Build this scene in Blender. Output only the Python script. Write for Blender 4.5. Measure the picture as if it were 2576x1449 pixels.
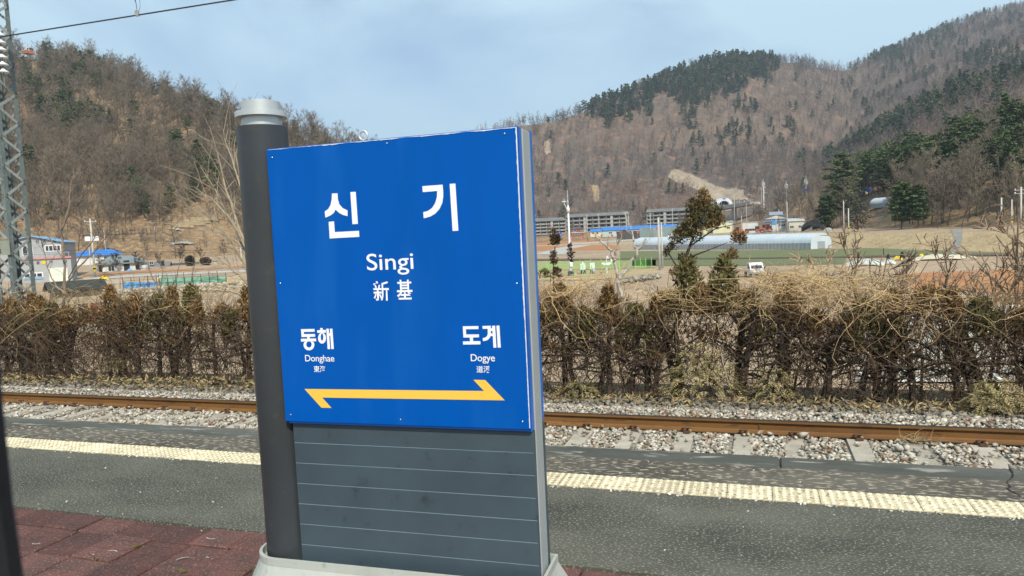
import bpy, math, random
import numpy as np
from mathutils import Vector, Matrix
from mathutils.geometry import tessellate_polygon

for o in list(bpy.data.objects):
    bpy.data.objects.remove(o)
SC = bpy.context.scene
COL = SC.collection
PI = math.pi

# ------------------------------------------------------------------ camera
# world: X along the track, Y across it (away from the train), Z up; the platform top is z = 0
EYE = 1.87
FOC, PCX, PCY = 1800.0, 1288.0, 724.5          # focal length and centre, in pixels of a 2576 px wide picture


def cam_axes(pitch, yaw, roll):
    cy, sy, cp, sp = math.cos(yaw), math.sin(yaw), math.cos(pitch), math.sin(pitch)
    fwd = np.array([-sy * cp, cy * cp, -sp])
    right = np.array([cy, sy, 0.0])
    up = np.cross(right, fwd)
    c, s = math.cos(roll), math.sin(roll)
    return c * right + s * up, -s * right + c * up, fwd


CR, CU, CF = cam_axes(math.radians(4.23), math.radians(18.8), math.radians(-2.68))
cd = bpy.data.cameras.new('camera')
cam = bpy.data.objects.new('camera', cd)
COL.objects.link(cam)
cam.matrix_world = Matrix(((CR[0], CU[0], -CF[0], 0), (CR[1], CU[1], -CF[1], 0), (CR[2], CU[2], -CF[2], EYE), (0, 0, 0, 1)))
cd.sensor_width = 36.0
cd.lens = FOC / 2576 * 36
cd.clip_start, cd.clip_end = 0.05, 20000
cd.dof.use_dof = True
cd.dof.focus_distance = 7.0
cd.dof.aperture_fstop = 9.0
SC.camera = cam
SC.render.engine = 'CYCLES'
SC.cycles.use_denoising = True
SC.cycles.max_bounces = 6
SC.cycles.diffuse_bounces = 3
SC.cycles.glossy_bounces = 3
SC.cycles.transparent_max_bounces = 8
SC.cycles.caustics_reflective = False
SC.cycles.caustics_refractive = False

# ------------------------------------------------------------------ sky, sun, exposure
SUN_EL, SUN_ROT = math.radians(46), math.radians(146)
world = bpy.data.worlds.new('World')
SC.world = world
world.use_nodes = True
wn, wl = world.node_tree.nodes, world.node_tree.links
wn.clear()
sky = wn.new('ShaderNodeTexSky')
sky.sky_type = 'NISHITA'
sky.sun_disc = False
sky.sun_elevation = SUN_EL
sky.sun_rotation = SUN_ROT
sky.air_density = 1.0
sky.dust_density = 0.6
sky.ozone_density = 2.0
tc = wn.new('ShaderNodeTexCoord')
mp = wn.new('ShaderNodeMapping')
mp.inputs['Scale'].default_value = (1.0, 1.0, 2.6)
mp.inputs['Rotation'].default_value = (0.25, 0.35, 0.6)
wl.new(tc.outputs['Generated'], mp.inputs['Vector'])
nz = wn.new('ShaderNodeTexNoise')
nz.inputs['Scale'].default_value = 1.7
nz.inputs['Detail'].default_value = 7
nz.inputs['Roughness'].default_value = 0.52
nz.inputs['Distortion'].default_value = 0.5
wl.new(mp.outputs['Vector'], nz.inputs['Vector'])
rp = wn.new('ShaderNodeValToRGB')
rp.color_ramp.elements[0].position = 0.37
rp.color_ramp.elements[0].color = (0.06, 0.06, 0.06, 1)
rp.color_ramp.elements[1].position = 0.59
rp.color_ramp.elements[1].color = (0.9, 0.9, 0.9, 1)
wl.new(nz.outputs['Fac'], rp.inputs['Fac'])
mx = wn.new('ShaderNodeMixRGB')
mx.inputs['Color2'].default_value = (4.75, 6.5, 7.6, 1)     # thin high cloud veil
wl.new(rp.outputs['Color'], mx.inputs['Fac'])
wl.new(sky.outputs['Color'], mx.inputs['Color1'])
bg = wn.new('ShaderNodeBackground')
bg.inputs['Strength'].default_value = 0.1
wl.new(mx.outputs['Color'], bg.inputs['Color'])
wo = wn.new('ShaderNodeOutputWorld')
wl.new(bg.outputs['Background'], wo.inputs['Surface'])

sl = bpy.data.lights.new('sun', 'SUN')
sl.energy = 3.6
sl.angle = math.radians(0.6)
sl.color = (1.0, 0.95, 0.83)
sun = bpy.data.objects.new('sun', sl)
COL.objects.link(sun)
sd = Vector((math.sin(SUN_ROT) * math.cos(SUN_EL), math.cos(SUN_ROT) * math.cos(SUN_EL), math.sin(SUN_EL)))
sun.rotation_euler = sd.to_track_quat('Z', 'Y').to_euler()
sun.location = (20, -20, 40)

SC.view_settings.view_transform = 'Standard'
SC.view_settings.look = 'None'
SC.view_settings.gamma = 1
SC.view_settings.use_curve_mapping = False
SC.view_settings.exposure = 0.48

# ------------------------------------------------------------------ helpers
RND = random.Random(7)
NPR = np.random.default_rng(11)


def ray(px, py):
    return CF + CR * ((px - PCX) / FOC) - CU * ((py - PCY) / FOC)


def at_r(px, py, r):
    """the point seen at (px, py) at horizontal distance r from the eye"""
    d = ray(px, py)
    k = r / math.hypot(d[0], d[1])
    return Vector((d[0] * k, d[1] * k, EYE + d[2] * k))


def at_z(px, py, z):
    d = ray(px, py)
    k = (z - EYE) / d[2]
    return Vector((d[0] * k, d[1] * k, z))


def at_y(px, py, y):
    d = ray(px, py)
    k = y / d[1]
    return Vector((d[0] * k, y, EYE + d[2] * k))


def azim(px, py):
    d = ray(px, py)
    return math.atan2(d[0], d[1])


def mpp(p):
    """metres per picture pixel at point p"""
    return float(np.dot(np.array(p) - np.array([0, 0, EYE]), CF)) / FOC


def to_px(P):
    Q = np.asarray(P, float) - np.array([0, 0, EYE])
    z = Q @ CF
    return PCX + FOC * (Q @ CR) / z, PCY - FOC * (Q @ CU) / z


def face_cam(p, turn=0.0):
    """rotation about z that points local -y at the eye, turned by some degrees"""
    return -math.atan2(p[0], p[1]) + math.radians(turn)


def S(r, g, b, k=1.0):
    """display colour 0-255 to linear"""
    f = lambda c: ((c / 255) / 12.92 if c / 255 <= 0.04045 else ((c / 255 + 0.055) / 1.055) ** 2.4) * k
    return (f(r), f(g), f(b))


MATS = {}


def mat(name, c1, c2=None, scale=4.0, rough=0.85, metal=0.0, bump=0.0, bscale=None, island=0.0, objrand=0.0,
        c3=None, detail=6.0, lo=0.35, hi=0.65, spec=0.3, coat=0.0, stretch=None, local=False, fine=None, glow=0.0):
    """procedural material: noise between c1, c2 (and a finer layer to c3), optional per-piece variation and bump"""
    m = bpy.data.materials.new(name)
    MATS[name] = m
    m.use_nodes = True
    nt = m.node_tree
    n, l = nt.nodes, nt.links
    b = n['Principled BSDF']
    b.inputs['Roughness'].default_value = rough
    b.inputs['Metallic'].default_value = metal
    b.inputs['Specular IOR Level'].default_value = spec
    b.inputs['Coat Weight'].default_value = coat
    b.inputs['Coat Roughness'].default_value = 0.08
    if local:
        g = n.new('ShaderNodeTexCoord')
        vec = g.outputs['Object']
    else:
        g = n.new('ShaderNodeNewGeometry')
        vec = g.outputs['Position']
    if stretch:
        mpn = n.new('ShaderNodeMapping')
        mpn.inputs['Scale'].default_value = stretch
        l.new(vec, mpn.inputs['Vector'])
        vec = mpn.outputs['Vector']
    c2 = c2 or tuple(x * 0.8 for x in c1)
    tn = n.new('ShaderNodeTexNoise')
    tn.inputs['Scale'].default_value = scale
    tn.inputs['Detail'].default_value = detail
    tn.inputs['Roughness'].default_value = 0.62
    l.new(vec, tn.inputs['Vector'])
    cr = n.new('ShaderNodeValToRGB')
    e = cr.color_ramp.elements
    e[0].position, e[0].color = lo, (*c1, 1)
    e[1].position, e[1].color = hi, (*c2, 1)
    l.new(tn.outputs['Fac'], cr.inputs['Fac'])
    out = cr.outputs['Color']
    if c3:
        fs, flo, fhi = fine or (scale * 9, 0.56, 0.66)
        t3 = n.new('ShaderNodeTexNoise')
        t3.inputs['Scale'].default_value = fs
        t3.inputs['Detail'].default_value = 3
        l.new(vec, t3.inputs['Vector'])
        r3 = n.new('ShaderNodeMapRange')
        r3.inputs['From Min'].default_value = flo
        r3.inputs['From Max'].default_value = fhi
        l.new(t3.outputs['Fac'], r3.inputs['Value'])
        m3 = n.new('ShaderNodeMixRGB')
        m3.inputs['Color2'].default_value = (*c3, 1)
        l.new(r3.outputs['Result'], m3.inputs['Fac'])
        l.new(out, m3.inputs['Color1'])
        out = m3.outputs['Color']
    for amount, kind in ((island, 'island'), (objrand, 'obj')):
        if amount:
            if kind == 'island':
                s = n.new('ShaderNodeNewGeometry').outputs['Random Per Island']
            else:
                s = n.new('ShaderNodeObjectInfo').outputs['Random']
            mr = n.new('ShaderNodeMapRange')
            mr.inputs['To Min'].default_value = 1 - amount
            mr.inputs['To Max'].default_value = 1 + amount
            l.new(s, mr.inputs['Value'])
            mm = n.new('ShaderNodeMixRGB')
            mm.blend_type = 'MULTIPLY'
            mm.inputs['Fac'].default_value = 1
            l.new(out, mm.inputs['Color1'])
            l.new(mr.outputs['Result'], mm.inputs['Color2'])
            out = mm.outputs['Color']
    l.new(out, b.inputs['Base Color'])
    if bump:
        tb = n.new('ShaderNodeTexNoise')
        tb.inputs['Scale'].default_value = bscale or scale * 4
        tb.inputs['Detail'].default_value = 5
        l.new(vec, tb.inputs['Vector'])
        bn = n.new('ShaderNodeBump')
        bn.inputs['Strength'].default_value = min(1.0, bump)
        bn.inputs['Distance'].default_value = 0.02 if bump <= 1 else 0.02 * bump
        l.new(tb.outputs['Fac'], bn.inputs['Height'])
        l.new(bn.outputs['Normal'], b.inputs['Normal'])
    return m


class MB:
    """collects shapes, then links them as ONE mesh object"""

    def __init__(self):
        self.v, self.f, self.mi, self.cur, self.sm, self.smooth = [], [], [], 0, [], False

    def add(self, verts, faces):
        o = len(self.v)
        self.v.extend(tuple(map(float, p)) for p in verts)
        for f in faces:
            self.f.append(tuple(i + o for i in f))
            self.mi.append(self.cur)
            self.sm.append(self.smooth)
        return self

    def box(self, c, s, rz=0.0, rx=0.0, ry=0.0, taper=None):
        hx, hy, hz = s[0] / 2, s[1] / 2, s[2] / 2
        tx, ty = taper or (1, 1)
        P = [(-hx, -hy, -hz), (hx, -hy, -hz), (hx, hy, -hz), (-hx, hy, -hz),
             (-hx * tx, -hy * ty, hz), (hx * tx, -hy * ty, hz), (hx * tx, hy * ty, hz), (-hx * tx, hy * ty, hz)]
        if rz or rx or ry:
            M = Matrix.Rotation(rz, 3, 'Z') @ Matrix.Rotation(ry, 3, 'Y') @ Matrix.Rotation(rx, 3, 'X')
            P = [M @ Vector(p) for p in P]
        P = [(p[0] + c[0], p[1] + c[1], p[2] + c[2]) for p in P]
        return self.add(P, [(3, 2, 1, 0), (4, 5, 6, 7), (0, 1, 5, 4), (1, 2, 6, 5), (2, 3, 7, 6), (3, 0, 4, 7)])

    def bev(self, c, s, b=0.01):
        """box with its top and side edges chamfered"""
        x, y, z = s[0] / 2, s[1] / 2, s[2] / 2
        R = []
        for zz, k in ((-z, 0), (z - b, 0), (z, b)):
            R.append([(-x + k, -y + k, zz), (x - k, -y + k, zz), (x - k, y - k, zz), (-x + k, y - k, zz)])
        P = [(p[0] + c[0], p[1] + c[1], p[2] + c[2]) for r in R for p in r]
        F = [(3, 2, 1, 0), (8, 9, 10, 11)]
        for k in (0, 4):
            for i in range(4):
                j = (i + 1) % 4
                F.append((k + i, k + j, k + 4 + j, k + 4 + i))
        return self.add(P, F)

    def prism(self, poly, a0, a1, axis='z'):
        """polygon extruded between a0 and a1 along an axis; poly pairs are the other two axes in order"""
        n = len(poly)

        def pt(p, a):
            return (p[0], p[1], a) if axis == 'z' else ((p[0], a, p[1]) if axis == 'y' else (a, p[0], p[1]))
        V = [pt(p, a0) for p in poly] + [pt(p, a1) for p in poly]
        F = [tuple(range(n))[::-1], tuple(range(n, 2 * n))] + [(i, (i + 1) % n, n + (i + 1) % n, n + i) for i in range(n)]
        return self.add(V, F)

    def cyl(self, p0, p1, r0, r1=None, n=8, cap=True):
        p0, p1 = Vector(p0), Vector(p1)
        r1 = r0 if r1 is None else r1
        d = (p1 - p0).normalized()
        u = d.orthogonal().normalized()
        w = d.cross(u)
        V = []
        for p, r in ((p0, r0), (p1, r1)):
            for k in range(n):
                a = 2 * PI * k / n
                V.append(p + (u * math.cos(a) + w * math.sin(a)) * r)
        F = [(k, (k + 1) % n, n + (k + 1) % n, n + k) for k in range(n)]
        if cap:
            F += [tuple(range(n))[::-1], tuple(range(n, 2 * n))]
        return self.add(V, F)

    def turned(self, prof, c=(0, 0, 0), n=48):
        """lathe with smooth sides and crisp rims: every band has its own vertices"""
        for (r0, z0), (r1, z1) in zip(prof[:-1], prof[1:]):
            self.smooth = abs(z1 - z0) > 1e-6
            self.lathe([(r0, z0), (r1, z1)], c, n, cap=False)
        self.smooth = False
        return self

    def lathe(self, prof, c=(0, 0, 0), n=24, cap=True):
        V, F = [], []
        for r, z in prof:
            for k in range(n):
                a = 2 * PI * k / n
                V.append((c[0] + r * math.cos(a), c[1] + r * math.sin(a), c[2] + z))
        for i in range(len(prof) - 1):
            for k in range(n):
                j = (k + 1) % n
                F.append((i * n + k, i * n + j, (i + 1) * n + j, (i + 1) * n + k))
        if cap:
            F += [tuple(range(n))[::-1], tuple(range((len(prof) - 1) * n, len(prof) * n))]
        return self.add(V, F)

    def tubes(self, paths, sides=3):
        """paths: lists of (x, y, z, r)"""
        for p in paths:
            P = np.asarray(p, float)
            m = len(P)
            T = np.gradient(P[:, :3], axis=0)
            T /= np.linalg.norm(T, axis=1)[:, None] + 1e-9
            ref = np.array([0.0, 0.0, 1.0]) if abs(T[0, 2]) < 0.9 else np.array([1.0, 0.0, 0.0])
            U = np.cross(T, ref)
            U /= np.linalg.norm(U, axis=1)[:, None] + 1e-9
            W = np.cross(T, U)
            V = []
            for k in range(sides):
                a = 2 * PI * k / sides
                V.append(P[:, :3] + (U * math.cos(a) + W * math.sin(a)) * P[:, 3:4])
            V = np.stack(V, 1).reshape(-1, 3)
            F = []
            for i in range(m - 1):
                for k in range(sides):
                    j = (k + 1) % sides
                    F.append((i * sides + k, i * sides + j, (i + 1) * sides + j, (i + 1) * sides + k))
            self.add(V, F)
        return self

    def mesh(self, name, mats):
        me = bpy.data.meshes.new(name)
        me.from_pydata(self.v, [], self.f)
        for m in (mats if isinstance(mats, (list, tuple)) else [mats]):
            me.materials.append(m)
        if self.mi:
            me.polygons.foreach_set('material_index', self.mi)
            me.polygons.foreach_set('use_smooth', self.sm)
        me.update()
        return me

    def build(self, name, mats, parent=None, loc=None, rz=0.0):
        return link(name, self.mesh(name, mats), parent, loc, rz)


def link(name, me, parent=None, loc=None, rz=0.0):
    o = bpy.data.objects.new(name, me)
    COL.objects.link(o)
    if parent:
        o.parent = parent
    if loc is not None:
        o.location = loc
    if rz:
        o.rotation_euler = (0, 0, rz)
    return o


def tag(o, label=None, cat=None, group=None, kind=None):
    if label:
        o['label'] = label
    if cat:
        o['category'] = cat
    if group:
        o['group'] = group
    if kind:
        o['kind'] = kind
    return o


def thing(name, label, cat, loc=(0, 0, 0), rz=0.0, group=None):
    return tag(link(name, None, None, loc, rz), label, cat, group)


def copy_tree(o, loc=None, rz=None, label=None, group=None, scale=None, parent=None):
    c = o.copy()
    COL.objects.link(c)
    if parent:
        c.parent = parent
    if loc is not None:
        c.location = loc
    if rz is not None:
        c.rotation_euler = (0, 0, rz)
    if scale is not None:
        c.scale = (scale, scale, scale) if isinstance(scale, (int, float)) else scale
    if label:
        c['label'] = label
    if group:
        c['group'] = group
    for ch in o.children:
        copy_tree(ch, parent=c)
    return c


def np_mesh(name, V, F, mats, mi=None):
    """mesh from a vertex array and an (n, k) face array"""
    me = bpy.data.meshes.new(name)
    V = np.asarray(V, np.float32)
    F = np.asarray(F, np.int32)
    n, k = F.shape
    me.vertices.add(len(V))
    me.vertices.foreach_set('co', V.ravel())
    me.loops.add(n * k)
    me.loops.foreach_set('vertex_index', F.ravel())
    me.polygons.add(n)
    me.polygons.foreach_set('loop_start', np.arange(0, n * k, k, dtype=np.int32))
    for m in (mats if isinstance(mats, (list, tuple)) else [mats]):
        me.materials.append(m)
    if mi is not None:
        me.polygons.foreach_set('material_index', np.asarray(mi, np.int32))
    me.update(calc_edges=True)
    return me


def vnoise(x, y, seed=0):
    """smooth value noise in [-1, 1] on arrays"""
    xi, yi = np.floor(x).astype(np.int64), np.floor(y).astype(np.int64)
    fx, fy = x - xi, y - yi
    fx, fy = fx * fx * (3 - 2 * fx), fy * fy * (3 - 2 * fy)

    def h(a, b):
        n = (a * 374761393 + b * 668265263 + seed * 974711) & 0xFFFFFFFF
        n = ((n ^ (n >> 13)) * 1274126177) & 0xFFFFFFFF
        return ((n ^ (n >> 16)) & 0xFFFF) / 32767.5 - 1
    return (h(xi, yi) * (1 - fx) + h(xi + 1, yi) * fx) * (1 - fy) + (h(xi, yi + 1) * (1 - fx) + h(xi + 1, yi + 1) * fx) * fy


def fbm(x, y, s, seed=0, oct=4):
    t, a, k = 0.0, 1.0, 1.0
    for i in range(oct):
        t = t + a * vnoise(x / s * k, y / s * k, seed + i)
        a *= 0.5
        k *= 2.03
    return t
# ------------------------------------------------------------------ materials of the setting
LITTER = mat('leaf_litter', (.29, .185, .098), (.165, .110, .064), scale=.12, detail=9, c3=(.35, .245, .135), fine=(.9, .52, .66), bump=.8, bscale=.5)
FARLIT = mat('far_leaf_litter', (.165, .118, .084), (.105, .083, .068), scale=.010, detail=10, c3=(.22, .135, .09), fine=(.11, .52, .66))
SOIL = mat('dry_field_soil', (.40, .29, .19), (.30, .21, .135), scale=.08, detail=9, c3=(.48, .37, .24), fine=(1.1, .5, .68), bump=.6, bscale=2)
STRAW = mat('dry_straw_bank', (.46, .34, .18), (.28, .20, .115), scale=.35, detail=9, c3=(.52, .41, .23), fine=(3.0, .5, .64), bump=1, bscale=3)
ROCK = mat('bare_rock_cut', (.40, .325, .235), (.25, .185, .125), scale=.12, detail=9, bump=1, bscale=.4)
GRASSG = mat('young_green_field', (.125, .155, .06), (.16, .16, .075), scale=.25, detail=8, c3=(.20, .17, .10), fine=(2.5, .55, .7))
ORANGE = mat('ploughed_orange_soil', (.46, .215, .09), (.36, .16, .07), scale=.35, detail=9, bump=.6, bscale=2)
LAWN = mat('winter_lawn', (.30, .30, .12), (.42, .34, .17), scale=.25, detail=8)
CONC = mat('pale_concrete', (.50, .48, .44), (.38, .365, .335), scale=.8, detail=8, bump=.3, bscale=20)
DARKSOIL = mat('dark_wet_soil', (.10, .075, .055), (.15, .11, .075), scale=1.0)
BARK = mat('grey_brown_bark', (.115, .092, .070), (.078, .064, .050), scale=1.5, objrand=.25)
TWIG = mat('bare_twigs', (.215, .170, .122), (.155, .126, .094), scale=.8, objrand=.25)
FARTWIG = mat('far_bare_twigs', (.225, .168, .130), (.112, .090, .082), scale=.009, detail=7, objrand=.3, lo=.40, hi=.60, c3=(.225, .135, .092), fine=(.012, .56, .66))
PINEB = mat('red_pine_bark', (.17, .10, .065), (.11, .075, .055), scale=2)
PINE = mat('pine_needles', (.105, .145, .052), (.070, .105, .046), scale=.6, objrand=.3, island=.45)
FARPINE = mat('far_pine_needles', (.098, .128, .058), (.072, .098, .048), scale=.05, objrand=.35, island=.35)

# ------------------------------------------------------------------ terrain: rows of control points for every direction
AZ = np.radians(np.linspace(-74, 34, 470))


def table(rows, kind):
    """rows of (px, py, r) or (px, z, r) -> r(az), z(az)"""
    a, r, z = [], [], []
    for x, y, rr in rows:
        if kind == 'py':
            p = at_r(x, y, rr)
            a.append(azim(x, y))
            z.append(p.z)
        else:
            a.append(azim(x, 590))
            z.append(y)
        r.append(rr)
    i = np.argsort(a)
    a, r, z = np.array(a)[i], np.array(r)[i], np.array(z)[i]
    R, Z = np.interp(AZ, a, r), np.interp(AZ, a, z)
    k = np.exp(-np.linspace(-2, 2, 7) ** 2)
    k /= k.sum()
    sm = lambda q: np.convolve(np.pad(q, 3, 'edge'), k, 'valid')
    return sm(R), sm(Z)


cosA = np.cos(np.clip(AZ, math.radians(-68), math.radians(68)))
r0, z0 = 12.3 / cosA, np.full_like(AZ, -.86)
r1, z1 = 17.5 / cosA, np.full_like(AZ, -3.4)
r2, z2 = table([(-500, -3.4, 90), (350, -3.4, 95), (620, -3.4, 108), (840, -3.4, 150), (1100, -3.4, 230), (1340, -3.4, 300), (1687, -3.4, 238), (1898, -3.4, 203),
                (2084, -3.4, 155), (2134, -3.4, 148), (2300, -3.4, 128), (2576, -3.4, 109), (3000, -3.4, 100)], 'z')
r3, z3 = table([(-500, -2.45, 92), (350, -2.45, 97), (620, -2.45, 110), (840, -2.5, 155), (1100, -2.8, 245), (1340, -3.2, 320), (1500, -2.6, 296), (1687, -1.2, 252), (1898, -.9, 217),
                (2084, -1.05, 168), (2134, -1.06, 160), (2300, -.93, 140), (2576, -.9, 122), (3000, -.9, 112)], 'z')
r4, z4 = table([(-500, .2, 180), (350, .2, 180), (600, .2, 186), (840, -1, 225), (1100, -3, 330), (1340, -3.5, 440), (1600, -2.6, 420), (1850, -1, 335), (2000, -.7, 268),
                (2150, -.7, 205), (2300, -.6, 172), (2576, -.55, 140), (3000, -.5, 126)], 'z')
r6, z6 = table([(-500, 165, 540), (-100, 145, 500), (35, 142, 470), (90, 148, 460), (164, 153, 445), (246, 175, 420), (300, 202, 395), (369, 232, 365), (437, 262, 335),
                (519, 300, 300), (601, 333, 280), (714, 354, 268), (852, 378, 268), (1000, 440, 300), (1150, 520, 380), (1340, 591, 470), (1600, 579, 450), (1850, 560, 425),
                (1930, 530, 405), (2000, 500, 385), (2084, 470, 350), (2150, 440, 330), (2240, 420, 310), (2400, 375, 285), (2576, 322, 262), (2800, 262, 250), (3200, 200, 240)], 'py')
r5 = r4 + .5 * (r6 - r4)
z5 = z4 + .46 * (z6 - z4)
r7, z7 = r6 + 55, z6 - np.clip(.25 * (z6 - 2), 0, 12)
r8, z8 = table([(-500, 300, 720), (600, 480, 480), (1000, 560, 470), (1340, 586, 545), (1600, 572, 545), (1800, 545, 545), (1900, 533, 540), (2000, 520, 520), (2084, 460, 480), (2300, 380, 430), (2576, 320, 400), (3200, 240, 380)], 'py')
r8 = np.maximum(r8, r7 + 25)
r10, z10 = table([(-500, 330, 900), (600, 500, 760), (1000, 540, 640), (1340, 463, 650), (1480, 450, 650), (1600, 433, 655), (1850, 372, 690), (1960, 368, 710), (2040, 395, 690), (2084, 398, 645),
                  (2125, 374, 632), (2261, 290, 600), (2437, 214, 570), (2576, 188, 550), (2800, 125, 540), (3200, 50, 530)], 'py')
r10 = np.maximum(r10, r8 + 40)
r9, z9 = r8 + .5 * (r10 - r8), z8 + .47 * (z10 - z8)
r13, z13 = table([(-500, 420, 1500), (600, 480, 1200), (840, 430, 1000), (1000, 420, 850), (1200, 352, 760), (1300, 320, 745), (1400, 304, 765), (1500, 270, 795), (1600, 227, 835),
                  (1700, 187, 880), (1800, 153, 930), (1870, 151, 960), (1960, 153, 990), (2040, 163, 1030), (2130, 181, 1120), (2200, 145, 1250), (2300, 105, 1350), (2400, 65, 1430),
                  (2500, 33, 1480), (2576, 15, 1500), (2800, -60, 1550), (3200, -120, 1600)], 'py')
r13 = np.maximum(r13, r10 + 60)
w11 = np.clip((AZ - azim(2040, 380)) / (azim(2125, 380) - azim(2040, 380)), 0, 1)
sl = (z13 - z10) / (r13 - r10)
r11 = r10 + 45
z11 = z10 + 45 * sl * (1 - w11) - 12 * w11
r12, z12 = r11 + .5 * (r13 - r11), z11 + .48 * (z13 - z11)
r14, z14 = r13 + 500, z13 - 70

CTRL = [(r0, z0), (r1, z1), (r2, z2), (r3, z3), (r4, z4), (r5, z5), (r6, z6), (r7, z7), (r8, z8), (r9, z9), (r10, z10), (r11, z11), (r12, z12), (r13, z13), (r14, z14)]
SUBD = [5, 16, 5, 14, 12, 12, 4, 4, 8, 8, 4, 14, 14, 5]
AMP = [0, 0, 0, 0, .25, 1.6, .4, 1, 2.5, 3, 1, 4, 5.5, 1, 6]
RRR, ZZZ, ROWC = [], [], []
for i in range(14):
    for k in range(SUBD[i]):
        t = k / SUBD[i]
        RRR.append(CTRL[i][0] * (1 - t) + CTRL[i + 1][0] * t)
        # hillsides bend a little: smooth the kinks between the control rows
        ZZZ.append(CTRL[i][1] * (1 - t) + CTRL[i + 1][1] * t)
        ROWC.append(AMP[i] * (1 - t) + AMP[i + 1] * t)
RRR.append(r14)
ZZZ.append(z14)
ROWC.append(6)
RRR, ZZZ, ROWC = np.array(RRR), np.array(ZZZ), np.array(ROWC)
START = np.concatenate([[0], np.cumsum(SUBD)])
for _ in range(3):                                              # soften rows on the hills
    q = ZZZ.copy()
    q[1:-1] = .25 * ZZZ[:-2] + .5 * ZZZ[1:-1] + .25 * ZZZ[2:]
    for j in range(START[4] + 2, len(q) - 1):
        if j not in (START[6], START[10], START[13]):
            ZZZ[j] = q[j]
XX, YY = RRR * np.sin(AZ)[None, :], RRR * np.cos(AZ)[None, :]
ZZZ = ZZZ + ROWC[:, None] * fbm(XX, YY, 42, 3, 4) + np.clip(ROWC[:, None], 0, 3) * .9 * np.abs(vnoise(np.broadcast_to(AZ * 55, XX.shape), RRR / 160, 9)) * (ROWC[:, None] > 1)
NA = len(AZ)


def ground_at(x, y):
    """terrain height under a world point"""
    a, r = math.atan2(x, y), math.hypot(x, y)
    i = int(np.clip(np.searchsorted(AZ, a) - 1, 0, NA - 2))
    t = (a - AZ[i]) / (AZ[i + 1] - AZ[i])
    return float(np.interp(r, RRR[:, i], ZZZ[:, i]) * (1 - t) + np.interp(r, RRR[:, i + 1], ZZZ[:, i + 1]) * t)


def on_ground(px, r, py=590):
    """ground point in the direction of picture column px at distance r"""
    a = azim(px, py)
    x, y = r * math.sin(a), r * math.cos(a)
    return Vector((x, y, ground_at(x, y)))


def inside(poly, x, y):
    """points inside a polygon, on arrays"""
    res = np.zeros(np.shape(x), bool)
    n = len(poly)
    for i in range(n):
        (x0, y0), (x1, y1) = poly[i], poly[(i + 1) % n]
        c = ((y0 > y) != (y1 > y)) & (x < (x1 - x0) * (y - y0) / ((y1 - y0) or 1e-9) + x0)
        res ^= c
    return res


def terrain_part(name, c0, c1, mats, patch=None):
    a, b = START[c0], START[c1] + 1
    X, Y, Z = XX[a:b], YY[a:b], ZZZ[a:b]
    nr = b - a
    V = np.stack([X, Y, Z], -1).reshape(-1, 3)
    idx = np.arange(nr * NA).reshape(nr, NA)
    F = np.stack([idx[:-1, :-1], idx[:-1, 1:], idx[1:, 1:], idx[1:, :-1]], -1).reshape(-1, 4)
    mi = np.zeros(len(F), int)
    if patch:
        cen = V[F].mean(1)
        px, py = to_px(cen)
        for k, poly in patch:
            mi[inside(poly, px, py)] = k
    me = np_mesh(name, V, F, mats, mi)
    me.polygons.foreach_set('use_smooth', np.ones(len(F), bool))
    return tag(link(name, me), kind='structure')


terrain_part('railway_bank', 0, 1, [STRAW])
terrain_part('valley_floor', 1, 2, [SOIL])
terrain_part('road_bank', 2, 3, [STRAW])
terrain_part('valley_terrace', 3, 4, [SOIL, ORANGE], [(1, [(1340, 596), (1500, 590), (1500, 612), (1340, 622)]), (1, [(1860, 560), (1930, 560), (1930, 578), (1860, 578)])])
terrain_part('wooded_hillside', 4, 7, [LITTER])
SCAR = [(1668, 452), (1690, 430), (1760, 442), (1800, 462), (1850, 470), (1880, 500), (1800, 512), (1770, 500), (1720, 478)]
terrain_part('far_mountain', 7, 14, [FARLIT])


def drape_patch(name, poly, r0, r1, m, lift=.25, step=.0009, dr=1.5, rag=3.0):
    """ragged patch of other ground laid on the terrain; its outline is given as seen in the picture"""
    a0, a1 = min(azim(*p) for p in poly) - .004, max(azim(*p) for p in poly) + .004
    A, R = np.arange(a0, a1, step), np.arange(r0, r1, dr)
    X, Y = np.outer(np.sin(A), R), np.outer(np.cos(A), R)
    Z = np.array([[ground_at(X[i, j], Y[i, j]) for j in range(len(R))] for i in range(len(A))]) + lift
    P = np.stack([X, Y, Z], -1)
    px, py = to_px(P.reshape(-1, 3))
    q = .02 * (r0 + r1)
    ok = inside(poly, px + rag * fbm(X.ravel(), Y.ravel(), q, 5), py + rag * fbm(X.ravel(), Y.ravel(), q, 8)).reshape(X.shape)
    idx = np.arange(X.size).reshape(X.shape)
    F = np.stack([idx[:-1, :-1], idx[1:, :-1], idx[1:, 1:], idx[:-1, 1:]], -1).reshape(-1, 4)
    F = F[ok.ravel()[F].all(1)]
    if len(F):
        used = np.unique(F)
        re = np.full(X.size, -1)
        re[used] = np.arange(len(used))
        me = np_mesh(name, P.reshape(-1, 3)[used], re[F], m)
        tag(link(name, me), kind='structure')


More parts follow.
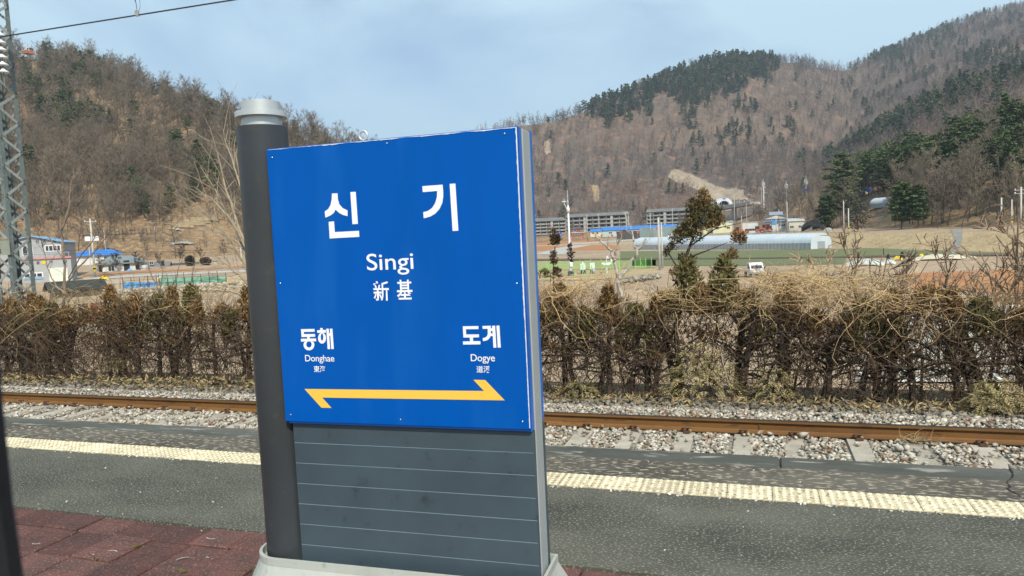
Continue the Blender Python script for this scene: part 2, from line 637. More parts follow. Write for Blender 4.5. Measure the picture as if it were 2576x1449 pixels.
STRAWC = mat('straw_clearing', (.42, .315, .175), (.30, .215, .125), scale=.5, detail=9, c3=(.26, .17, .10), fine=(2.5, .52, .66))
drape_patch('straw_clearing', [(425, 560), (470, 546), (520, 540), (540, 516), (560, 552), (500, 570), (420, 580)], 182, 240, STRAWC)
drape_patch('rock_cut', [(1672, 450), (1690, 432), (1730, 436), (1760, 446), (1800, 466), (1850, 474), (1880, 500), (1800, 512), (1770, 500), (1720, 474)], 550, 760, ROCK, .5, .0007, 2.5, 12)
drape_patch('rock_cut', [(1366, 352), (1384, 352), (1388, 385), (1372, 392)], 560, 760, ROCK, .5, .0009, 3, 3)
drape_patch('straw_clearing', [(1488, 464), (1508, 464), (1508, 508), (1490, 512)], 545, 760, STRAWC, .5, .0009, 3, 5)

gb = MB()
gb.lathe([(3000, -5.2), (3000, -4.9), (12, -4.2)], n=64)
tag(gb.build('open_ground', [SOIL]), kind='structure')


def sheet(name, pts, m, z=-3.36, kind='structure', sub=1):
    """flat patch of ground given by its outline as seen in the picture"""
    P = [at_z(x, y, z) for x, y in pts]
    b = MB()
    b.add(P, [tuple(range(len(P)))])
    return tag(b.build(name, [m]), kind=kind)


sheet('green_field', [(1560, 632), (1900, 629), (2100, 626), (2300, 621), (2640, 613), (2640, 636), (2300, 641), (2080, 645), (1900, 648), (1560, 650)], GRASSG)
sheet('green_field', [(1590, 654), (2000, 648), (2130, 646), (2125, 664), (1900, 668), (1590, 669)], GRASSG)
sheet('field_bund', [(1340, 651), (1560, 650.3), (1900, 648.3), (2300, 641.3), (2640, 636.3), (2640, 641), (2300, 645), (2060, 648), (1560, 654), (1340, 655)], DARKSOIL, -3.3)
sheet('orange_field', [(2250, 689), (2640, 674), (2640, 740), (2300, 730)], ORANGE)
sheet('orange_field', [(1340, 612), (1500, 606), (1560, 622), (1560, 628), (1340, 630)], ORANGE)
sheet('winter_lawn', [(1335, 662), (1480, 655), (1650, 650), (1650, 672), (1500, 677), (1335, 681)], LAWN)
sheet('straw_plot', [(1335, 682), (1500, 678), (1650, 673), (1660, 694), (1500, 703), (1335, 707)], STRAW, -3.35)
sheet('farm_road', [(1345, 640), (1400, 624), (1480, 611), (1520, 608), (1490, 616), (1440, 625), (1420, 640)], CONC, -3.34)
sheet('pale_plot', [(2180, 800), (2330, 760), (2640, 770), (2700, 960), (2150, 960)], mat('pale_gravel', (.40, .34, .26), (.34, .28, .20), scale=.5, detail=9, c3=(.70, .69, .66), fine=(1.2, .55, .6)), -3.33)

# ------------------------------------------------------------------ trees


def unit(a, e):
    return np.array([math.cos(a) * math.cos(e), math.sin(a) * math.cos(e), math.sin(e)])


def bare_paths(rg, h, n1, n2, n3, rmin, lean=.05, fork=False, wig=.1, steps=4, up=.5):
    """trunk, then limbs, branches and twigs of a leafless tree"""
    trunk, fine = [], []
    r = h * .011

    def limb(p, d, L, ra, rb, n):
        pts = [(*p, ra)]
        q = np.array(p, float)
        d = np.array(d, float)
        for i in range(n):
            d = d + np.array([rg.uniform(-wig, wig), rg.uniform(-wig, wig), rg.uniform(-wig, wig) + .06 * up])
            d /= np.linalg.norm(d)
            q = q + d * L / n
            t = (i + 1) / n
            pts.append((*q, ra * (1 - t) + rb * t))
        return pts
    T = limb((0, 0, -.2), unit(rg.uniform(0, 6.28), PI / 2 - rg.uniform(0, lean)), h * .96, r, rmin, 7)
    trunk.append(T)
    for i in range(n1):
        t = .22 + .76 * (i + rg.uniform(0, .9)) / n1
        k = t * 7
        j = min(int(k), 6)
        p = [T[j][c] * (1 - k + j) + T[j + 1][c] * (k - j) for c in range(4)]
        a = i * 2.4 + rg.uniform(-.5, .5)
        L = h * rg.uniform(.28, .42) * (1.15 - .75 * t)
        B = limb(p[:3], unit(a, rg.uniform(.35, 1.0)), L, p[3] * .62, rmin, steps)
        (trunk if n2 and L > h * .18 else fine).append(B)
        for m in range(n2):
            u = rg.uniform(.25, 1) * steps
            j2 = min(int(u), steps - 1)
            p2 = B[j2]
            dd = np.array(B[j2 + 1][:3]) - np.array(p2[:3])
            dd = dd / np.linalg.norm(dd) + unit(rg.uniform(0, 6.28), rg.uniform(-.2, 1.2)) * .75
            C = limb(p2[:3], dd / np.linalg.norm(dd), L * rg.uniform(.35, .6), max(rmin * 1.3, p2[3] * .6), rmin * .8, 3)
            fine.append(C)
            for w in range(n3):
                p3 = C[rg.randint(1, 3)]
                dd = unit(rg.uniform(0, 6.28), rg.uniform(-.1, 1.3))
                fine.append(limb(p3[:3], dd, L * rg.uniform(.15, .32), rmin, rmin * .6, 1))
    return trunk, fine


def clump(rg, c, rx, rz, n, size, flat=.5, droop=0.0):
    """n small leaf faces through an ellipsoid"""
    V, F = [], []
    for i in range(n):
        a, u, q = rg.uniform(0, 6.28), rg.uniform(-1, 1), rg.random() ** .45
        s = math.sqrt(1 - u * u)
        p = np.array([c[0] + rx * q * s * math.cos(a), c[1] + rx * q * s * math.sin(a), c[2] + rz * q * u - droop * (q * s) ** 2])
        d = unit(rg.uniform(0, 6.28), rg.uniform(-.5, 1.0) * flat)
        e = np.cross(d, unit(rg.uniform(0, 6.28), rg.uniform(-1.2, 1.2)))
        e /= np.linalg.norm(e) + 1e-6
        L, w = size * rg.uniform(.6, 1.3), size * rg.uniform(.25, .5)
        o = len(V)
        V += [p - d * L * .5, p + e * w, p + d * L * .6, p - e * w]
        F.append((o, o + 1, o + 2, o + 3))
    return V, F


def pine_parts(rg, h, pads, per, size, cone=False, tall=.35):
    tr, cr = MB(), MB()
    lean = unit(rg.uniform(0, 6.28), 0) * rg.uniform(0, .06) * h
    ax = lambda t: np.array([lean[0] * t * t, lean[1] * t * t, h * t])
    tr.tubes([[(*(ax(t) - (0, 0, .3 * (t == 0))), h * .014 * (1 - .85 * t) + .02) for t in np.linspace(0, .97, 7)]], 5)
    for i in range(pads):
        t = tall + (1 - tall) * (i + rg.random() * .6) / pads
        a = i * 2.4 + rg.uniform(-.6, .6)
        if cone:
            w = h * .24 * (1.02 - t) / (1 - tall) * rg.uniform(.7, 1.15) + h * .02
        else:
            w = h * .23 * math.sqrt(max(.04, 1 - ((t - .58) / .46) ** 2)) * rg.uniform(.55, 1.2)
        base = ax(t)
        tip = base + unit(a, rg.uniform(-.1, .3)) * w
        tr.tubes([[(*base, h * .005), (*tip, h * .002)]], 3)
        for q in (.45, .95):
            c = base + (tip - base) * q
            s = h * .070 * rg.uniform(.7, 1.3) * (.75 + .5 * (1 - t))
            V, F = clump(rg, c, s, s * .27, per, size, .35, .12 * s)
            cr.add(V, F)
    V, F = clump(rg, ax(1.0), h * .035, h * .05, per, size * .8, 1.2)
    cr.add(V, F)
    return tr, cr


rg = random.Random(5)
BARE_N = []
for i, (h, n1, n2, n3) in enumerate([(11, 15, 6, 3), (12.5, 13, 6, 4), (9, 16, 5, 4), (10.5, 11, 7, 4), (13, 17, 5, 3)]):
    a, b = bare_paths(rg, h, n1, n2, n3, .024, wig=.16)
    BARE_N.append((MB().tubes(a, 4).mesh('trunk', BARK), MB().tubes(b, 3).mesh('crown', TWIG), h))
PINE_N = []
for i, (h, pads, cone, tall) in enumerate([(12, 24, False, .38), (13, 28, False, .3), (10, 28, True, .15), (11.5, 22, False, .45), (12.5, 30, True, .25)]):
    a, b = pine_parts(rg, h, pads, 34, .5, cone, tall)
    PINE_N.append((a.mesh('trunk', PINEB), b.mesh('crown', PINE), h))

PROTO = bpy.data.collections.new('tree_library')                 # never linked to the scene: only instanced
BARE_C, PINE_C, BAREM_C, PINEM_C = (bpy.data.collections.new(n) for n in ('far_bare_trees', 'far_pines', 'mid_bare_trees', 'mid_pines'))


def into(coll, name, me):
    o = bpy.data.objects.new(name, me)
    coll.objects.link(o)


for i in range(5):
    a, b = bare_paths(rg, 10.5 + i * .7, 9, 3, 1, .06, wig=.14, steps=2)
    into(BARE_C, 'tree%d' % i, MB().tubes(a + b, 3).mesh('far_bare_tree', FARTWIG))
    a, b = pine_parts(rg, 10 + i * .6, 15, 7, 1.5, i % 2 == 0, .2)
    m = MB()
    m.v, m.f = b.v, b.f
    m.mi, m.sm = [0] * len(b.f), [False] * len(b.f)
    m.cur = 1
    m.add(a.v, a.f)
    into(PINE_C, 'tree%d' % i, m.mesh('far_pine', [FARPINE, PINEB]))
    tm, cm, h = BARE_N[i]
    for c, (tm, cm, h) in ((BAREM_C, BARE_N[i]), (PINEM_C, PINE_N[i])):
        V, F, mi = [], [], []
        for k, me in enumerate((tm, cm)):
            o = len(V)
            V += [tuple(v.co) for v in me.vertices]
            for p in me.polygons:
                F.append(tuple(j + o for j in p.vertices))
                mi.append(k)
        me = bpy.data.meshes.new('mid_tree')
        me.from_pydata(V, [], F)
        me.materials.append(tm.materials[0])
        me.materials.append(cm.materials[0])
        me.polygons.foreach_set('material_index', mi)
        into(c, 'tree%d' % i, me)


def scatter(name, P, scale, var, coll, label=None):
    """ONE stuff object: a tree of the collection on every point"""
    me = bpy.data.meshes.new(name)
    me.vertices.add(len(P))
    me.vertices.foreach_set('co', np.asarray(P, np.float32).ravel())
    for nm, ty, val in (('tscale', 'FLOAT', np.asarray(scale, np.float32)), ('tvar', 'INT', np.asarray(var, np.int32))):
        me.attributes.new(nm, ty, 'POINT').data.foreach_set('value', val)
    rot = np.zeros((len(P), 3), np.float32)
    rot[:, 2] = NPR.uniform(0, 6.28, len(P))
    rot[:, :2] = NPR.normal(0, .05, (len(P), 2))
    me.attributes.new('trot', 'FLOAT_VECTOR', 'POINT').data.foreach_set('vector', rot.ravel())
    ng = bpy.data.node_groups.new(name, 'GeometryNodeTree')
    ng.interface.new_socket('Geometry', in_out='INPUT', socket_type='NodeSocketGeometry')
    ng.interface.new_socket('Geometry', in_out='OUTPUT', socket_type='NodeSocketGeometry')
    N, L = ng.nodes, ng.links
    gi, go = N.new('NodeGroupInput'), N.new('NodeGroupOutput')
    ci = N.new('GeometryNodeCollectionInfo')
    ci.inputs['Collection'].default_value = coll
    ci.inputs['Separate Children'].default_value = True
    ci.inputs['Reset Children'].default_value = True
    ip = N.new('GeometryNodeInstanceOnPoints')
    ip.inputs['Pick Instance'].default_value = True
    at = {}
    for nm, ty in (('tscale', 'FLOAT'), ('tvar', 'INT'), ('trot', 'FLOAT_VECTOR')):
        a = N.new('GeometryNodeInputNamedAttribute')
        a.data_type = ty
        a.inputs['Name'].default_value = nm
        at[nm] = a.outputs['Attribute']
    L.new(gi.outputs[0], ip.inputs['Points'])
    L.new(ci.outputs[0], ip.inputs['Instance'])
    L.new(at['tscale'], ip.inputs['Scale'])
    L.new(at['tvar'], ip.inputs['Instance Index'])
    L.new(at['trot'], ip.inputs['Rotation'])
    L.new(ip.outputs[0], go.inputs[0])
    o = link(name, me)
    o.modifiers.new('trees', 'NODES').node_group = ng
    tag(o, label, kind='stuff')
    return o


def sample(c0, c1, n):
    """n random points in view on the terrain between two control rows, spread evenly over its area"""
    a, b = START[c0], START[c1]
    got, have, top = [], 0, None
    for _ in range(40):
        m = 30000
        i = NPR.uniform(0, NA - 1.001, m)
        j = NPR.uniform(a, b - .001, m)
        i0, j0 = i.astype(int), j.astype(int)
        fi, fj = i - i0, j - j0

        def bl(A):
            return (A[j0, i0] * (1 - fi) + A[j0, i0 + 1] * fi) * (1 - fj) + (A[j0 + 1, i0] * (1 - fi) + A[j0 + 1, i0 + 1] * fi) * fj
        P = np.stack([bl(XX), bl(YY), bl(ZZZ)], -1)
        w = bl(RRR) * (RRR[j0 + 1, i0] - RRR[j0, i0])
        top = top or np.percentile(w, 98)
        P = P[NPR.uniform(0, 1, m) < w / top]
        px, py = to_px(P)
        v = (px > -90) & (px < 2680) & (py > -60) & (P[:, 1] > 0)
        got.append(P[v])
        have += int(v.sum())
        if have >= n:
            break
    P = np.concatenate(got)[:n]
    px, py = to_px(P)
    return P, px, py


def blobs(px, py, L):
    p = np.zeros(len(px))
    for cx, cy, rx, ry, q in L:
        p = np.maximum(p, q * (((px - cx) / rx) ** 2 + ((py - cy) / ry) ** 2 < 1))
    return p


# near woods: the hillside behind the houses and the knoll on the other side
P, px, py = sample(4, 7, 8600)
lefthill = px < 1000
den = np.where(lefthill, np.where(py > 572, .16, np.where(py > 400, 1.0, .62)), .62)
den = np.where(~lefthill & (px < 2070) & (py > 470), np.where(px < 1970, .02, .12), den)
den = np.where((px > 2150) & (px < 2250) & (py > 500), 0, den)
den = np.where(inside([(425, 545), (540, 520), (560, 552), (500, 585), (420, 590)], px, py), 0, den)
den = np.where((px > 50) & (px < 104) & (py < 185), 0, den)
k = NPR.uniform(0, 1, len(P)) < den
P, px, py = P[k], px[k], py[k]
pp = np.maximum(blobs(px, py, [(150, 175, 80, 34, .4), (225, 205, 45, 45, .6), (95, 240, 55, 60, .35), (165, 255, 45, 40, .4), (190, 318, 85, 34, .75), (130, 305, 60, 40, .45), (420, 275, 40, 24, .5),
                                (540, 300, 34, 22, .75), (250, 330, 40, 22, .5), (420, 520, 18, 22, .8), (375, 520, 16, 22, .8), (462, 455, 44, 50, .45), (512, 500, 30, 26, .7), (735, 362, 40, 18, .5), (820, 372, 40, 14, .7)]),
                blobs(px, py, [(2320, 480, 100, 32, .9), (2425, 455, 55, 30, .8), (2540, 475, 60, 50, .75), (2205, 482, 42, 24, .5), (2575, 410, 60, 40, .6), (2440, 410, 60, 24, .5)]))
pp = np.where(lefthill[k], pp * .58, pp)
pp = np.maximum(pp, .015)
isp = NPR.uniform(0, 1, len(P)) < pp
dist = np.hypot(P[:, 0], P[:, 1])
onleft = px < 1000
GRP = {(True, True): ('pine_tree', 'dark green pine among the bare trees above the blue-roofed houses', 'pine tree', 'pines on the slope above the blue-roofed houses'),
       (True, False): ('bare_tree', 'leafless grey-brown tree on the slope above the blue-roofed houses', 'bare tree', 'bare trees on the slope above the blue-roofed houses'),
       (False, True): ('pine_tree', 'dark green pine on the knoll above the straw-coloured road bank', 'pine tree', 'pines on the knoll above the straw-coloured road bank'),
       (False, False): ('bare_tree', 'leafless tree on the knoll above the straw-coloured road bank', 'bare tree', 'bare trees on the knoll above the straw-coloured road bank')}
rest = {True: [], False: []}
az_ = np.arctan2(P[:, 0], P[:, 1])
ridge_scale = np.where(onleft & (dist / np.interp(az_, AZ, r6) > .88), 1.3, 1.0)
rest_s = {True: [], False: []}
for pine in (True, False):
    ids = np.where(isp == pine)[0]
    ids = ids[np.argsort(dist[ids])]
    vis = [i for i in ids if 0 < px[i] < 2576 and not (690 < px[i] < 1340)]
    chosen = set(vis[:300 if pine else 300])
    lib = PINE_N if pine else BARE_N
    for i in ids:
        if i in chosen:
            nm, lab, cat, grp = GRP[(bool(onleft[i]), pine)]
            tm, cm, h = lib[RND.randrange(5)]
            s = RND.uniform(.72, 1.12) * (.95 if onleft[i] else 1.0)
            if py[i] > 500 and onleft[i]:
                s *= .75
            s *= (.82 if onleft[i] else 1.0) if pine else ridge_scale[i]
            t = thing(nm, lab, cat, P[i], RND.uniform(0, 6.28), grp)
            t.scale = (s, s, s * RND.uniform(.9, 1.15))
            link('trunk', tm, t)
            link('crown', cm, t)
        else:
            rest[pine].append(P[i])
            rest_s[pine].append((.82 if onleft[i] else 1.0) if pine else ridge_scale[i])

# far woods
out = {True: [], False: []}
for c0, c1, n in ((8, 10, 7500), (10, 14, 36000)):
    P, px, py = sample(c0, c1, n)
    k = ~inside(SCAR, px, py)
    if c0 == 8:
        pp = np.where((px > 2070), np.where(py < 383 - (px - 2084) * .42 + 34 + 16 * vnoise(px / 30, py / 30, 4), .62, .035), .03)
        k &= NPR.uniform(0, 1, len(P)) < np.where(px > 2070, 1, np.where((py > 503) & (px > 1780) & (px < 2010), .0, .9))
    else:
        band = inside([(1470, 285), (1600, 215), (1850, 130), (1960, 150), (1890, 225), (1760, 262), (1640, 285), (1500, 312)], px + 9 * vnoise(px / 16, py / 16, 6), py + 22 * vnoise(px / 30, py / 30, 2) + 16 * vnoise(px / 8, py / 8, 3))
        pp = np.where(band, .70, .014)
        pp = np.maximum(pp, blobs(px, py, [(1850, 345, 45, 36, .45), (1745, 312, 26, 20, .6), (1870, 275, 36, 20, .35), (1965, 335, 34, 30, .3), (1760, 380, 30, 26, .4), (2510, 160, 80, 34, .4), (2350, 95, 60, 30, .3), (2230, 145, 80, 24, .4)]))
        pp = np.where(px > 2130, np.maximum(pp, .09), pp)
    P, px, py, pp = P[k], px[k], py[k], pp[k]
    q = NPR.uniform(0, 1, len(P)) < pp
    out[True].append(P[q])
    if c0 == 10:                                                  # the crest wood stands close: more pines between those already there
        B = P[q & band]
        for sh in (6.0,):
            ang = NPR.uniform(0, 6.28, len(B))
            C_ = B + np.stack([sh * np.cos(ang), sh * np.sin(ang), np.zeros(len(B))], -1)
            C_[:, 2] = [ground_at(c[0], c[1]) for c in C_]
            out[True].append(C_)
    out[False].append(P[~q])
for pine, nm, lab, C, M in ((True, 'pine_wood', 'pines covering the far ridges as one dark green wood', PINE_C, PINEM_C), (False, 'bare_wood', 'leafless brown wood covering the far slopes', BARE_C, BAREM_C)):
    both = bpy.data.collections.new(nm)
    for c in (C, M):
        for o in c.objects:
            both.objects.link(o)
    names = sorted(o.name for o in both.objects)
    far_i = [names.index(o.name) for o in C.objects]
    mid_i = [names.index(o.name) for o in M.objects]
    F = np.concatenate(out[pine])
    R_ = np.array(rest[pine]) if rest[pine] else np.zeros((0, 3))
    Q = np.concatenate([F, R_])
    var = np.concatenate([NPR.choice(far_i, len(F)), NPR.choice(mid_i, len(R_))])
    scatter(nm, Q, NPR.uniform(.62, 1.05, len(Q)) * np.concatenate([np.where(np.hypot(F[:, 0], F[:, 1]) / np.interp(np.arctan2(F[:, 0], F[:, 1]), AZ, r13) > .93, 1.25, 1.0), .95 * np.array(rest_s[pine])]), var, both, lab)

# low scrub on the lower slopes
P, px, py = sample(3, 5, 5200)
k = ((px < 700) & (py > 505) & (py < 640) & (np.hypot(P[:, 0], P[:, 1]) > 150)) | ((px > 1780) & (px < 2110) & (py > 495) & (py < 566)) | ((px > 2250) & (py > 480) & (py < 560))
k &= NPR.uniform(0, 1, len(P)) < np.where(px < 700, np.where(py < 600, .62, .3), .55)
P = P[k]
sc_ = bpy.data.collections.new('scrub_library')
for o in BAREM_C.objects:
    sc_.objects.link(o)
scatter('scrub', P, NPR.uniform(.14, .34, len(P)), NPR.integers(0, 5, len(P)), sc_, 'leafless brown scrub covering the lower slopes')
drape_patch('concrete_chute', [(2386, 560), (2424, 560), (2420, 600), (2412, 640), (2392, 640), (2398, 600)], 105, 142, mat('grey_chute', (.30, .285, .25), (.22, .21, .185), scale=.8, detail=8), .06, .0009, .8, 2)
# ------------------------------------------------------------------ platform
ASPH = mat('worn_asphalt', (.050, .050, .040), (.135, .130, .100), scale=.8, detail=10, rough=.9, c3=(.27, .26, .205), fine=(75, .555, .64), bump=.5, bscale=120, stretch=(.75, 1.25, 1))
ASPHW = mat('worn_patchy_asphalt', (.070, .064, .050), (.135, .122, .095), scale=1.1, detail=9, rough=.9, c3=(.36, .30, .225), fine=(26, .53, .64), bump=.5, bscale=90, stretch=(.6, 1.3, 1))
COPE = mat('stained_concrete_coping', (.058, .060, .052), (.125, .122, .102), scale=1.2, detail=10, rough=.9, c3=(.29, .28, .23), fine=(6, .57, .68), bump=.4, bscale=60, stretch=(.5, 1.6, 1))
SIDE = mat('platform_side_concrete', (.30, .28, .25), (.2, .185, .16), scale=2, detail=8)
PAVER = mat('red_paver', (.140, .062, .050), (.080, .047, .042), scale=5, detail=9, rough=.85, objrand=.28, c3=(.25, .125, .10), fine=(70, .57, .66), bump=.7, bscale=70)
JOINT = mat('sandy_joint', (.055, .045, .035), (.03, .025, .02), scale=20)
TILEB = mat('dirty_tactile_base', (.66, .575, .39), (.44, .36, .23), scale=9, detail=8, rough=.8, objrand=.15, c3=(.24, .18, .11), fine=(26, .56, .66))  # flat base darker than the domes so they stand out, plus dirt spots
TILE = mat('cream_tactile_tile', (.76, .685, .485), (.66, .585, .40), scale=6, detail=8, rough=.75, objrand=.12, c3=(.33, .26, .16), fine=(30, .56, .68))
MOSS = mat('joint_moss', (.13, .13, .035), (.20, .17, .07), scale=30)
RESID = mat('old_white_paint', (.60, .58, .53), (.45, .43, .38), scale=40)

PX0, PX1 = -24.0, 14.0
PLAT_Y = 6.0


def strip(name, y0, y1, z, m, depth=.3):
    b = MB()
    nx = 40
    P, F = [], []
    xs = np.linspace(PX0, PX1, nx + 1)
    b.box(((PX0 + PX1) / 2, (y0 + y1) / 2, z - depth / 2), (PX1 - PX0, y1 - y0, depth))
    return tag(b.build(name, m), kind='structure')


plat = strip('platform', 3.78, 4.995, 0, ASPH)
strip('platform', -1.0, 3.776, -.035, JOINT)
worn = strip('platform_edge_strip', 5.272, 5.715, -.004, ASPHW)
core = strip('platform_wall', -1.0, 5.93, -.31, SIDE, .7)
tact = strip('tactile_paving', 4.998, 5.27, -.012, JOINT)

cop = tag(link('platform_coping', None), kind='structure')
x = PX0
kk = 0
while x < PX1:
    w = 3.02
    b = MB()
    b.bev((w / 2 - .003, 5.86, -.155 - (kk % 3) * .003), (w - .007, .285, .31), .012)
    o = b.build('coping_slab', COPE, cop, (x, 0, 0))
    x += w
    kk += 1

# tactile tiles, thirty centimetres square with six rows of blister domes
tb = MB()
tb.bev((0, 0, -.006), (.297, .268, .02), .002)
tb.smooth = True
tb.cur = 1
for i in range(6):
    for j in range(6):
        cx, cy = -.125 + i * .05, -.112 + j * .0448
        tb.lathe([(.0175, .003), (.0150, .0085), (.007, .0105)], (cx, cy, 0), 8, cap=False)
        n0 = len(tb.v) - 8
        tb.add([tb.v[n0 + k] for k in range(8)], [tuple(range(8))])
tile_me = tb.mesh('tactile_tile', [TILEB, TILE])
for k in range(70):
    xx = -14.17 + .3 * k + .005
    o = link('tactile_tile', tile_me, tact, (xx, 5.134 + RND.uniform(-.002, .002), RND.uniform(-.001, .002)), RND.uniform(-.004, .004) + PI * RND.randrange(2))

# red pavers with a worn fan pattern pressed into them
def paver_mesh(sx, sy, var):
    b = MB()
    b.bev((0, 0, -.02), (sx - .011, sy - .011, .04), .008)
    b.cur = 1
    for arc in ((-.6, .55, .0), (.25, .62, .4)):
        if var == 0:
            continue
        pts = []
        for t in np.linspace(0, 1, 7):
            a = arc[2] + t * 1.1
            pts.append((arc[0] * sx * .5 + .05 * math.cos(a) * (1 if var % 2 else -1), (-.2 + .75 * t * arc[1]) * sy * .5, .0006, .0012))
        b.tubes([pts], 3)
    for k in range(var):
        y = (-.3 + .35 * k) * sy
        b.tubes([[(-.45 * sx, y, .0004, .0010), (0, y + .012, .0004, .0012), (.45 * sx, y + .004, .0004, .0010)]], 3)
    return b.mesh('paver', [PAVER, JOINT])


PAVS = [paver_mesh(.318, .34, v) for v in (0, 1, 2, 2)]
PAVC = [paver_mesh(.318, .24, v) for v in (0, 1)]
paving = tag(link('paving', None), kind='structure')
rows = [(3.655, PAVC, -4.443)] + [(3.535 - .17 - .34 * k, PAVS, -4.405 + .012 * k) for k in range(7)]
PAVED = []
for ri, (yc, lib, xo) in enumerate(rows):
    for k in range(-16, 21):
        xx = xo + .318 * k + .159
        if not (-9 < xx < 2.2) or (ri > 0 and xx > .6):
            continue
        if ri > 0 and -2.52 < xx < -.7 and 2.68 < yc < 3.4:
            continue
        if ri == 0 and False:
            continue
        o = link('paver', RND.choice(lib), paving, (xx, yc, RND.uniform(-.011, .004)))
        o.rotation_euler = (RND.uniform(-.012, .012), RND.uniform(-.012, .012), RND.choice((0, PI)))
        PAVED.append((xx, yc))
b = MB()
for k in range(46):
    xx, yc = RND.choice(PAVED)
    if RND.random() < .5:
        pts = [(xx + RND.uniform(-.14, .14), yc - .165, .001)]
    else:
        pts = [(xx - .159, yc + RND.uniform(-.12, .12), .001)]
    for p in pts:
        for q in range(9):
            a = RND.uniform(0, 6.28)
            L = RND.uniform(.006, .018)
            c = (p[0] + RND.gauss(0, .025), p[1] + RND.gauss(0, .008), RND.uniform(-.003, .002))
            b.add([(c[0] + L * math.cos(a), c[1] + L * math.sin(a), c[2]), (c[0] - L * math.cos(a), c[1] - L * math.sin(a), c[2] + .003), (c[0] + .3 * L, c[1], c[2] + L)], [(0, 1, 2)])
tag(b.build('joint_moss', MOSS), 'little tufts of moss in the joints of the red pavers', kind='stuff')
b = MB()
for (xa, ya) in [(-3.55, 3.66), (-3.37, 3.66), (-3.95, 3.30), (-3.86, 3.27), (-3.30, 3.30), (-3.2, 3.33), (-4.5, 3.33), (-3.7, 3.02), (-3.45, 3.05), (-3.0, 3.1), (-4.1, 2.95), (-3.15, 2.85), (-2.75, 3.35)]:
    a0 = RND.uniform(0, 6.28)
    P = []
    n = RND.randint(3, 6)
    for t in range(n):
        a = a0 + t * .28
        for w in (0, .006):
            P.append((xa + (.05 + w) * math.cos(a), ya + (.05 + w) * math.sin(a), .0045))
    b.add(P, [(2 * t, 2 * t + 2, 2 * t + 3, 2 * t + 1) for t in range(n - 1)])
b.build('paint_trace', RESID, paving)

b = MB()
for pts in ([(1.75, 6.0), (1.66, 5.7), (1.60, 5.5), (1.66, 5.28)], [(-3.4, 5.72), (-3.3, 5.55), (-3.42, 5.4), (-3.36, 5.28)], [(-7.2, 5.7), (-7.1, 5.5), (-7.25, 5.3)]):
    V = []
    for i, (x_, y_) in enumerate(np.stack([np.interp(np.linspace(0, len(pts) - 1, 14), range(len(pts)), [p_[c] for p_ in pts]) for c in (0, 1)], -1)):
        w_ = RND.uniform(.002, .007)
        x_ += RND.gauss(0, .012)
        V += [(x_ - w_, y_, .0015), (x_ + w_, y_, .0015)]
    b.add(V, [(2 * i, 2 * i + 1, 2 * i + 3, 2 * i + 2) for i in range(13)])
tag(b.build('crack', mat('dark_crack', (.02, .02, .017), (.03, .028, .022), scale=20), plat), kind='stuff')

# loose grit on the asphalt
def stones(n, xr, yr, zf, smin, smax, flat=.7, seed=1, xd=None):
    g = np.random.default_rng(seed)
    base = np.array([(1, 0, 0), (-1, 0, 0), (0, 1, 0), (0, -1, 0), (0, 0, 1), (0, 0, -1), (.7, .7, .55), (-.7, .6, .6), (.6, -.7, .6), (-.65, -.7, .5)], float)
    F0 = np.array([(0, 6, 8), (0, 2, 6), (2, 7, 6), (2, 1, 7), (1, 9, 7), (1, 3, 9), (3, 8, 9), (3, 0, 8), (4, 6, 7), (4, 7, 9), (4, 9, 8), (4, 8, 6), (5, 2, 0), (5, 1, 2), (5, 3, 1), (5, 0, 3)])
    x = g.uniform(*xr, n) if xd is None else xd(g, n)
    y = g.uniform(*yr, n)
    s = g.uniform(smin, smax, n) * (1 + .5 * (g.uniform(0, 1, n) < .08))
    V = np.repeat(base[None], n, 0) * g.uniform(.72, 1.28, (n, 10, 1))
    V *= np.stack([s * g.uniform(.8, 1.35, n), s * g.uniform(.6, 1.0, n), s * flat * g.uniform(.6, 1.0, n)], -1)[:, None, :]
    a, e, t = g.uniform(0, 6.28, n), g.normal(0, .45, n), g.normal(0, .45, n)
    ca, sa, ce, se, ct, st = np.cos(a), np.sin(a), np.cos(e), np.sin(e), np.cos(t), np.sin(t)
    one, zero = np.ones(n), np.zeros(n)
    Rz = np.stack([ca, -sa, zero, sa, ca, zero, zero, zero, one], -1).reshape(n, 3, 3)
    Rx = np.stack([one, zero, zero, zero, ce, -se, zero, se, ce], -1).reshape(n, 3, 3)
    Ry = np.stack([ct, zero, st, zero, one, zero, -st, zero, ct], -1).reshape(n, 3, 3)
    V = np.einsum('nij,nkj->nki', Rz @ Rx @ Ry, V)
    z = zf(x, y, g, n)
    V += np.stack([x, y, z], -1)[:, None, :]
    F = (F0[None] + (np.arange(n) * 10)[:, None, None]).reshape(-1, 3)
    return V.reshape(-1, 3), F


GRIT = mat('pale_grit', (.62, .58, .50), (.40, .37, .31), scale=9, island=.35)
V, F = stones(150, (-9, 3), (3.8, 5.9), lambda x, y, g, n: np.where(y < 4.99, .002, -.001) + .0 * x, .004, .010, .6, 3)
V2, F2 = stones(260, (-9, 3), (4.955, 5.0), lambda x, y, g, n: .003 + .0 * x, .005, .016, .6, 4)
tag(link('loose_grit', np_mesh('loose_grit', np.concatenate([V, V2]), np.concatenate([F, F2 + len(V)]), GRIT)), 'loose pale grit along the tactile paving and over the asphalt', kind='stuff')

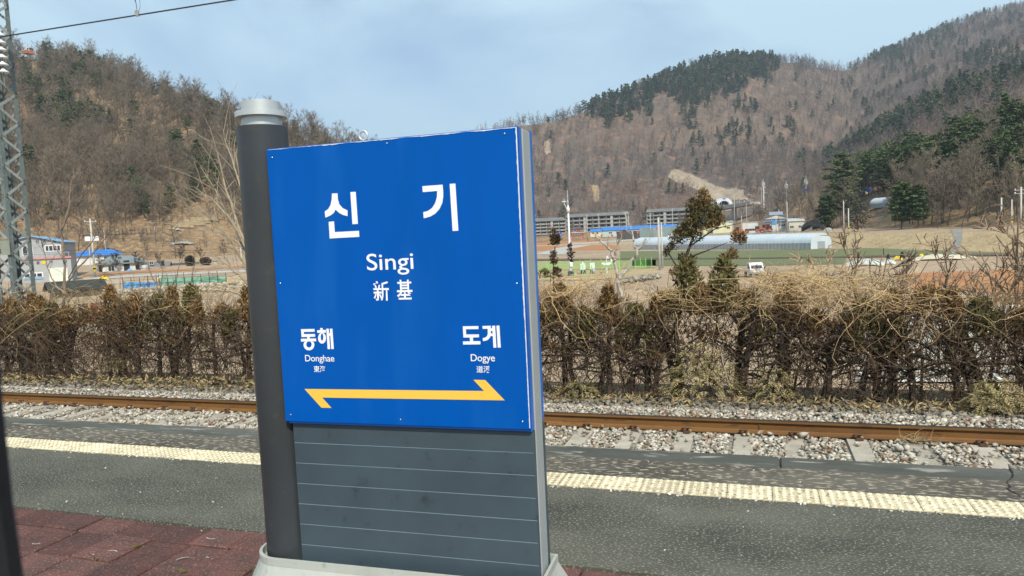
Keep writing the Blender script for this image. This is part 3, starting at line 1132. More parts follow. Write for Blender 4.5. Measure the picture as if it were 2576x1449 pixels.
# ------------------------------------------------------------------ railway track
RUST = mat('rusty_rail', (.20, .098, .030), (.145, .068, .022), scale=3, detail=8, rough=.7, c3=(.10, .05, .02), fine=(22, .58, .7), stretch=(.25, 1, 1))
RHEAD = mat('worn_rail_head', (.16, .13, .105), (.10, .085, .075), scale=5, rough=.35, metal=.6)
CLIP = mat('rusty_clip', (.115, .060, .042), (.07, .04, .03), scale=40, rough=.7)
SLEEP = mat('grey_concrete_sleeper', (.47, .425, .345), (.34, .30, .235), scale=4, detail=9, bump=.5, bscale=60, objrand=.12)
PAD = mat('sandy_pad', (.42, .33, .19), (.3, .23, .14), scale=20)
RZ = -.62                                                         # foot of the rail
R_FAR, R_NEAR = 8.86, 7.36
track = thing('railway_track', 'single railway track with rusty brown rails on concrete sleepers, behind the platform edge', 'railway track', (0, 0, 0))
prof = [(-.0635, 0), (.0635, 0), (.0635, .011), (.022, .026), (.0083, .040), (.0083, .118), (.034, .128), (.0365, .134), (.0365, .153), (-.0365, .153), (-.0365, .134), (-.034, .128), (-.0083, .118), (-.0083, .040), (-.022, .026), (-.0635, .011)]
for yr in (R_FAR, R_NEAR):
    b = MB()
    b.prism([(yr + p[0], RZ + p[1]) for p in prof], -32, 16, 'x')
    b.cur = 1
    b.box((-8, yr, RZ + .1545), (48, .058, .006))
    b.build('rail', [RUST, RHEAD], track)
    b = MB()
    b.cur = 0
    b.box((.02, yr - .0175, RZ + .085), (.012, .012, .055))
    b.build('rail_weld', [RUST], track)
sb = MB()
w0, w1, hh = .13, .105, .2
sb.prism([(-w0, -hh), (w0, -hh), (w1, 0), (-w1, 0)], 8.11 - 1.2, 8.11 + 1.2, 'y')
sleeper_me = sb.mesh('sleeper', SLEEP)


def clip_mesh(sgn):
    b = MB()
    b.smooth = True
    P = []
    for t in np.linspace(0, 1, 12):
        a = -1.2 + t * 4.6
        P.append((.052 * math.cos(a) - .01 + .05 * max(0, t - .75) * 3, sgn * (-.088 - .03 * math.sin(a) + .02 * t), .026 + .028 * math.sin(t * PI), .0085))
    b.tubes([P], 6)
    b.smooth = False
    b.box((.02, sgn * -.115, .006), (.075, .05, .022))
    return b.mesh('rail_clip', CLIP)


CLIPS = {1: clip_mesh(1), -1: clip_mesh(-1)}
pb = MB()
pb.box((.055, -.083, .017), (.022, .028, .022))
pad_me = pb.mesh('insulator', PAD)
clip_px = [225, 460, 715, 985, 1265, 1585, 1890, 2230]
for k in range(-47, 26):
    xx = -2.36 + .622 * k + 3.4
    s = link('sleeper', sleeper_me, track, (xx, 0, RZ - .012 + RND.uniform(-.006, .004)), RND.uniform(-.006, .006))
    for yr in (R_FAR, R_NEAR):
        for sg in (1, -1):
            c = link('rail_clip', CLIPS[sg], s, (0, yr, .012))
            c.rotation_euler = (0, 0, RND.uniform(-.12, .12))
            if sg == 1:
                link('insulator', pad_me, s, (0, yr, .012))

BALL = mat('pale_ballast', (.48, .45, .38), (.32, .28, .22), scale=7, island=.5, c3=(.25, .165, .105), fine=(9, .55, .62), rough=.9)
BALLD = mat('grey_brown_ballast', (.25, .225, .185), (.17, .15, .12), scale=4, island=.5, rough=.95)
BEDM = mat('ballast_bed', (.36, .33, .28), (.2, .18, .15), scale=30, detail=9, bump=1, bscale=40)
b = MB()
b.prism([(5.94, -.72), (5.94, -.66), (6.6, -.66), (9.3, -.66), (9.75, -.63), (10.1, -.72), (11.5, -.80), (12.7, -.92), (12.7, -1.6), (5.94, -1.6)], -40, 22, 'x')
tag(b.build('ballast_bed', BEDM), kind='structure')
b = MB()
b.add([(x_, y_, z_) for x_ in (-40, 22) for y_, z_ in ((10.55, -.738), (11.5, -.792), (12.75, -.90), (13.3, -1.05))], [(i, 4 + i, 5 + i, 1 + i) for i in range(3)])
tag(b.build('hedge_verge', mat('brown_leafy_soil', (.215, .150, .085), (.12, .085, .05), scale=5, detail=9, c3=(.33, .25, .14), fine=(40, .54, .66), bump=1, bscale=30)), kind='structure')


def zb(x, y, g, n):
    base = np.interp(y, [6, 8.6, 9.1, 9.7, 10.15], [-.645, -.645, -.63, -.605, -.70])
    phase = ((x + 2.36 - 3.4) / .622) % 1
    onsl = (np.minimum(phase, 1 - phase) * .622 < .125) & (y < 9.32) & (y > 6.91)
    top = base + g.uniform(-.012, .02, n)
    return np.where(onsl, np.where(g.uniform(0, 1, n) < .05, RZ + .012, RZ - .12), top)


def xden(g, n):
    return np.concatenate([g.uniform(-17, 5, n * 2 // 3), g.uniform(-9, 4.5, n - n * 2 // 3)])


def notrail(V, F):
    return V, F


V, F = stones(21000, (-17, 5), (7.45, 8.78), zb, .016, .033, .75, 21, xden)
V2, F2 = stones(19000, (-17, 5), (8.95, 10.2), zb, .016, .033, .75, 22, xden)
tag(link('ballast', np_mesh('ballast', np.concatenate([V, V2]), np.concatenate([F, F2 + len(V)]), BALL)), 'pale grey crushed-stone ballast around the sleepers', kind='stuff')
V, F = stones(5200, (-17, 5), (10.05, 11.3), lambda x, y, g, n: np.interp(y, [10, 11.3], [-.69, -.77]) + g.uniform(-.01, .03, n), .02, .05, .8, 23, xden)
tag(link('ballast_fines', np_mesh('ballast_fines', V, F, BALLD)), 'dull brown-grey stones at the foot of the hedge', kind='stuff')
for i, (px, py, s) in enumerate([(1912, 1078, .05), (1936, 1083, .04), (2012, 1073, .038), (1520, 1066, .03), (2262, 1128, .05), (2280, 1126, .045), (1100, 1015, .04)]):
    p = at_z(px, py, RZ + .03)
    V, F = stones(1, (p.x, p.x), (min(p.y, 8.74), min(p.y, 8.74)), lambda x, y, g, n: np.full(n, RZ + .03), s, s, .8, 50 + i)
    tag(link('loose_stone', np_mesh('loose_stone', V, F, BALL)), ['pale stone lying against the rail on a sleeper', 'brown stone lying beside the pale one on a sleeper', 'small pale stone caught at a rail clip', 'small stone resting against the rail foot', 'pale stone on the sleeper furthest along the rail', 'whitish stone beside another on the last sleeper', 'stone at the rail foot behind the sign'][i], 'stone')
# ------------------------------------------------------------------ station name sign
BLUE = mat('blue_sign_face', (.0, .088, .405), (.0, .074, .345), scale=1.1, rough=.22, spec=.10, local=True, c3=(.008, .115, .44), fine=(2.2, .5, .75), stretch=(1.6, 1, .35))
BLUEF = mat('blue_painted_frame', (.012, .16, .60), (.01, .13, .52), scale=2, rough=.3, spec=.5, local=True)
SILV = mat('brushed_silver', (.62, .65, .64), (.52, .55, .54), scale=4, rough=.42, metal=.55, spec=.5, local=True)
SIDEG = mat('grey_aluminium_edge', (.38, .41, .41), (.34, .37, .37), scale=3, rough=.45, metal=.1, local=True)
BLK = mat('black_rubber_gap', (.008, .008, .01), (.012, .012, .012), scale=5, rough=.7, local=True)
POLE = mat('charcoal_pole_paint', (.038, .044, .050), (.030, .034, .037), scale=1.6, rough=.36, spec=.4, local=True, c3=(.06, .057, .05), fine=(14, .60, .80))
SLATE = mat('slate_blue_board', (.052, .078, .096), (.040, .058, .073), scale=1.8, detail=8, rough=.42, spec=.5, local=True, c3=(.022, .028, .034), fine=(14, .64, .86))
SEAM = mat('pale_seam', (.20, .28, .33), (.16, .23, .28), scale=3, local=True)
BASEM = mat('pale_grey_base', (.44, .45, .41), (.36, .37, .33), scale=3, detail=8, rough=.5, spec=.4, local=True, c3=(.30, .29, .25), fine=(18, .64, .76))
LETW = mat('white_vinyl', (.80, .82, .86), (.79, .81, .85), scale=2, rough=.4, local=True)
YEL = mat('yellow_vinyl', (.85, .52, .075), (.84, .51, .075), scale=2, rough=.4, local=True)
CHIP = mat('chipped_white_edge', (.80, .80, .80), (.55, .60, .68), scale=30, rough=.5, local=True)
SCREW = mat('bright_screw', (.65, .66, .68), (.5, .5, .5), scale=50, rough=.25, metal=1, local=True)

sg = thing('station_sign', 'tall blue station name sign with white lettering on a dark pole and grey base', 'station sign', (-1.7, 3.0, 0), math.radians(2))
XL, XR, ZB_, ZT = -.548, .732, .990, 2.343
b = MB()
b.bev((0, 0, 0), (XR - XL, ZT - ZB_, .012), .003)
b.v = [((XL + XR) / 2 + p[0], -.0 - p[2] - .0065 + .006, (ZB_ + ZT) / 2 + p[1]) for p in b.v]
b.build('face_board', BLUE, sg)
b = MB()
b.box(((XL + XR) / 2 + .006, .031, (ZB_ + ZT) / 2 - .006), (XR - XL - .014, .046, ZT - ZB_ + .012))
b.build('front_frame', BLUEF, sg)
b = MB()                                                         # worn white edge round the face: one ragged band, round the corner
TOP = [(XL + .012 + (XR - .006 - XL - .012) * i / 110, i) for i in range(111)]
wv = [.0052 * (.55 + .45 * math.sin(i * .37) * math.sin(i * .11 + 1)) * RND.uniform(.55, 1.25) * (.45 if i < 20 else 1) for i in range(111)]
V = [(x, -.0085, ZT - .0035) for x, i in TOP] + [(x, -.0085, ZT - .0035 - wv[i]) for x, i in TOP]
b.add(V, [(i, 111 + i, 112 + i, i + 1) for i in range(110)])
wv2 = [.0062 * RND.uniform(.75, 1.1) * (1 if i < 70 else .75) for i in range(111)]
zz_ = [ZT - .0035 - (ZT - ZB_ - .012) * i / 110 for i in range(111)]
o = len(b.v)
b.add([(XR - .003, -.0085, z) for z in zz_] + [(XR - .003 - wv2[i], -.0085, z) for i, z in enumerate(zz_)], [])
b.f += [(o + i, o + i + 1, o + 112 + i, o + 111 + i) for i in range(110)]
b.mi = [0] * len(b.f)
b.sm = [False] * len(b.f)
b.build('worn_edge', CHIP, sg)
b = MB()
b.box(((XL + XR) / 2 + .01, .061, 1.30), (XR - XL - .03, .014, 2.08))
b.box(((XL + XR) / 2 + .01, .195, 1.30), (XR - XL - .03, .014, 2.08))
b.build('gap_strip', BLK, sg)
b = MB()
b.bev((.0, 0, 0), (.124, 2.08, 1.22), .004)
b.v = [(.734 - .61 + p[2], .128 + p[0], 1.302 + p[1]) for p in b.v]
b.build('core', SIDEG, sg)
b = MB()
b.box(((XL + XR) / 2 + .006, .220, (ZB_ + ZT) / 2), (XR - XL - .014, .034, ZT - ZB_ + .012))
b.build('rear_board', BLUEF, sg)

# dark panel boards below the face, with pale seams between them
zs = [.973, .873, .7675, .661, .555, .4485, .3405, .235]
for i in range(7):
    b = MB()
    b.bev((0, 0, 0), (1.262, zs[i] - zs[i + 1] - .0022, .03), .0022)
    b.v = [(.1015 + p[0], .042 - p[2], (zs[i] + zs[i + 1]) / 2 + p[1]) for p in b.v]
    b.build('panel_board', SLATE, sg)
    b = MB()
    b.bev((0, 0, 0), (1.262, zs[i] - zs[i + 1] - .0022, .03), .0022)
    b.v = [(.1015 + p[0], .220 + p[2], (zs[i] + zs[i + 1]) / 2 + p[1]) for p in b.v]
    b.build('panel_board', SLATE, sg)
b = MB()
for z in zs[1:7]:
    b.box((.1015, .0405, z), (1.2575, .0265, .0024))
    b.box((.1015, .2215, z), (1.2575, .0265, .0024))
b.build('seam', SEAM, sg)

# pole with its silver cap
px0, py0 = -.653, .124
b = MB()
b.turned([(.126, .2), (.126, 2.472), (.09, 2.472)], (px0, py0, 0), 64)
b.build('pole', POLE, sg)
b = MB()
b.turned([(.0975, 2.46), (.0975, 2.52), (.1268, 2.52), (.1275, 2.521), (.1275, 2.5465), (.1268, 2.5475), (.0965, 2.5475), (.0965, 2.5975), (.0955, 2.599), (.0, 2.599)], (px0, py0, 0), 64)
b.build('cap', SILV, sg)
b = MB()
b.smooth = True
R0, r0_, n1_, n2_ = .0215, .0062, 20, 8
V = []
for i in range(n1_):
    for j in range(n2_):
        a, c = 2 * PI * i / n1_, 2 * PI * j / n2_
        V.append((-.073 + (R0 + r0_ * math.cos(c)) * math.cos(a), .1 + r0_ * math.sin(c), 2.382 + (R0 + r0_ * math.cos(c)) * math.sin(a)))
b.add(V, [(i * n2_ + j, ((i + 1) % n1_) * n2_ + j, ((i + 1) % n1_) * n2_ + (j + 1) % n2_, i * n2_ + (j + 1) % n2_) for i in range(n1_) for j in range(n2_)])
b.cyl((-.073, .1, 2.335), (-.073, .1, 2.362), .008, n=10)
b.build('eye_bolt', SILV, sg)

# base: a rimmed collar round pole and panels, and a flared skirt
def outline(off, n=14):
    r = .165 + off
    P = []
    yb, yf = .124 + r, .124 - r
    for k in range(n + 1):
        a = PI / 2 + PI * k / n
        P.append((px0 + r * math.cos(a), .124 + r * math.sin(a)))
    P += [(.758 + off * .8, yf), (.758 + off * .8, yb)]
    return P


b = MB()
rings = [(0, .245, .0), (0, .281, .0), (-.016, .283, .0), (-.016, .24, .0)]
n = len(outline(0))
for off, z, _ in rings:
    b.add([(p[0], p[1], z) for p in outline(off)], [])
for k in range(len(rings) - 1):
    b.f += [(k * n + i, k * n + (i + 1) % n, (k + 1) * n + (i + 1) % n, (k + 1) * n + i) for i in range(n)]
b.f.append(tuple(3 * n + i for i in range(n)))
b.mi = [0] * len(b.f)
b.sm = [False] * len(b.f)
b.build('base_collar', BASEM, sg)
b = MB()
prof_ = [(-.002, .246), (.008, .225), (.03, .18), (.062, .11), (.085, .05), (.09, 0)]
for off, z in prof_:
    b.add([(p[0], p[1], z) for p in outline(off)], [])
for k in range(len(prof_) - 1):
    b.f += [(k * n + i, k * n + (i + 1) % n, (k + 1) * n + (i + 1) % n, (k + 1) * n + i) for i in range(n)]
b.mi = [0] * len(b.f)
b.sm = [False] * len(b.f)
b.build('base_skirt', BASEM, sg)
rv = MB()
rv.smooth = True
rv.lathe([(.009, 0), (.0085, .004), (.004, .007)], n=10)
rivet_me = rv.mesh('rivet', SILV)
for k in range(9):
    o = link('rivet', rivet_me, sg, (-.66 + .165 * k, .124 - .165 - .034, .172))
    o.rotation_euler = (PI / 2 - .42, 0, 0)

# lettering, cut as flat vinyl on the face
LET = [('sin',[[(-0.2004,2.1071),(-0.1701,2.1064),(-0.1701,2.0779),(-0.1642,2.0544),(-0.1477,2.0353),(-0.1226,2.0229),(-0.1245,1.9957),(-0.148,2.0024),(-0.1692,2.0139),(-0.186,2.0301),(-0.1968,2.0148),(-0.2171,2.003),(-0.2435,1.9946),(-0.2454,2.0241),(-0.2258,2.0347),(-0.2112,2.0541),(-0.2031,2.0798)]]),('sin',[[(-0.1015,2.1077),(-0.073,2.1077),(-0.0721,1.9566),(-0.1013,1.9563)]]),('sin',[[(-0.2276,1.9741),(-0.1983,1.9745),(-0.1979,1.9236),(-0.0689,1.9237),(-0.0689,1.8952),(-0.2279,1.8942)]]),('gi',[[(0.2678,2.1118),(0.3678,2.1123),(0.3692,2.0821),(0.3679,2.059),(0.3618,2.0303),(0.3471,2.0049),(0.3257,1.9845),(0.2995,1.9718),(0.266,1.9653),(0.2658,1.9936),(0.2897,1.9981),(0.3114,2.011),(0.3272,2.0323),(0.337,2.0579),(0.3398,2.0857),(0.2687,2.0848)]]),('gi',[[(0.4023,2.1136),(0.4302,2.1135),(0.4327,1.901),(0.4046,1.9006)]]),('donghae',[[(-0.4201,1.4567),(-0.3442,1.4573),(-0.3442,1.4438),(-0.4051,1.443),(-0.4053,1.432),(-0.3433,1.4325),(-0.3437,1.4191),(-0.374,1.4181),(-0.3742,1.4103),(-0.3392,1.4102),(-0.3396,1.3964),(-0.4245,1.395),(-0.4239,1.4089),(-0.389,1.4095),(-0.3888,1.418),(-0.4197,1.4173)]]),('ring',[[(-0.3507,1.3788),(-0.3516,1.3735),(-0.3538,1.3684),(-0.3569,1.3636),(-0.361,1.3595),(-0.3658,1.356),(-0.3713,1.3535),(-0.3771,1.3519),(-0.3831,1.3514),(-0.389,1.3519),(-0.3945,1.3535),(-0.3996,1.356),(-0.404,1.3594),(-0.4074,1.3636),(-0.4099,1.3683),(-0.4112,1.3735),(-0.4114,1.3789),(-0.4104,1.3842),(-0.4082,1.3894),(-0.4051,1.3941),(-0.4012,1.3952),(-0.3966,1.3952),(-0.3913,1.3952),(-0.3856,1.3952),(-0.3797,1.3951),(-0.3738,1.3951),(-0.3681,1.3951),(-0.3629,1.3951),(-0.3583,1.3951),(-0.3546,1.394),(-0.3522,1.3893),(-0.3508,1.3842)],[(-0.3656,1.3808),(-0.3662,1.3778),(-0.3672,1.3749),(-0.3688,1.3722),(-0.3709,1.3699),(-0.3734,1.368),(-0.3761,1.3666),(-0.379,1.3657),(-0.382,1.3654),(-0.3849,1.3657),(-0.3877,1.3666),(-0.3902,1.368),(-0.3924,1.3699),(-0.3941,1.3722),(-0.3953,1.3749),(-0.3959,1.3778),(-0.396,1.3808),(-0.3955,1.3838),(-0.3944,1.3867),(-0.3928,1.3893),(-0.3907,1.3916),(-0.3883,1.3935),(-0.3855,1.3949),(-0.3827,1.3951),(-0.3797,1.395),(-0.3767,1.395),(-0.3739,1.3949),(-0.3714,1.3935),(-0.3692,1.3916),(-0.3675,1.3893),(-0.3663,1.3866),(-0.3657,1.3837)]]),('donghae',[[(-0.3302,1.4503),(-0.3125,1.4514),(-0.3126,1.4614),(-0.2988,1.4619),(-0.2987,1.452),(-0.2818,1.4523),(-0.2818,1.4386),(-0.3302,1.4378)]]),('ring',[[(-0.2836,1.4119),(-0.2844,1.4066),(-0.286,1.4015),(-0.2884,1.3969),(-0.2914,1.3928),(-0.295,1.3894),(-0.299,1.3869),(-0.3033,1.3854),(-0.3076,1.3849),(-0.3119,1.3854),(-0.3159,1.387),(-0.3195,1.3895),(-0.3226,1.3929),(-0.3251,1.397),(-0.3268,1.4017),(-0.3277,1.4067),(-0.3277,1.412),(-0.3269,1.4173),(-0.3252,1.4224),(-0.3228,1.427),(-0.3198,1.4311),(-0.3162,1.4345),(-0.3122,1.4369),(-0.308,1.4376),(-0.3037,1.4376),(-0.2994,1.4376),(-0.2953,1.4369),(-0.2917,1.4343),(-0.2886,1.431),(-0.2862,1.4269),(-0.2845,1.4222),(-0.2836,1.4171)],[(-0.2982,1.4169),(-0.2986,1.4134),(-0.2992,1.4101),(-0.3001,1.407),(-0.3012,1.4044),(-0.3024,1.4022),(-0.3037,1.4005),(-0.3051,1.3995),(-0.3065,1.3992),(-0.3079,1.3995),(-0.3092,1.4005),(-0.3103,1.4022),(-0.3112,1.4044),(-0.3118,1.4071),(-0.3123,1.4101),(-0.3124,1.4135),(-0.3123,1.4169),(-0.3119,1.4204),(-0.3112,1.4237),(-0.3104,1.4267),(-0.3093,1.4294),(-0.308,1.4316),(-0.3067,1.4332),(-0.3053,1.4342),(-0.3039,1.4346),(-0.3025,1.4342),(-0.3013,1.4332),(-0.3002,1.4316),(-0.2993,1.4294),(-0.2986,1.4267),(-0.2982,1.4236),(-0.298,1.4203)]]),('donghae',[[(-0.2789,1.4578),(-0.2655,1.4581),(-0.265,1.4357),(-0.2599,1.4359),(-0.2597,1.4578),(-0.2455,1.4583),(-0.2448,1.3584),(-0.2592,1.3581),(-0.2591,1.423),(-0.2653,1.4226),(-0.2646,1.358),(-0.2789,1.3577)]]),('dogye',[[(0.43,1.4641),(0.5058,1.4647),(0.5056,1.4509),(0.4443,1.4503),(0.4443,1.4265),(0.5062,1.4264),(0.506,1.4131),(0.4764,1.4121),(0.4769,1.3954),(0.5114,1.3953),(0.511,1.3805),(0.427,1.3797),(0.4267,1.3941),(0.4614,1.3945),(0.4609,1.412),(0.4303,1.4121)]]),('dogye',[[(0.5249,1.4646),(0.5648,1.4655),(0.5645,1.4542),(0.571,1.4543),(0.5708,1.4654),(0.5859,1.4658),(0.5869,1.3655),(0.5725,1.3651),(0.5725,1.4185),(0.5618,1.4184),(0.5573,1.4104),(0.5505,1.4034),(0.5419,1.3986),(0.5325,1.3963),(0.5236,1.396),(0.5239,1.4091),(0.5314,1.4105),(0.5399,1.414),(0.5458,1.4202),(0.5486,1.4273),(0.5494,1.4361),(0.5495,1.4518),(0.5256,1.4516)],[(0.5645,1.4417),(0.5718,1.4416),(0.5722,1.4307),(0.5635,1.4305)]]),('dogye',[[(0.5918,1.4658),(0.6061,1.4662),(0.6077,1.366),(0.5932,1.3653)]]),('arrow',[[(-0.4237,1.1581),(0.517,1.165),(0.4681,1.2165),(0.5257,1.2161),(0.6143,1.1236),(-0.3273,1.1168),(-0.279,1.0662),(-0.3353,1.066)]]),('screws',[[(-0.5207,1.6855),(0.6961,1.6539),(-0.513,1.0249),(0.0892,1.0197),(0.694,1.0273),(-0.5158,2.3013),(0.1024,2.3188),(0.6728,2.3147)]])]
YF = -.0083
by, RINGS = {}, []
for nm, loops in LET:
    if nm == 'screws':
        for (x, z) in loops[0]:
            s = MB()
            s.smooth = True
            s.lathe([(.0048, 0), (.0044, .002), (.002, .0032)], n=10)
            s.v = [(x + p[0], YF + .001 - p[2], z + p[1]) for p in s.v]
            s.build('screw', SCREW, sg)
        continue
    key = {'ring': None}.get(nm, nm)
    if nm == 'ring':
        key = 'donghae'
    m = by.setdefault(key, MB())
    if nm == 'ring':
        O, I = loops
        n = len(O)
        y = YF - .0004
        F = []
        for k in range(n):
            j = (k + 1) % n
            if abs(O[k][1] - O[j][1]) < 1e-5 and abs(I[k][1] - I[j][1]) < 1e-5 and abs(O[k][1] - I[k][1]) < .0006:
                continue
            F.append((k, j, n + j, n + k))
        m.add([(p[0], y, p[1]) for p in O] + [(p[0], y, p[1]) for p in I], F)
    else:
        pts = [[Vector((p[0], p[1], 0)) for p in L] for L in loops]
        tri = tessellate_polygon(pts)
        flat = [p for L in loops for p in L]
        m.add([(p[0], YF, p[1]) for p in flat], [tuple(t) for t in tri])
for key, m in by.items():
    o = m.build('arrow' if key == 'arrow' else 'lettering', YEL if key == 'arrow' else LETW, sg)
    if key == 'arrow':
        o['label'] = 'yellow two-way arrow along the foot of the blue face'


def text_mesh(body, name, mats, parent, x0, z0, w, h, y, bold=0.0, spacing=1.0, ref=None):
    """flat lettering fitted into a box w x h whose lower left corner is (x0, z0); h is the height of ref (or the text)"""
    c = bpy.data.curves.new(name, 'FONT')
    c.body = body
    c.offset = bold
    c.space_character = spacing
    o = bpy.data.objects.new(name, c)
    COL.objects.link(o)
    bpy.context.view_layer.update()
    me = bpy.data.meshes.new_from_object(o)
    bpy.data.objects.remove(o)
    co = np.array([v.co[:] for v in me.vertices])
    lo, hi = co.min(0), co.max(0)
    base, top = (lo[1], hi[1]) if ref is None else ref
    sx, sz = w / (hi[0] - lo[0]), h / (top - base)
    for v in me.vertices:
        v.co = (x0 + (v.co.x - lo[0]) * sx, y, z0 + (v.co.y - base) * sz)
    me.materials.clear()
    me.materials.append(mats)
    return link(name, me, parent)


CAPS = (0.0, .7275)
text_mesh('Singi', 'lettering', LETW, sg, -.0385, 1.7355, .2405, .081, YF, .004, 1.0, CAPS)
text_mesh('新', 'lettering', LETW, sg, -.0128, 1.5885, .0815, .0945, YF, .012)
text_mesh('基', 'lettering', LETW, sg, .1085, 1.5925, .0825, .0935, YF, .012)
text_mesh('Donghae', 'lettering', LETW, sg, -.4080, 1.2970, .1620, .0335, YF, .004, .97, CAPS)
text_mesh('東海', 'lettering', LETW, sg, -.3635, 1.2430, .0650, .0325, YF, .012)
text_mesh('Dogye', 'lettering', LETW, sg, .4610, 1.3030, .1160, .0340, YF, .004, .97, CAPS)
text_mesh('道溪', 'lettering', LETW, sg, .4860, 1.2495, .0660, .0320, YF, .010)

b = MB()                                                         # concrete patch the sign stands on
b.add([(-2.62, 2.2, .006), (-.62, 2.2, .006), (-.60, 3.40, .006), (-1.2, 3.45, .006), (-2.35, 3.36, .006), (-2.60, 2.9, .006)], [(0, 1, 2, 3, 4, 5)])
tag(b.build('concrete_patch', CONC), kind='structure')
# ------------------------------------------------------------------ hedge row beside the track
HBARK = mat('dark_hedge_bark', (.062, .043, .032), (.034, .025, .020), scale=9, detail=8, objrand=.25, c3=(.15, .105, .07), fine=(30, .55, .68), bump=.6, bscale=40)
HTWIG = mat('brown_hedge_twigs', (.125, .080, .048), (.068, .046, .031), scale=5, island=.6)
CUT = mat('pale_cut_wood', (.62, .48, .30), (.5, .38, .24), scale=20)
HFOLB = mat('browned_conifer_sprays', (.245, .138, .050), (.15, .095, .036), scale=3, island=.5)
HFOLG = mat('olive_conifer_sprays', (.105, .105, .034), (.15, .115, .04), scale=3, island=.5)
VINE = mat('dead_straw_vines', (.58, .42, .215), (.43, .29, .145), scale=3, island=.4)
BRUSH = mat('fawn_brush', (.34, .215, .105), (.235, .145, .072), scale=2, island=.45)
CLIPG = mat('yellowing_conifer_clippings', (.30, .255, .105), (.38, .30, .155), scale=3, island=.45)
HAY = mat('dry_litter', (.40, .30, .165), (.28, .195, .105), scale=3, island=.45)


def walk(g, p, d, L, n, wig, ra, rb):
    p, d = np.array(p, float), np.array(d, float)
    out = [(*p, ra)]
    for i in range(n):
        d = d + g.normal(0, wig, 3)
        d /= np.linalg.norm(d)
        p = p + d * L / n
        out.append((*p, ra + (rb - ra) * (i + 1) / n))
    return out


def spray(b, g, c, rx, rz, n, size, upright=1.0):
    """upright scale-leaf sprays: each a short stem-like fan of thin blades"""
    for i in range(n):
        a, q, u = g.uniform(0, 6.28), g.uniform(0, 1) ** .5, g.uniform(-1, 1)
        w = math.sqrt(max(0, 1 - max(0, u) ** 1.5)) if u > 0 else 1
        p = np.array([c[0] + rx * q * w * math.cos(a), c[1] + rx * q * w * math.sin(a), c[2] + rz * u])
        base = unit(g.uniform(0, 6.28), g.normal(1.0 * upright, .35))
        for k in range(3):
            d = base + g.normal(0, .38, 3)
            d /= np.linalg.norm(d)
            e = np.cross(d, g.normal(0, 1, 3))
            e /= np.linalg.norm(e) + 1e-6
            L, w2 = size * g.uniform(.6, 1.3), size * g.uniform(.09, .16)
            b.add([p, p + d * L * .5 + e * w2, p + d * L, p + d * L * .5 - e * w2], [(0, 1, 2, 3)])


def hedge_parts(seed, stems, ntwig, tops, sidefol):
    g = np.random.default_rng(seed)
    tr, br, fo = MB(), MB(), MB()
    ends = []
    for s in range(stems):
        x0 = g.uniform(-.16, .16) + (s - (stems - 1) / 2) * .17
        p = walk(g, (x0, g.uniform(-.08, .08), -.1), (g.uniform(-.16, .16), 0, 1), g.uniform(1.25, 1.6), 7, .10, g.uniform(.045, .072), .026)
        tr.tubes([p], 7)
        for k in range(7):
            j = g.integers(3, 7)
            d = unit(g.uniform(0, 6.28), g.uniform(-.1, .8))
            d[1] *= .6
            q = walk(g, p[j][:3], d, g.uniform(.3, .75), 5, .22, g.uniform(.016, .034), .008)
            br.tubes([q], 5)
            ends.append(q[-1])
        for k in range(2):                                        # sawn stubs
            j = g.integers(2, 6)
            d = unit(g.uniform(-2.6, -.5), g.uniform(-.1, .6))
            a = np.array(p[j][:3])
            r = g.uniform(.010, .017)
            br.cur = 0
            br.cyl(a, a + d * .11, r * 1.2, r, 6, cap=False)
            br.cur = 1
            br.cyl(a + d * .1095, a + d * .112, r, r * .9, 6)
            br.cur = 0
    tw = []
    for k in range(ntwig):
        z = g.uniform(0, 1) ** .8 * 1.35
        q = (g.uniform(-.42, .42), g.normal(0, .19), z)
        if g.uniform() < .62:
            d = unit(g.uniform(0, 6.28), g.normal(1.0, .5))
        else:
            d = unit(g.uniform(0, 6.28), g.normal(.15, .45))
        tw.append(walk(g, q, d, g.uniform(.22, .75), 5, .24, g.uniform(.0035, .0075), .002))
    br.cur = 2
    br.tubes(tw, 3)
    for (cx, cz, rx, rz, n, green) in tops:
        fo.cur = 1 if green else 0
        spray(fo, g, (cx, g.uniform(-.06, .06), cz), rx, rz, n, .10)
    for k in range(sidefol):
        fo.cur = int(g.uniform() < .7)
        spray(fo, g, (g.uniform(-.4, .4), g.uniform(-.25, .1), g.uniform(.75, 1.4)), .09, .07, 22, .075, .4)
    return tr.mesh('trunk', HBARK), br.mesh('branches', [HBARK, CUT, HTWIG]), fo.mesh('foliage', [HFOLB, HFOLG])


HV = [hedge_parts(1, 2, 330, [(-.12, 1.55, .17, .30, 330, 0), (.2, 1.25, .2, .24, 170, 1)], 8),
      hedge_parts(2, 3, 380, [(-.1, 1.28, .26, .22, 260, 1), (.25, 1.42, .12, .2, 150, 0), (.2, .95, .2, .2, 90, 1)], 9),
      hedge_parts(3, 1, 360, [(.1, 1.38, .26, .16, 170, 0)], 5),
      hedge_parts(4, 2, 330, [(-.05, 1.62, .20, .36, 420, 1), (-.22, 1.42, .16, .2, 230, 0), (.25, 1.35, .16, .18, 170, 1)], 8),
      hedge_parts(5, 2, 400, [(-.2, 1.2, .22, .2, 130, 0), (.2, 1.32, .16, .2, 110, 0)], 6)]
HLAB = ['hedge conifer with a browned plume', 'broad many-stemmed hedge conifer', 'nearly bare hedge conifer', 'hedge conifer with an olive-green plume', 'twiggy thin-leaved hedge conifer']
order = [4, 2, 1, 2, 0, 1, 4, 2, 0, 4, 1, 3, 2, 0, 1, 4, 0, 3, 1, 2, 0, 1, 4, 0, 0, 1, 3, 3, 0, 4, 1, 2, 1, 4, 2, 1]
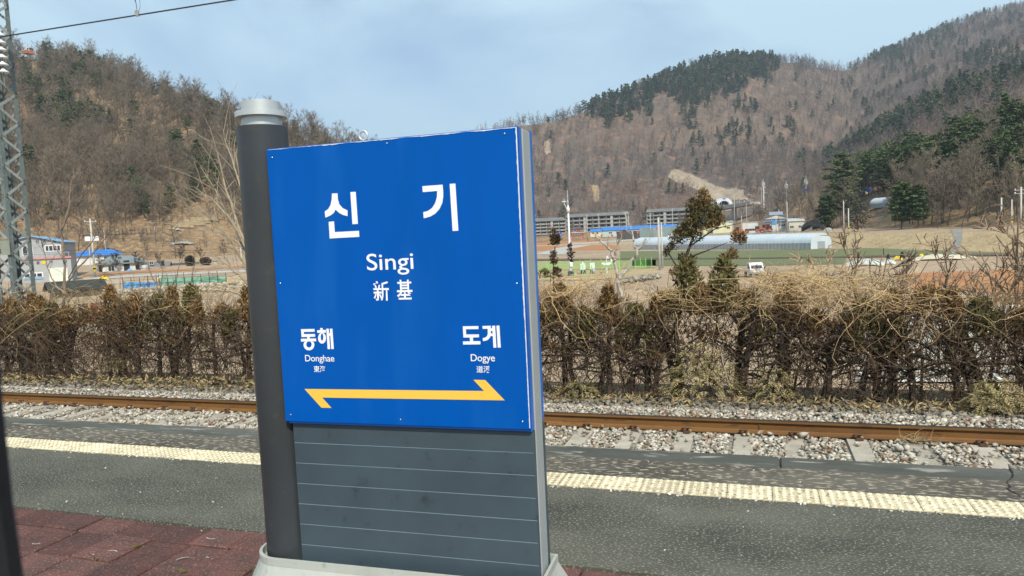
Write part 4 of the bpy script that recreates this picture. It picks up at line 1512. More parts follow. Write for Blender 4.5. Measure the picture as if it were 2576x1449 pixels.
ORD = ['first', 'second', 'third', 'fourth', 'fifth', 'sixth', 'seventh', 'eighth', 'ninth', 'tenth', 'eleventh', 'twelfth', 'thirteenth', 'fourteenth', 'fifteenth', 'sixteenth']
xs_ = [-17.2 + .625 * k + RND.uniform(-.1, .1) for k in range(36)]
lefts = [x for x in xs_ if x < -9.05][::-1]
rights = [x for x in xs_ if x > -3.35]
for k, x in enumerate(xs_):
    v = order[k % len(order)]
    if x in lefts:
        lab = HLAB[v] + ', %s one left of the dark pole' % ORD[lefts.index(x)]
    elif x in rights:
        lab = HLAB[v] + ', %s one right of the sign' % ORD[rights.index(x)]
    else:
        lab = HLAB[v] + ', hidden behind the sign'
    t = thing('hedge_conifer', lab, 'hedge shrub', (x, 11.0 + RND.uniform(-.12, .12), -.80), RND.choice((0, PI)) + RND.uniform(-.3, .3), 'clipped hedge conifers in a row behind the track')
    s = RND.uniform(.92, 1.08)
    t.scale = (s * 1.05, s, s * RND.uniform(.86, 1.1) * (1.17 if x < -9 else 1.0))
    for nm, me in zip(('trunk', 'branches', 'foliage'), HV[v]):
        link(nm, me, t)

g = np.random.default_rng(77)
P = []
for k in range(2300):
    right = g.uniform() < .87
    x = g.uniform(-3.4, 5) if right else g.uniform(-16.5, -9)
    if g.uniform() > .55 + .45 * math.sin(x * 1.3 + .4) + .25 * math.sin(x * 3.7):
        continue
    top = .98 - .05 * max(0, x) + .13 * math.sin(x * 2.1) + .06 * math.sin(x * 5.3) if right else 1.08
    z = top - abs(g.normal(0, .11 if right else .28)) * (1.6 if right and g.uniform() < .2 else 1)
    q = (x, 10.95 + g.normal(0, .28), z)
    d = unit(g.uniform(0, 6.28), g.normal(.15, .5))
    p = walk(g, q, d, g.uniform(.4, 1.3), 9, .33, g.uniform(.0025, .0055), .0018)
    P.append([(a, b_, c if c < top + .04 else top + .04 + (c - top - .04) * .35, r) for a, b_, c, r in p])
tag(MB().tubes(P, 3).build('dead_vines', VINE), 'tangle of dead straw-coloured vines over the hedge top', kind='stuff')
P = []
for k in range(4600):
    right = g.uniform() < .75
    x = g.uniform(-3.3, 5) if right else g.uniform(-17, -8.6)
    if g.uniform() > .5 + .55 * math.sin(x * 1.7 + 1) + .25 * math.sin(x * 4.3):
        continue
    lim = .93 - .06 * max(0, x)
    z = g.uniform(.62, lim) if right else g.uniform(.55, 1.15)
    P.append(walk(g, (x, 11.0 + g.normal(0, .26), z), unit(g.uniform(0, 6.28), g.normal(.6, .6)), g.uniform(.10, .32), 3, .3, g.uniform(.002, .0042), .0012))
tag(MB().tubes(P, 3).build('dry_brush', BRUSH), 'mass of fine fawn-brown twigs in the hedge top', kind='stuff')
P = []
for k in range(1000):
    x = g.uniform(-17, 5)
    P.append(walk(g, (x, 11.15 + g.normal(0, .2), g.uniform(-.8, .1)), unit(g.uniform(0, 6.28), g.normal(1.1, .4)), g.uniform(.4, 1.1), 5, .2, g.uniform(.003, .006), .0015))
tag(MB().tubes(P, 3).build('undergrowth', HTWIG), 'thin dark brown stems growing up through the hedge', kind='stuff')

# clippings and litter at the foot of the hedge
b = MB()
for k in range(2600):
    x = g.uniform(-17, 5)
    y = 10.35 + abs(g.normal(0, .38))
    b.cur = int(g.uniform() < (.5 if x < -8 else .35))
    c = (x, y, -.70 - .06 * (y - 10.3) + g.uniform(0, .10 if x > -8 else .2))
    base = unit(g.uniform(0, 6.28), g.normal(.25, .35))
    for q in range(3):
        d = base + g.normal(0, .4, 3)
        d /= np.linalg.norm(d)
        e = np.cross(d, g.normal(0, 1, 3))
        e /= np.linalg.norm(e) + 1e-6
        L = g.uniform(.04, .13)
        b.add([c, np.array(c) + d * L * .5 + e * L * .09, np.array(c) + d * L, np.array(c) + d * L * .5 - e * L * .09], [(0, 1, 2, 3)])
tag(b.build('conifer_clippings', [HAY, CLIPG]), 'dry conifer clippings and straw strewn along the foot of the hedge', kind='stuff')


def frond_heap(name, label, p, w, h, n, seed):
    g = np.random.default_rng(seed)
    b = MB()
    for k in range(n):
        a, q = g.uniform(0, 6.28), g.uniform(0, 1) ** .6
        c = np.array([w * q * math.cos(a), .35 * w * q * math.sin(a), h * (1 - q * q) * g.uniform(.35, 1.0)])
        d0 = np.array([math.cos(a) * .7, math.sin(a) * .7 - .3, g.uniform(-.75, .35)])
        d0 /= np.linalg.norm(d0)
        b.cur = 1 if g.uniform() < .3 else 0
        L = g.uniform(.10, .2)
        side = np.cross(d0, (0, 0, 1)) + g.normal(0, .3, 3)
        side /= np.linalg.norm(side)
        for s in range(6):
            t = s / 5
            m = c + d0 * L * t
            for sg_ in (-1, 1):
                dd = d0 * .6 + side * sg_ * .8
                l2 = L * .42 * (1 - t * .7)
                e = np.cross(dd, side)
                e = e / (np.linalg.norm(e) + 1e-6) * .2 + d0 * .9
                b.add([m, m + dd * l2 * .5 + e * l2 * .16, m + dd * l2, m + dd * l2 * .5 - e * l2 * .16], [(0, 1, 2, 3)])
    return tag(b.build(name, [CLIPG, HFOLG], None, p), label, 'cut branches')


frond_heap('cut_branch_heap', 'large heap of yellow-green cut conifer branches leaning against the hedge', at_y(1765, 985, 10.72), .58, .78, 330, 1)
frond_heap('cut_branch_heap', 'heap of straw-coloured cut branches with a scrap of white plastic on it', at_y(2510, 1040, 10.45), .42, .50, 260, 2)
frond_heap('cut_branch_heap', 'small rounded clump of cut branches between two hedge stems', at_y(1945, 990, 10.8), .28, .42, 120, 3)
frond_heap('cut_branch_heap', 'low mat of yellowed cut branches just beside the sign', at_y(1455, 985, 10.7), .30, .22, 90, 4)
frond_heap('cut_branch_heap', 'small pale spray of cut branches hanging low in the hedge', at_y(1505, 920, 10.85), .22, .26, 60, 5)
frond_heap('cut_branch_heap', 'pale dry spray of cut branches lying under the bare hedge stems', at_y(285, 925, 11.0), .34, .28, 80, 6)
b = MB()
c0 = at_y(2502, 950, 10.35)
b.add([(0, 0, .06), (.035, -.01, .045), (.05, .0, .01), (.085, -.02, -.01), (.08, .0, -.045), (.055, .01, -.06), (.045, -.02, -.02), (.015, .01, .01), (-.02, 0, .05)], [(0, 1, 7, 8), (1, 2, 6, 7), (2, 3, 4, 6), (4, 5, 6)])
tag(b.build('plastic_scrap', mat('white_plastic', (.75, .75, .76), (.6, .6, .62), scale=20, rough=.4), None, c0), 'scrap of white plastic caught on the cut branches', 'plastic scrap')
b = MB()
b.tubes([walk(g, at_y(1815, 890, 10.5), (.12, 0, -1), .55, 4, .08, .008, .006)], 5)
tag(b.build('stick', mat('bleached_stick', (.55, .48, .38), (.4, .33, .25), scale=20), None, None), 'bleached stick leaning in front of the hedge stems', 'stick')
b = MB()
p = at_z(1685, 1108, RZ + .05)
c2_ = at_z(2300, 1105, -.60)
for k in range(60):
    b.tubes([walk(g, (c2_[0] + g.normal(0, .09), min(c2_[1], 8.72) - abs(g.normal(0, .03)), -.60 + g.uniform(0, .05)), unit(g.uniform(0, 6.28), g.normal(.2, .3)), g.uniform(.08, .2), 3, .3, .003, .001)], 3)
tag(b.build('weed_tuft', HAY), 'dry weed tuft lying against the rail foot', 'weed tuft')

# ------------------------------------------------------------------ small trees standing in and behind the hedge
PALEB = mat('pale_tan_bark', (.38, .315, .225), (.27, .215, .15), scale=4, detail=8)
GREYB = mat('grey_knobbly_bark', (.27, .205, .155), (.17, .125, .095), scale=6, detail=8)
WHITEB = mat('whitish_bark', (.52, .46, .38), (.36, .31, .26), scale=6, detail=8)


def px_tree(name, label, cat, Y, stems, m, twigs=0, tl=(.3, .8), tr=.006, seed=1, group=None, knobs=0, spread=.25):
    """tree whose main stems were measured in the picture; stems get their own depth round Y, twigs grow from them"""
    g = np.random.default_rng(seed)
    base = at_y(*stems[0][0][0], Y)
    t = thing(name, label, cat, base, 0, group)
    paths, tw, kb = [], [], MB()
    for pts, ra, rb in stems:
        dy = g.uniform(-spread, spread)
        P = []
        n = len(pts)
        for i, q in enumerate(pts):
            w = at_y(*q, Y + dy * i / max(1, n - 1))
            P.append(np.array(w) - np.array(base))
        P = np.array(P)
        # resample with a little wobble
        tt = np.linspace(0, n - 1, (n - 1) * 4 + 1)
        R = np.stack([np.interp(tt, range(n), P[:, c]) for c in range(3)], -1)
        R[1:-1] += g.normal(0, .012, R[1:-1].shape)
        rad = np.linspace(ra, rb, len(R))
        paths.append([(*R[i], rad[i]) for i in range(len(R))])
        for k in range(twigs):
            i = g.integers(len(R) // 3, len(R))
            d0 = R[-1] - R[max(0, len(R) - 5)]
            d0 = d0 / np.linalg.norm(d0) + g.normal(0, .45, 3)
            tw.append(walk(g, R[i], d0 / np.linalg.norm(d0), g.uniform(*tl), 5, .12, tr, tr * .35))
        for k in range(knobs):
            i = g.integers(len(R) // 2, len(R))
            kb.lathe([(.001, -.012), (rad[i] * 1.25, 0), (.001, .012)], R[i], 5, cap=False)
    MB().tubes(paths, 6).build('trunk', m, t)
    if tw:
        MB().tubes(tw, 3).build('twigs', m, t)
    if kb.v:
        tag(kb.build('buds', m, t), kind='stuff')
    return t


px_tree('bare_tree', 'pale tan leafless tree with long whip-like branches beside the sign pole', 'bare tree', 13.0,
        [([(668, 790), (640, 700), (622, 560), (618, 430), (612, 330)], .085, .010), ([(660, 760), (628, 640), (575, 540), (505, 420)], .05, .006), ([(650, 720), (610, 600), (570, 480), (540, 360)], .05, .006),
         ([(640, 700), (590, 560), (530, 500), (488, 470)], .04, .005), ([(645, 700), (632, 560), (590, 420), (562, 335)], .045, .005), ([(650, 740), (600, 690), (560, 655), (515, 630)], .035, .005),
         ([(655, 730), (632, 620), (616, 520), (590, 380)], .04, .005), ([(655, 760), (600, 740), (540, 730), (470, 735)], .03, .005), ([(640, 680), (600, 610), (545, 580), (500, 560)], .03, .005),
         ([(660, 770), (610, 660), (580, 600), (520, 540)], .03, .005)],
        PALEB, 13, (.5, 1.5), .008, 3, spread=.7)
px_tree('bare_tree', 'knobbly grey leafless tree with upright shoots in front of the grey two-storey house', 'bare tree', 12.6,
        [([(160, 790), (163, 690), (158, 600), (150, 560)], .035, .02), ([(152, 590), (135, 540), (120, 500)], .018, .006), ([(155, 580), (168, 545), (196, 520), (215, 480)], .018, .005), ([(160, 570), (172, 520), (178, 470), (186, 440)], .018, .005),
         ([(165, 720), (190, 680), (230, 640), (282, 580)], .022, .006), ([(172, 700), (205, 640), (240, 600), (250, 560)], .016, .005), ([(160, 740), (130, 700), (110, 640), (95, 570)], .02, .005), ([(158, 650), (130, 610), (98, 545), (85, 500)], .016, .004),
         ([(170, 760), (210, 720), (250, 700), (290, 690)], .016, .004)],
        GREYB, 11, (.2, .6), .006, 5, knobs=12, spread=.5)
px_tree('bare_sapling', 'dark bare sapling with upright reddish shoots before the green tarpaulin', 'bare sapling', 13.5,
        [([(405, 790), (400, 735), (380, 690), (365, 640)], .02, .006), ([(400, 740), (410, 690), (398, 640), (388, 600)], .014, .005), ([(400, 745), (440, 710), (460, 650)], .014, .005), ([(480, 770), (478, 720), (490, 660), (488, 610)], .016, .005)],
        GREYB, 6, (.2, .5), .005, 6, knobs=8, spread=.3)
px_tree('forked_tree', 'whitish leafless tree with thick cut-back forks rising from the hedge', 'bare tree', 12.6,
        [([(1568, 800), (1562, 740), (1556, 700), (1545, 650)], .05, .028), ([(1547, 655), (1535, 630), (1512, 605), (1498, 588)], .026, .018), ([(1545, 650), (1552, 620), (1562, 590)], .024, .014), ([(1558, 702), (1580, 670), (1600, 640), (1625, 600)], .034, .02),
         ([(1602, 638), (1596, 610), (1590, 582)], .02, .014), ([(1480, 700), (1495, 725), (1512, 745), (1540, 765)], .014, .022)],
        WHITEB, 3, (.15, .5), .006, 7, spread=.2)


def conifer_px(name, label, Y, stems, blobs_, m, seed):
    g = np.random.default_rng(seed)
    base = at_y(*stems[0][0][0], Y)
    t = thing(name, label, 'conifer', base)
    paths = []
    for pts, ra, rb in stems:
        P = [np.array(at_y(*q, Y + g.uniform(-.05, .05))) - np.array(base) for q in pts]
        paths.append([(*P[i], ra + (rb - ra) * i / (len(P) - 1)) for i in range(len(P))])
    MB().tubes(paths, 6).build('trunk', HBARK, t)
    b = MB()
    for cx, cy, rx, ry, n, gr in blobs_:
        c = np.array(at_y(cx, cy, Y)) - np.array(base)
        k = mpp(at_y(cx, cy, Y))
        b.cur = gr
        spray(b, g, c, rx * k, ry * k, int(n * 1.5), .058, .75)
    b.build('foliage', m, t)
    return t


conifer_px('cypress', 'tall brownish-green cypress with a ragged crown rising above the hedge', 11.7,
           [([(1705, 760), (1712, 690), (1728, 640), (1750, 580), (1768, 510)], .045, .012), ([(1715, 690), (1690, 650), (1672, 620)], .02, .006), ([(1725, 650), (1780, 630), (1830, 610)], .018, .005), ([(1735, 620), (1800, 575), (1868, 560)], .015, .004)],
           [(1775, 535, 44, 30, 460, 1), (1748, 558, 32, 24, 230, 1), (1795, 556, 28, 20, 190, 0), (1768, 505, 20, 26, 180, 0), (1742, 522, 18, 22, 110, 1), (1702, 598, 20, 18, 100, 1), (1724, 582, 24, 18, 130, 1), (1690, 622, 12, 10, 45, 1), (1745, 596, 24, 14, 90, 1), (1676, 638, 9, 8, 30, 1),
            (1850, 600, 10, 13, 60, 0), (1868, 600, 9, 14, 70, 0), (1842, 640, 14, 14, 60, 0), (1715, 650, 12, 10, 36, 1), (1740, 655, 10, 12, 30, 1), (1700, 685, 16, 10, 40, 0), (1820, 650, 10, 8, 26, 0)],
           [HFOLB, mat('dark_cypress_green', (.125, .098, .038), (.070, .066, .028), scale=3, island=.5)], 31)
conifer_px('conifer_sapling', 'thin dark conifer sapling with a tufted head above the hedge', 11.5,
           [([(1395, 790), (1394, 740), (1392, 680), (1396, 620)], .022, .008)],
           [(1396, 605, 13, 12, 90, 0), (1402, 600, 10, 8, 40, 0), (1392, 590, 6, 12, 36, 0), (1393, 650, 9, 16, 70, 0), (1400, 690, 12, 16, 80, 0), (1370, 690, 16, 10, 60, 1), (1434, 630, 7, 14, 40, 0), (1436, 650, 5, 10, 30, 0)],
           [mat('dark_brown_sprays', (.10, .062, .032), (.065, .045, .025), scale=3, island=.5), HFOLG], 32)

g = np.random.default_rng(9)
SAP = []
SMB = mat('brown_sapling_bark', (.40, .29, .195), (.26, .18, .12), scale=5, objrand=.3)
for k in range(4):
    r_ = random.Random(40 + k)
    a, b = bare_paths(r_, 2.9, 9, 5, 2, .0085, .3, wig=.26, steps=4, up=.5)
    SAP.append((MB().tubes(a, 5).mesh('trunk', SMB), MB().tubes(b, 3).mesh('crown', SMB)))
for k, (px, s, Y) in enumerate([(1905, .92, 12.2), (1958, .85, 11.9), (2030, .95, 12.5), (2095, 1.0, 12.0), (2150, 1.18, 12.4), (2205, .9, 11.8), (2262, 1.05, 12.3), (2325, .9, 12.0), (2385, 1.1, 12.4), (2440, 1.12, 11.9), (2500, 1.05, 12.3), (2548, 1.18, 12.0),
                                (1600, .8, 12.2), (1655, .85, 12.0), (1840, .8, 12.1), (2590, 1.15, 12.6), (92, .8, 12.4), (205, .72, 12.6), (238, .8, 12.2), (330, .75, 12.2), (450, .7, 12.0), (565, .75, 12.4), (120, .8, 12.1)]):
    p = at_y(px, 800, Y)
    left = px < 700
    far = {1600: 'between the whitish forked tree and the cypress', 1655: 'close to the left side of the cypress', 1840: 'between the cypress and the small white truck', 120: 'just right of the lattice mast', 92: 'against the right leg of the lattice mast', 205: 'before the mossy roof of the low shed', 238: 'before the end of the low shed', 330: 'below the grey-roofed house', 450: 'below the green mesh sheet', 565: 'nearest the dark pole'}
    lab = 'thin crooked leafless sapling behind the hedge, ' + (far.get(px) or '%s one right of the small white truck' % ORD[[1905, 1958, 2030, 2095, 2150, 2205, 2262, 2325, 2385, 2440, 2500, 2548, 2590].index(px)])
    t = thing('bare_sapling', lab, 'bare sapling',
              (p.x, Y, -1.25), RND.uniform(0, 6.28), 'bare saplings behind the hedge below the houses' if left else 'bare saplings behind the straw-topped hedge')
    t.scale = (s, s, s)
    for nm, me in zip(('trunk', 'crown'), SAP[k % 4]):
        link(nm, me, t)

# ------------------------------------------------------------------ lattice mast, overhead wire, window frame of the train
STEEL = mat('grey_green_painted_steel', (.165, .195, .19), (.12, .145, .14), scale=2, detail=8, rough=.6, c3=(.25, .27, .25), fine=(14, .6, .7), spec=.4)
STEELL = mat('weathered_galvanised_bar', (.34, .36, .335), (.24, .26, .245), scale=3, detail=8, rough=.55, c3=(.16, .17, .16), fine=(18, .6, .7))
PORC = mat('white_porcelain', (.74, .77, .80), (.68, .71, .74), scale=4, rough=.2, spec=.5)
MY, MS = 11.75, .52
mc = at_y(38.5, 756, MY)
mast = thing('lattice_mast', 'grey-green riveted lattice steel mast standing behind the hedge', 'mast', (mc.x, MY, -1.0))
HM = 9.6
for (dx, dy) in ((0, 0), (0, MS), (-MS, 0), (-MS, MS)):
    b = MB()
    sx, sy = (-1 if dx == 0 else 1), (1 if dy == 0 else -1)
    b.box((dx + sx * .05, dy + sy * .006, HM / 2), (.10, .012, HM))
    b.box((dx + sx * .006, dy + sy * .0565, HM / 2), (.012, .087, HM))
    b.build('leg', STEEL, mast)
PIT = .33
bar = MB()
L_ = math.hypot(MS - .08, PIT)
bar.box((0, 0, 0), (L_ + .06, .008, .058))
bar_me = bar.mesh('lacing_bar', STEELL)
bo = MB()
bo.lathe([(.014, 0), (.013, .010), (.006, .014)], n=6)
bolt_me = bo.mesh('bolt', STEEL)
ang = math.atan2(PIT, MS - .08)
nb = 0
for k in range(int(HM / PIT)):
    z = PIT * (k + .5)
    up = 1 if k % 2 else -1
    for face in range(4):
        o = link('lacing_bar', bar_me, mast)
        if face == 0:
            o.location, o.rotation_euler = (-MS / 2, -.005, z), (0, -ang * up, 0)
        elif face == 1:
            o.location, o.rotation_euler = (-MS / 2, MS + .005, z), (0, ang * up, 0)
        elif face == 2:
            o.location, o.rotation_euler = (.005, MS / 2, z), (0, -ang * up, PI / 2)
        else:
            o.location, o.rotation_euler = (-MS - .005, MS / 2, z), (0, ang * up, PI / 2)
    for s in (.035, -.035):
        for (loc, rot) in (((.013, .05 if up > 0 else MS - .05, PIT * k + s), (0, PI / 2, 0)), ((.013, .05 if up < 0 else MS - .05, PIT * (k + 1) + s), (0, PI / 2, 0)), ((-.05 if up < 0 else -MS + .05, -.013, PIT * (k + 1) + s), (PI / 2, 0, 0))):
            if nb < 290:
                o = link('bolt', bolt_me, mast, loc)
                o.rotation_euler = rot
                nb += 1
p0, p1 = at_y(-8, 606, MY - .03), at_y(27, 641, MY - .03)
b = MB()
b.box(((p0.x + p1.x) / 2 - .28 - mc.x, -.035, (p0.z + p1.z) / 2 + 1.0), (p1.x - p0.x + .56, .008, abs(p1.z - p0.z)))
plate = b.build('number_plate', mat('pale_olive_plate', (.30, .32, .25), (.25, .27, .21), scale=6), mast)
text_mesh('0.2', 'numerals', BLK, plate, p0.x - mc.x - .07, p1.z + 1.0 + .045, .20, .10, -.0405, .015)
ins = thing('insulator_string', 'string of white porcelain discs on the lattice mast', 'insulator', at_y(1, 100, MY + .15))
b = MB()
b.cyl((0, 0, .3), (0, 0, -1.0), .012, n=6)
b.build('rod', STEEL, ins)
db = MB()
db.smooth = True
db.lathe([(.03, .05), (.045, .02), (.10, -.01), (.115, -.035), (.10, -.045), (.03, -.04)], n=16)
disc = db.mesh('insulator_disc', PORC)
for k in range(6):
    link('insulator_disc', disc, ins, (0, 0, .12 - .16 * k))

COPPER = mat('dark_copper_wire', (.055, .05, .055), (.04, .038, .04), scale=10, rough=.5, metal=.4)
wa, wb = at_y(0, 93, 8.0), at_y(585, 0, 8.0)
dirw = (wb - wa) / (wb.x - wa.x)
ends = [wa + dirw * (xx - wa.x) for xx in (-45, 25)]
b = MB()
b.cyl(ends[0], ends[1], .0095, n=6)
cw = tag(b.build('contact_wire', COPPER), 'dark overhead contact wire crossing the sky', 'overhead wire')
b = MB()
b.cyl(ends[0] + Vector((0, 0, 1.0)), ends[1] + Vector((0, 0, 1.05)), .008, n=6)
tag(b.build('messenger_wire', COPPER), 'upper carrying wire above the contact wire', 'overhead wire')
dp = at_y(346, 38, 8.0)
dz = (wa + dirw * (dp.x - wa.x)).z
dr = thing('dropper', 'wire dropper with a looped end clamped on the contact wire', 'dropper', (dp.x, 8.0, dz))
MB().tubes([[(.0, 0, .04, .004), (-.02, 0, .3, .004), (-.03, 0, 1.02, .004)]], 5).build('hanger', COPPER, dr)
b = MB()
b.box((0, 0, .02), (.05, .02, .07))
b.box((-.025, 0, .045), (.03, .015, .05), ry=.4)
b.build('clamp', STEELL, dr)
MB().tubes([[(.012 + .055 * math.sin(t) * (1 - .2 * t / 3), 0, .05 + .13 * (1 - math.cos(t)) * .85, .0032) for t in np.linspace(.05, 4.6, 16)]], 4).build('loop', COPPER, dr)

GASK = mat('black_window_rubber', (.006, .006, .007), (.010, .010, .011), scale=30, rough=.6)
GASKL = mat('grey_window_metal', (.045, .05, .048), (.03, .033, .032), scale=30, rough=.5)
fr = thing('train_window_frame', 'black rubber edge of the train window at the very side of the picture', 'window frame', (-.34, .24, 1.75))
ed = np.array([(-.352, .250, 1.915), (-.3445, .245, 1.87), (-.340, .242, 1.827), (-.3385, .240, 1.804), (-.330, .234, 1.758), (-.320, .2285, 1.724), (-.3165, .2265, 1.712), (-.300, .217, 1.66), (-.28, .205, 1.60)])
lf = np.array([-.58, -.81, 0])
org = np.array([-.34, .24, 1.75])
mk = lambda off, r, back=0.0: [[(*(p + lf * off + np.array([-.81, .58, 0]) * back - org), r) for p in ed]]
MB().tubes(mk(.0135, .0125), 12).build('seal', GASK, fr)
MB().tubes(mk(.018, .004, -.012), 8).build('metal_bead', GASKL, fr)
MB().tubes(mk(.050, .024, .01), 12).build('pillar', GASK, fr)
# ------------------------------------------------------------------ buildings and things across the valley
WALLW = mat('white_plaster', (.70, .69, .66), (.56, .55, .52), scale=.7, detail=8)
WALLG = mat('grey_siding', (.40, .41, .41), (.34, .345, .345), scale=.9, stretch=(1, 1, 6))
WALLY = mat('pale_yellow_wall', (.66, .66, .42), (.58, .58, .38), scale=.5)
WALLM = mat('pale_mint_panel', (.52, .64, .61), (.44, .56, .54), scale=.6, objrand=.12)
CONCD = mat('weathered_raw_concrete', (.36, .35, .33), (.23, .225, .21), scale=.35, detail=9, objrand=.1, stretch=(1, 1, .4))
CONCL = mat('light_raw_concrete', (.50, .485, .45), (.34, .33, .31), scale=.35, detail=9, stretch=(1, 1, .3))
RBLUE = mat('bright_blue_roof', (.045, .22, .62), (.035, .17, .52), scale=.5, rough=.5)
RPALE = mat('pale_blue_roof', (.22, .44, .66), (.18, .37, .58), scale=.5, rough=.5)
RGREY = mat('grey_green_roof', (.22, .255, .25), (.165, .195, .195), scale=.8, rough=.7)
RBROWN = mat('dull_brown_roof', (.13, .10, .09), (.09, .075, .07), scale=.8)
RDARK = mat('dark_slate_roof', (.07, .075, .085), (.05, .052, .06), scale=.8)
RASH = mat('ashen_slab_roof', (.20, .195, .185), (.14, .135, .13), scale=.2, detail=9)
BRICKR = mat('red_brick_wall', (.25, .12, .095), (.19, .09, .075), scale=3)
PINK = mat('pink_fascia', (.60, .27, .26), (.52, .23, .23), scale=1)
GLASS = mat('dark_window_glass', (.03, .035, .04), (.045, .05, .055), scale=.5, rough=.12, spec=.6)
FRAMEW = mat('white_window_frame', (.70, .70, .70), (.62, .62, .62), scale=2)
TARPO = mat('dull_film', (.40, .40, .36), (.28, .27, .23), scale=2)
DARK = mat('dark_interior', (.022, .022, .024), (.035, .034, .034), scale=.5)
TARPB = mat('blue_tarpaulin', (.06, .26, .60), (.14, .38, .62), scale=.9, rough=.5)
TARPG = mat('green_mesh_sheet', (.16, .38, .27), (.23, .45, .33), scale=.9)
TARPY = mat('yellow_sheet', (.75, .55, .03), (.68, .47, .03), scale=3)
TARPW = mat('white_sheet', (.56, .58, .54), (.40, .47, .42), scale=1.2)
TARPC = mat('cream_sheet', (.52, .46, .35), (.56, .50, .37), scale=1.2)
TARPK = mat('black_sheet', (.015, .015, .018), (.03, .03, .032), scale=3)
RUSTP = mat('rusty_post', (.10, .07, .055), (.16, .11, .08), scale=4)
PCONC = mat('concrete_pole', (.52, .505, .46), (.42, .41, .37), scale=2, objrand=.1)
METAL = mat('pale_grey_metal', (.50, .52, .53), (.42, .44, .45), scale=2, rough=.5)
ORAP = mat('orange_machine_paint', (.55, .11, .05), (.48, .09, .04), scale=3, rough=.5)
TYRE = mat('dusty_tyre', (.035, .033, .03), (.06, .055, .05), scale=6)
CARW = mat('white_car_paint', (.72, .73, .74), (.68, .69, .70), scale=1, rough=.3, coat=.4)
PLAST = mat('greenhouse_film', (.56, .62, .66), (.48, .55, .60), scale=.6, rough=.35, spec=.5)
PLASTD = mat('greenhouse_side_film', (.33, .37, .39), (.26, .30, .32), scale=.6, rough=.4, spec=.5)
RIB = mat('greenhouse_tube', (.62, .66, .70), (.55, .6, .64), scale=2, rough=.4)
RED = mat('red_flag', (.62, .09, .06), (.55, .07, .05), scale=3)
GREENP = mat('light_green_post', (.28, .56, .18), (.24, .5, .16), scale=3)
YB = mat('yellow_warning_band', (.70, .50, .03), (.6, .42, .03), scale=3)
WHITEP = mat('white_mast_paint', (.74, .75, .76), (.68, .69, .70), scale=2, rough=.4)
DGREEN = mat('dark_green_cabinet', (.03, .075, .06), (.025, .06, .05), scale=3)
MINTW = mat('pale_mint_cabinet', (.60, .70, .63), (.54, .64, .57), scale=3)
SIGNB = mat('blue_road_sign', (.01, .09, .50), (.01, .08, .45), scale=3, rough=.4)


def window(parent, x, z, w, h, y=0.0, bars=1):
    """white frame standing proud of the wall, pane and bars inside"""
    b = MB()
    t = max(.05, .07 * w)
    for (cx, cz, sx, sz) in ((0, h / 2 - t / 2, w, t), (0, -h / 2 + t / 2, w, t), (-w / 2 + t / 2, 0, t, h - 2 * t), (w / 2 - t / 2, 0, t, h - 2 * t)):
        b.box((x + cx, y - .03, z + cz), (sx, .10, sz))
    for k in range(bars):
        b.box((x - w / 2 + w * (k + 1) / (bars + 1), y - .03, z), (t * .7, .08, h - 2 * t))
    f = b.build('window', FRAMEW, parent)
    b = MB()
    b.box((x, y - .012, z), (w - 2 * t, .03, h - 2 * t))
    b.build('pane', GLASS, f)
    return f


def house(name, label, cat, p, rz, w, d, h, rh, wall, roof, kind='gable', over=.4, wins=(), doors=(), ridge=None, thick=.12):
    """front wall on local y = 0; wins (x, z, w, h, bars), doors (x, w, h, material)"""
    t = thing(name, label, cat, p, rz)
    b = MB()
    b.box((0, d / 2, h / 2 - .3), (w, d, h + .6))
    if kind == 'gablefront':
        b.prism([(-w / 2, h), (w / 2, h), (0, h + rh)], .0, d, 'y')
    elif kind == 'gable':
        b.prism([(0, h), (d, h), (d / 2, h + rh)], -w / 2, w / 2, 'x')
    b.build('wall', wall, t)
    b = MB()
    o = over
    if kind == 'gablefront':
        s = rh / (w / 2)
        for sg_ in (-1, 1):
            q = [(0, h + rh + .02), (sg_ * (w / 2 + o), h - s * o + .02), (sg_ * (w / 2 + o), h - s * o + thick + .02), (0, h + rh + thick + .02)]
            b.prism(q if sg_ < 0 else q[::-1], -o, d + o, 'y')
    elif kind == 'gable':
        s = rh / (d / 2)
        for a, e in ((-o, d / 2), (d + o, d / 2)):
            q = [(e, h + rh + .02), (a, h - s * o + .02), (a, h - s * o + thick + .02), (e, h + rh + thick + .02)]
            b.prism(q, -w / 2 - o, w / 2 + o, 'x')
    elif kind == 'hip':
        r = ridge if ridge is not None else max(.2, w / 2 - d / 2)
        E = [(-w / 2 - o, -o), (w / 2 + o, -o), (w / 2 + o, d + o), (-w / 2 - o, d + o)]
        V = [(x_, y_, h + .01) for x_, y_ in E] + [(x_, y_, h + thick) for x_, y_ in E] + [(-r, d / 2, h + rh), (r, d / 2, h + rh)]
        b.add(V, [(3, 2, 1, 0), (0, 1, 5, 4), (1, 2, 6, 5), (2, 3, 7, 6), (3, 0, 4, 7), (4, 5, 9, 8), (5, 6, 9), (6, 7, 8, 9), (7, 4, 8)])
    else:
        b.box((0, d / 2, h + thick / 2 + .005), (w + 2 * o, d + 2 * o, thick))
    b.build('roof', roof, t)
    for (x_, z_, w_, h_, n_) in wins:
        window(t, x_, z_, w_, h_, 0, n_)
    for (x_, w_, h_, m_) in doors:
        b = MB()
        b.box((x_, -.02, h_ / 2), (w_, .08, h_))
        b.build('door', m_, t)
    return t


def hpx(px, py, p):
    """height above point p of the place seen at (px, py) at p's distance"""
    return at_r(px, py, math.hypot(p[0], p[1])).z - p[2]


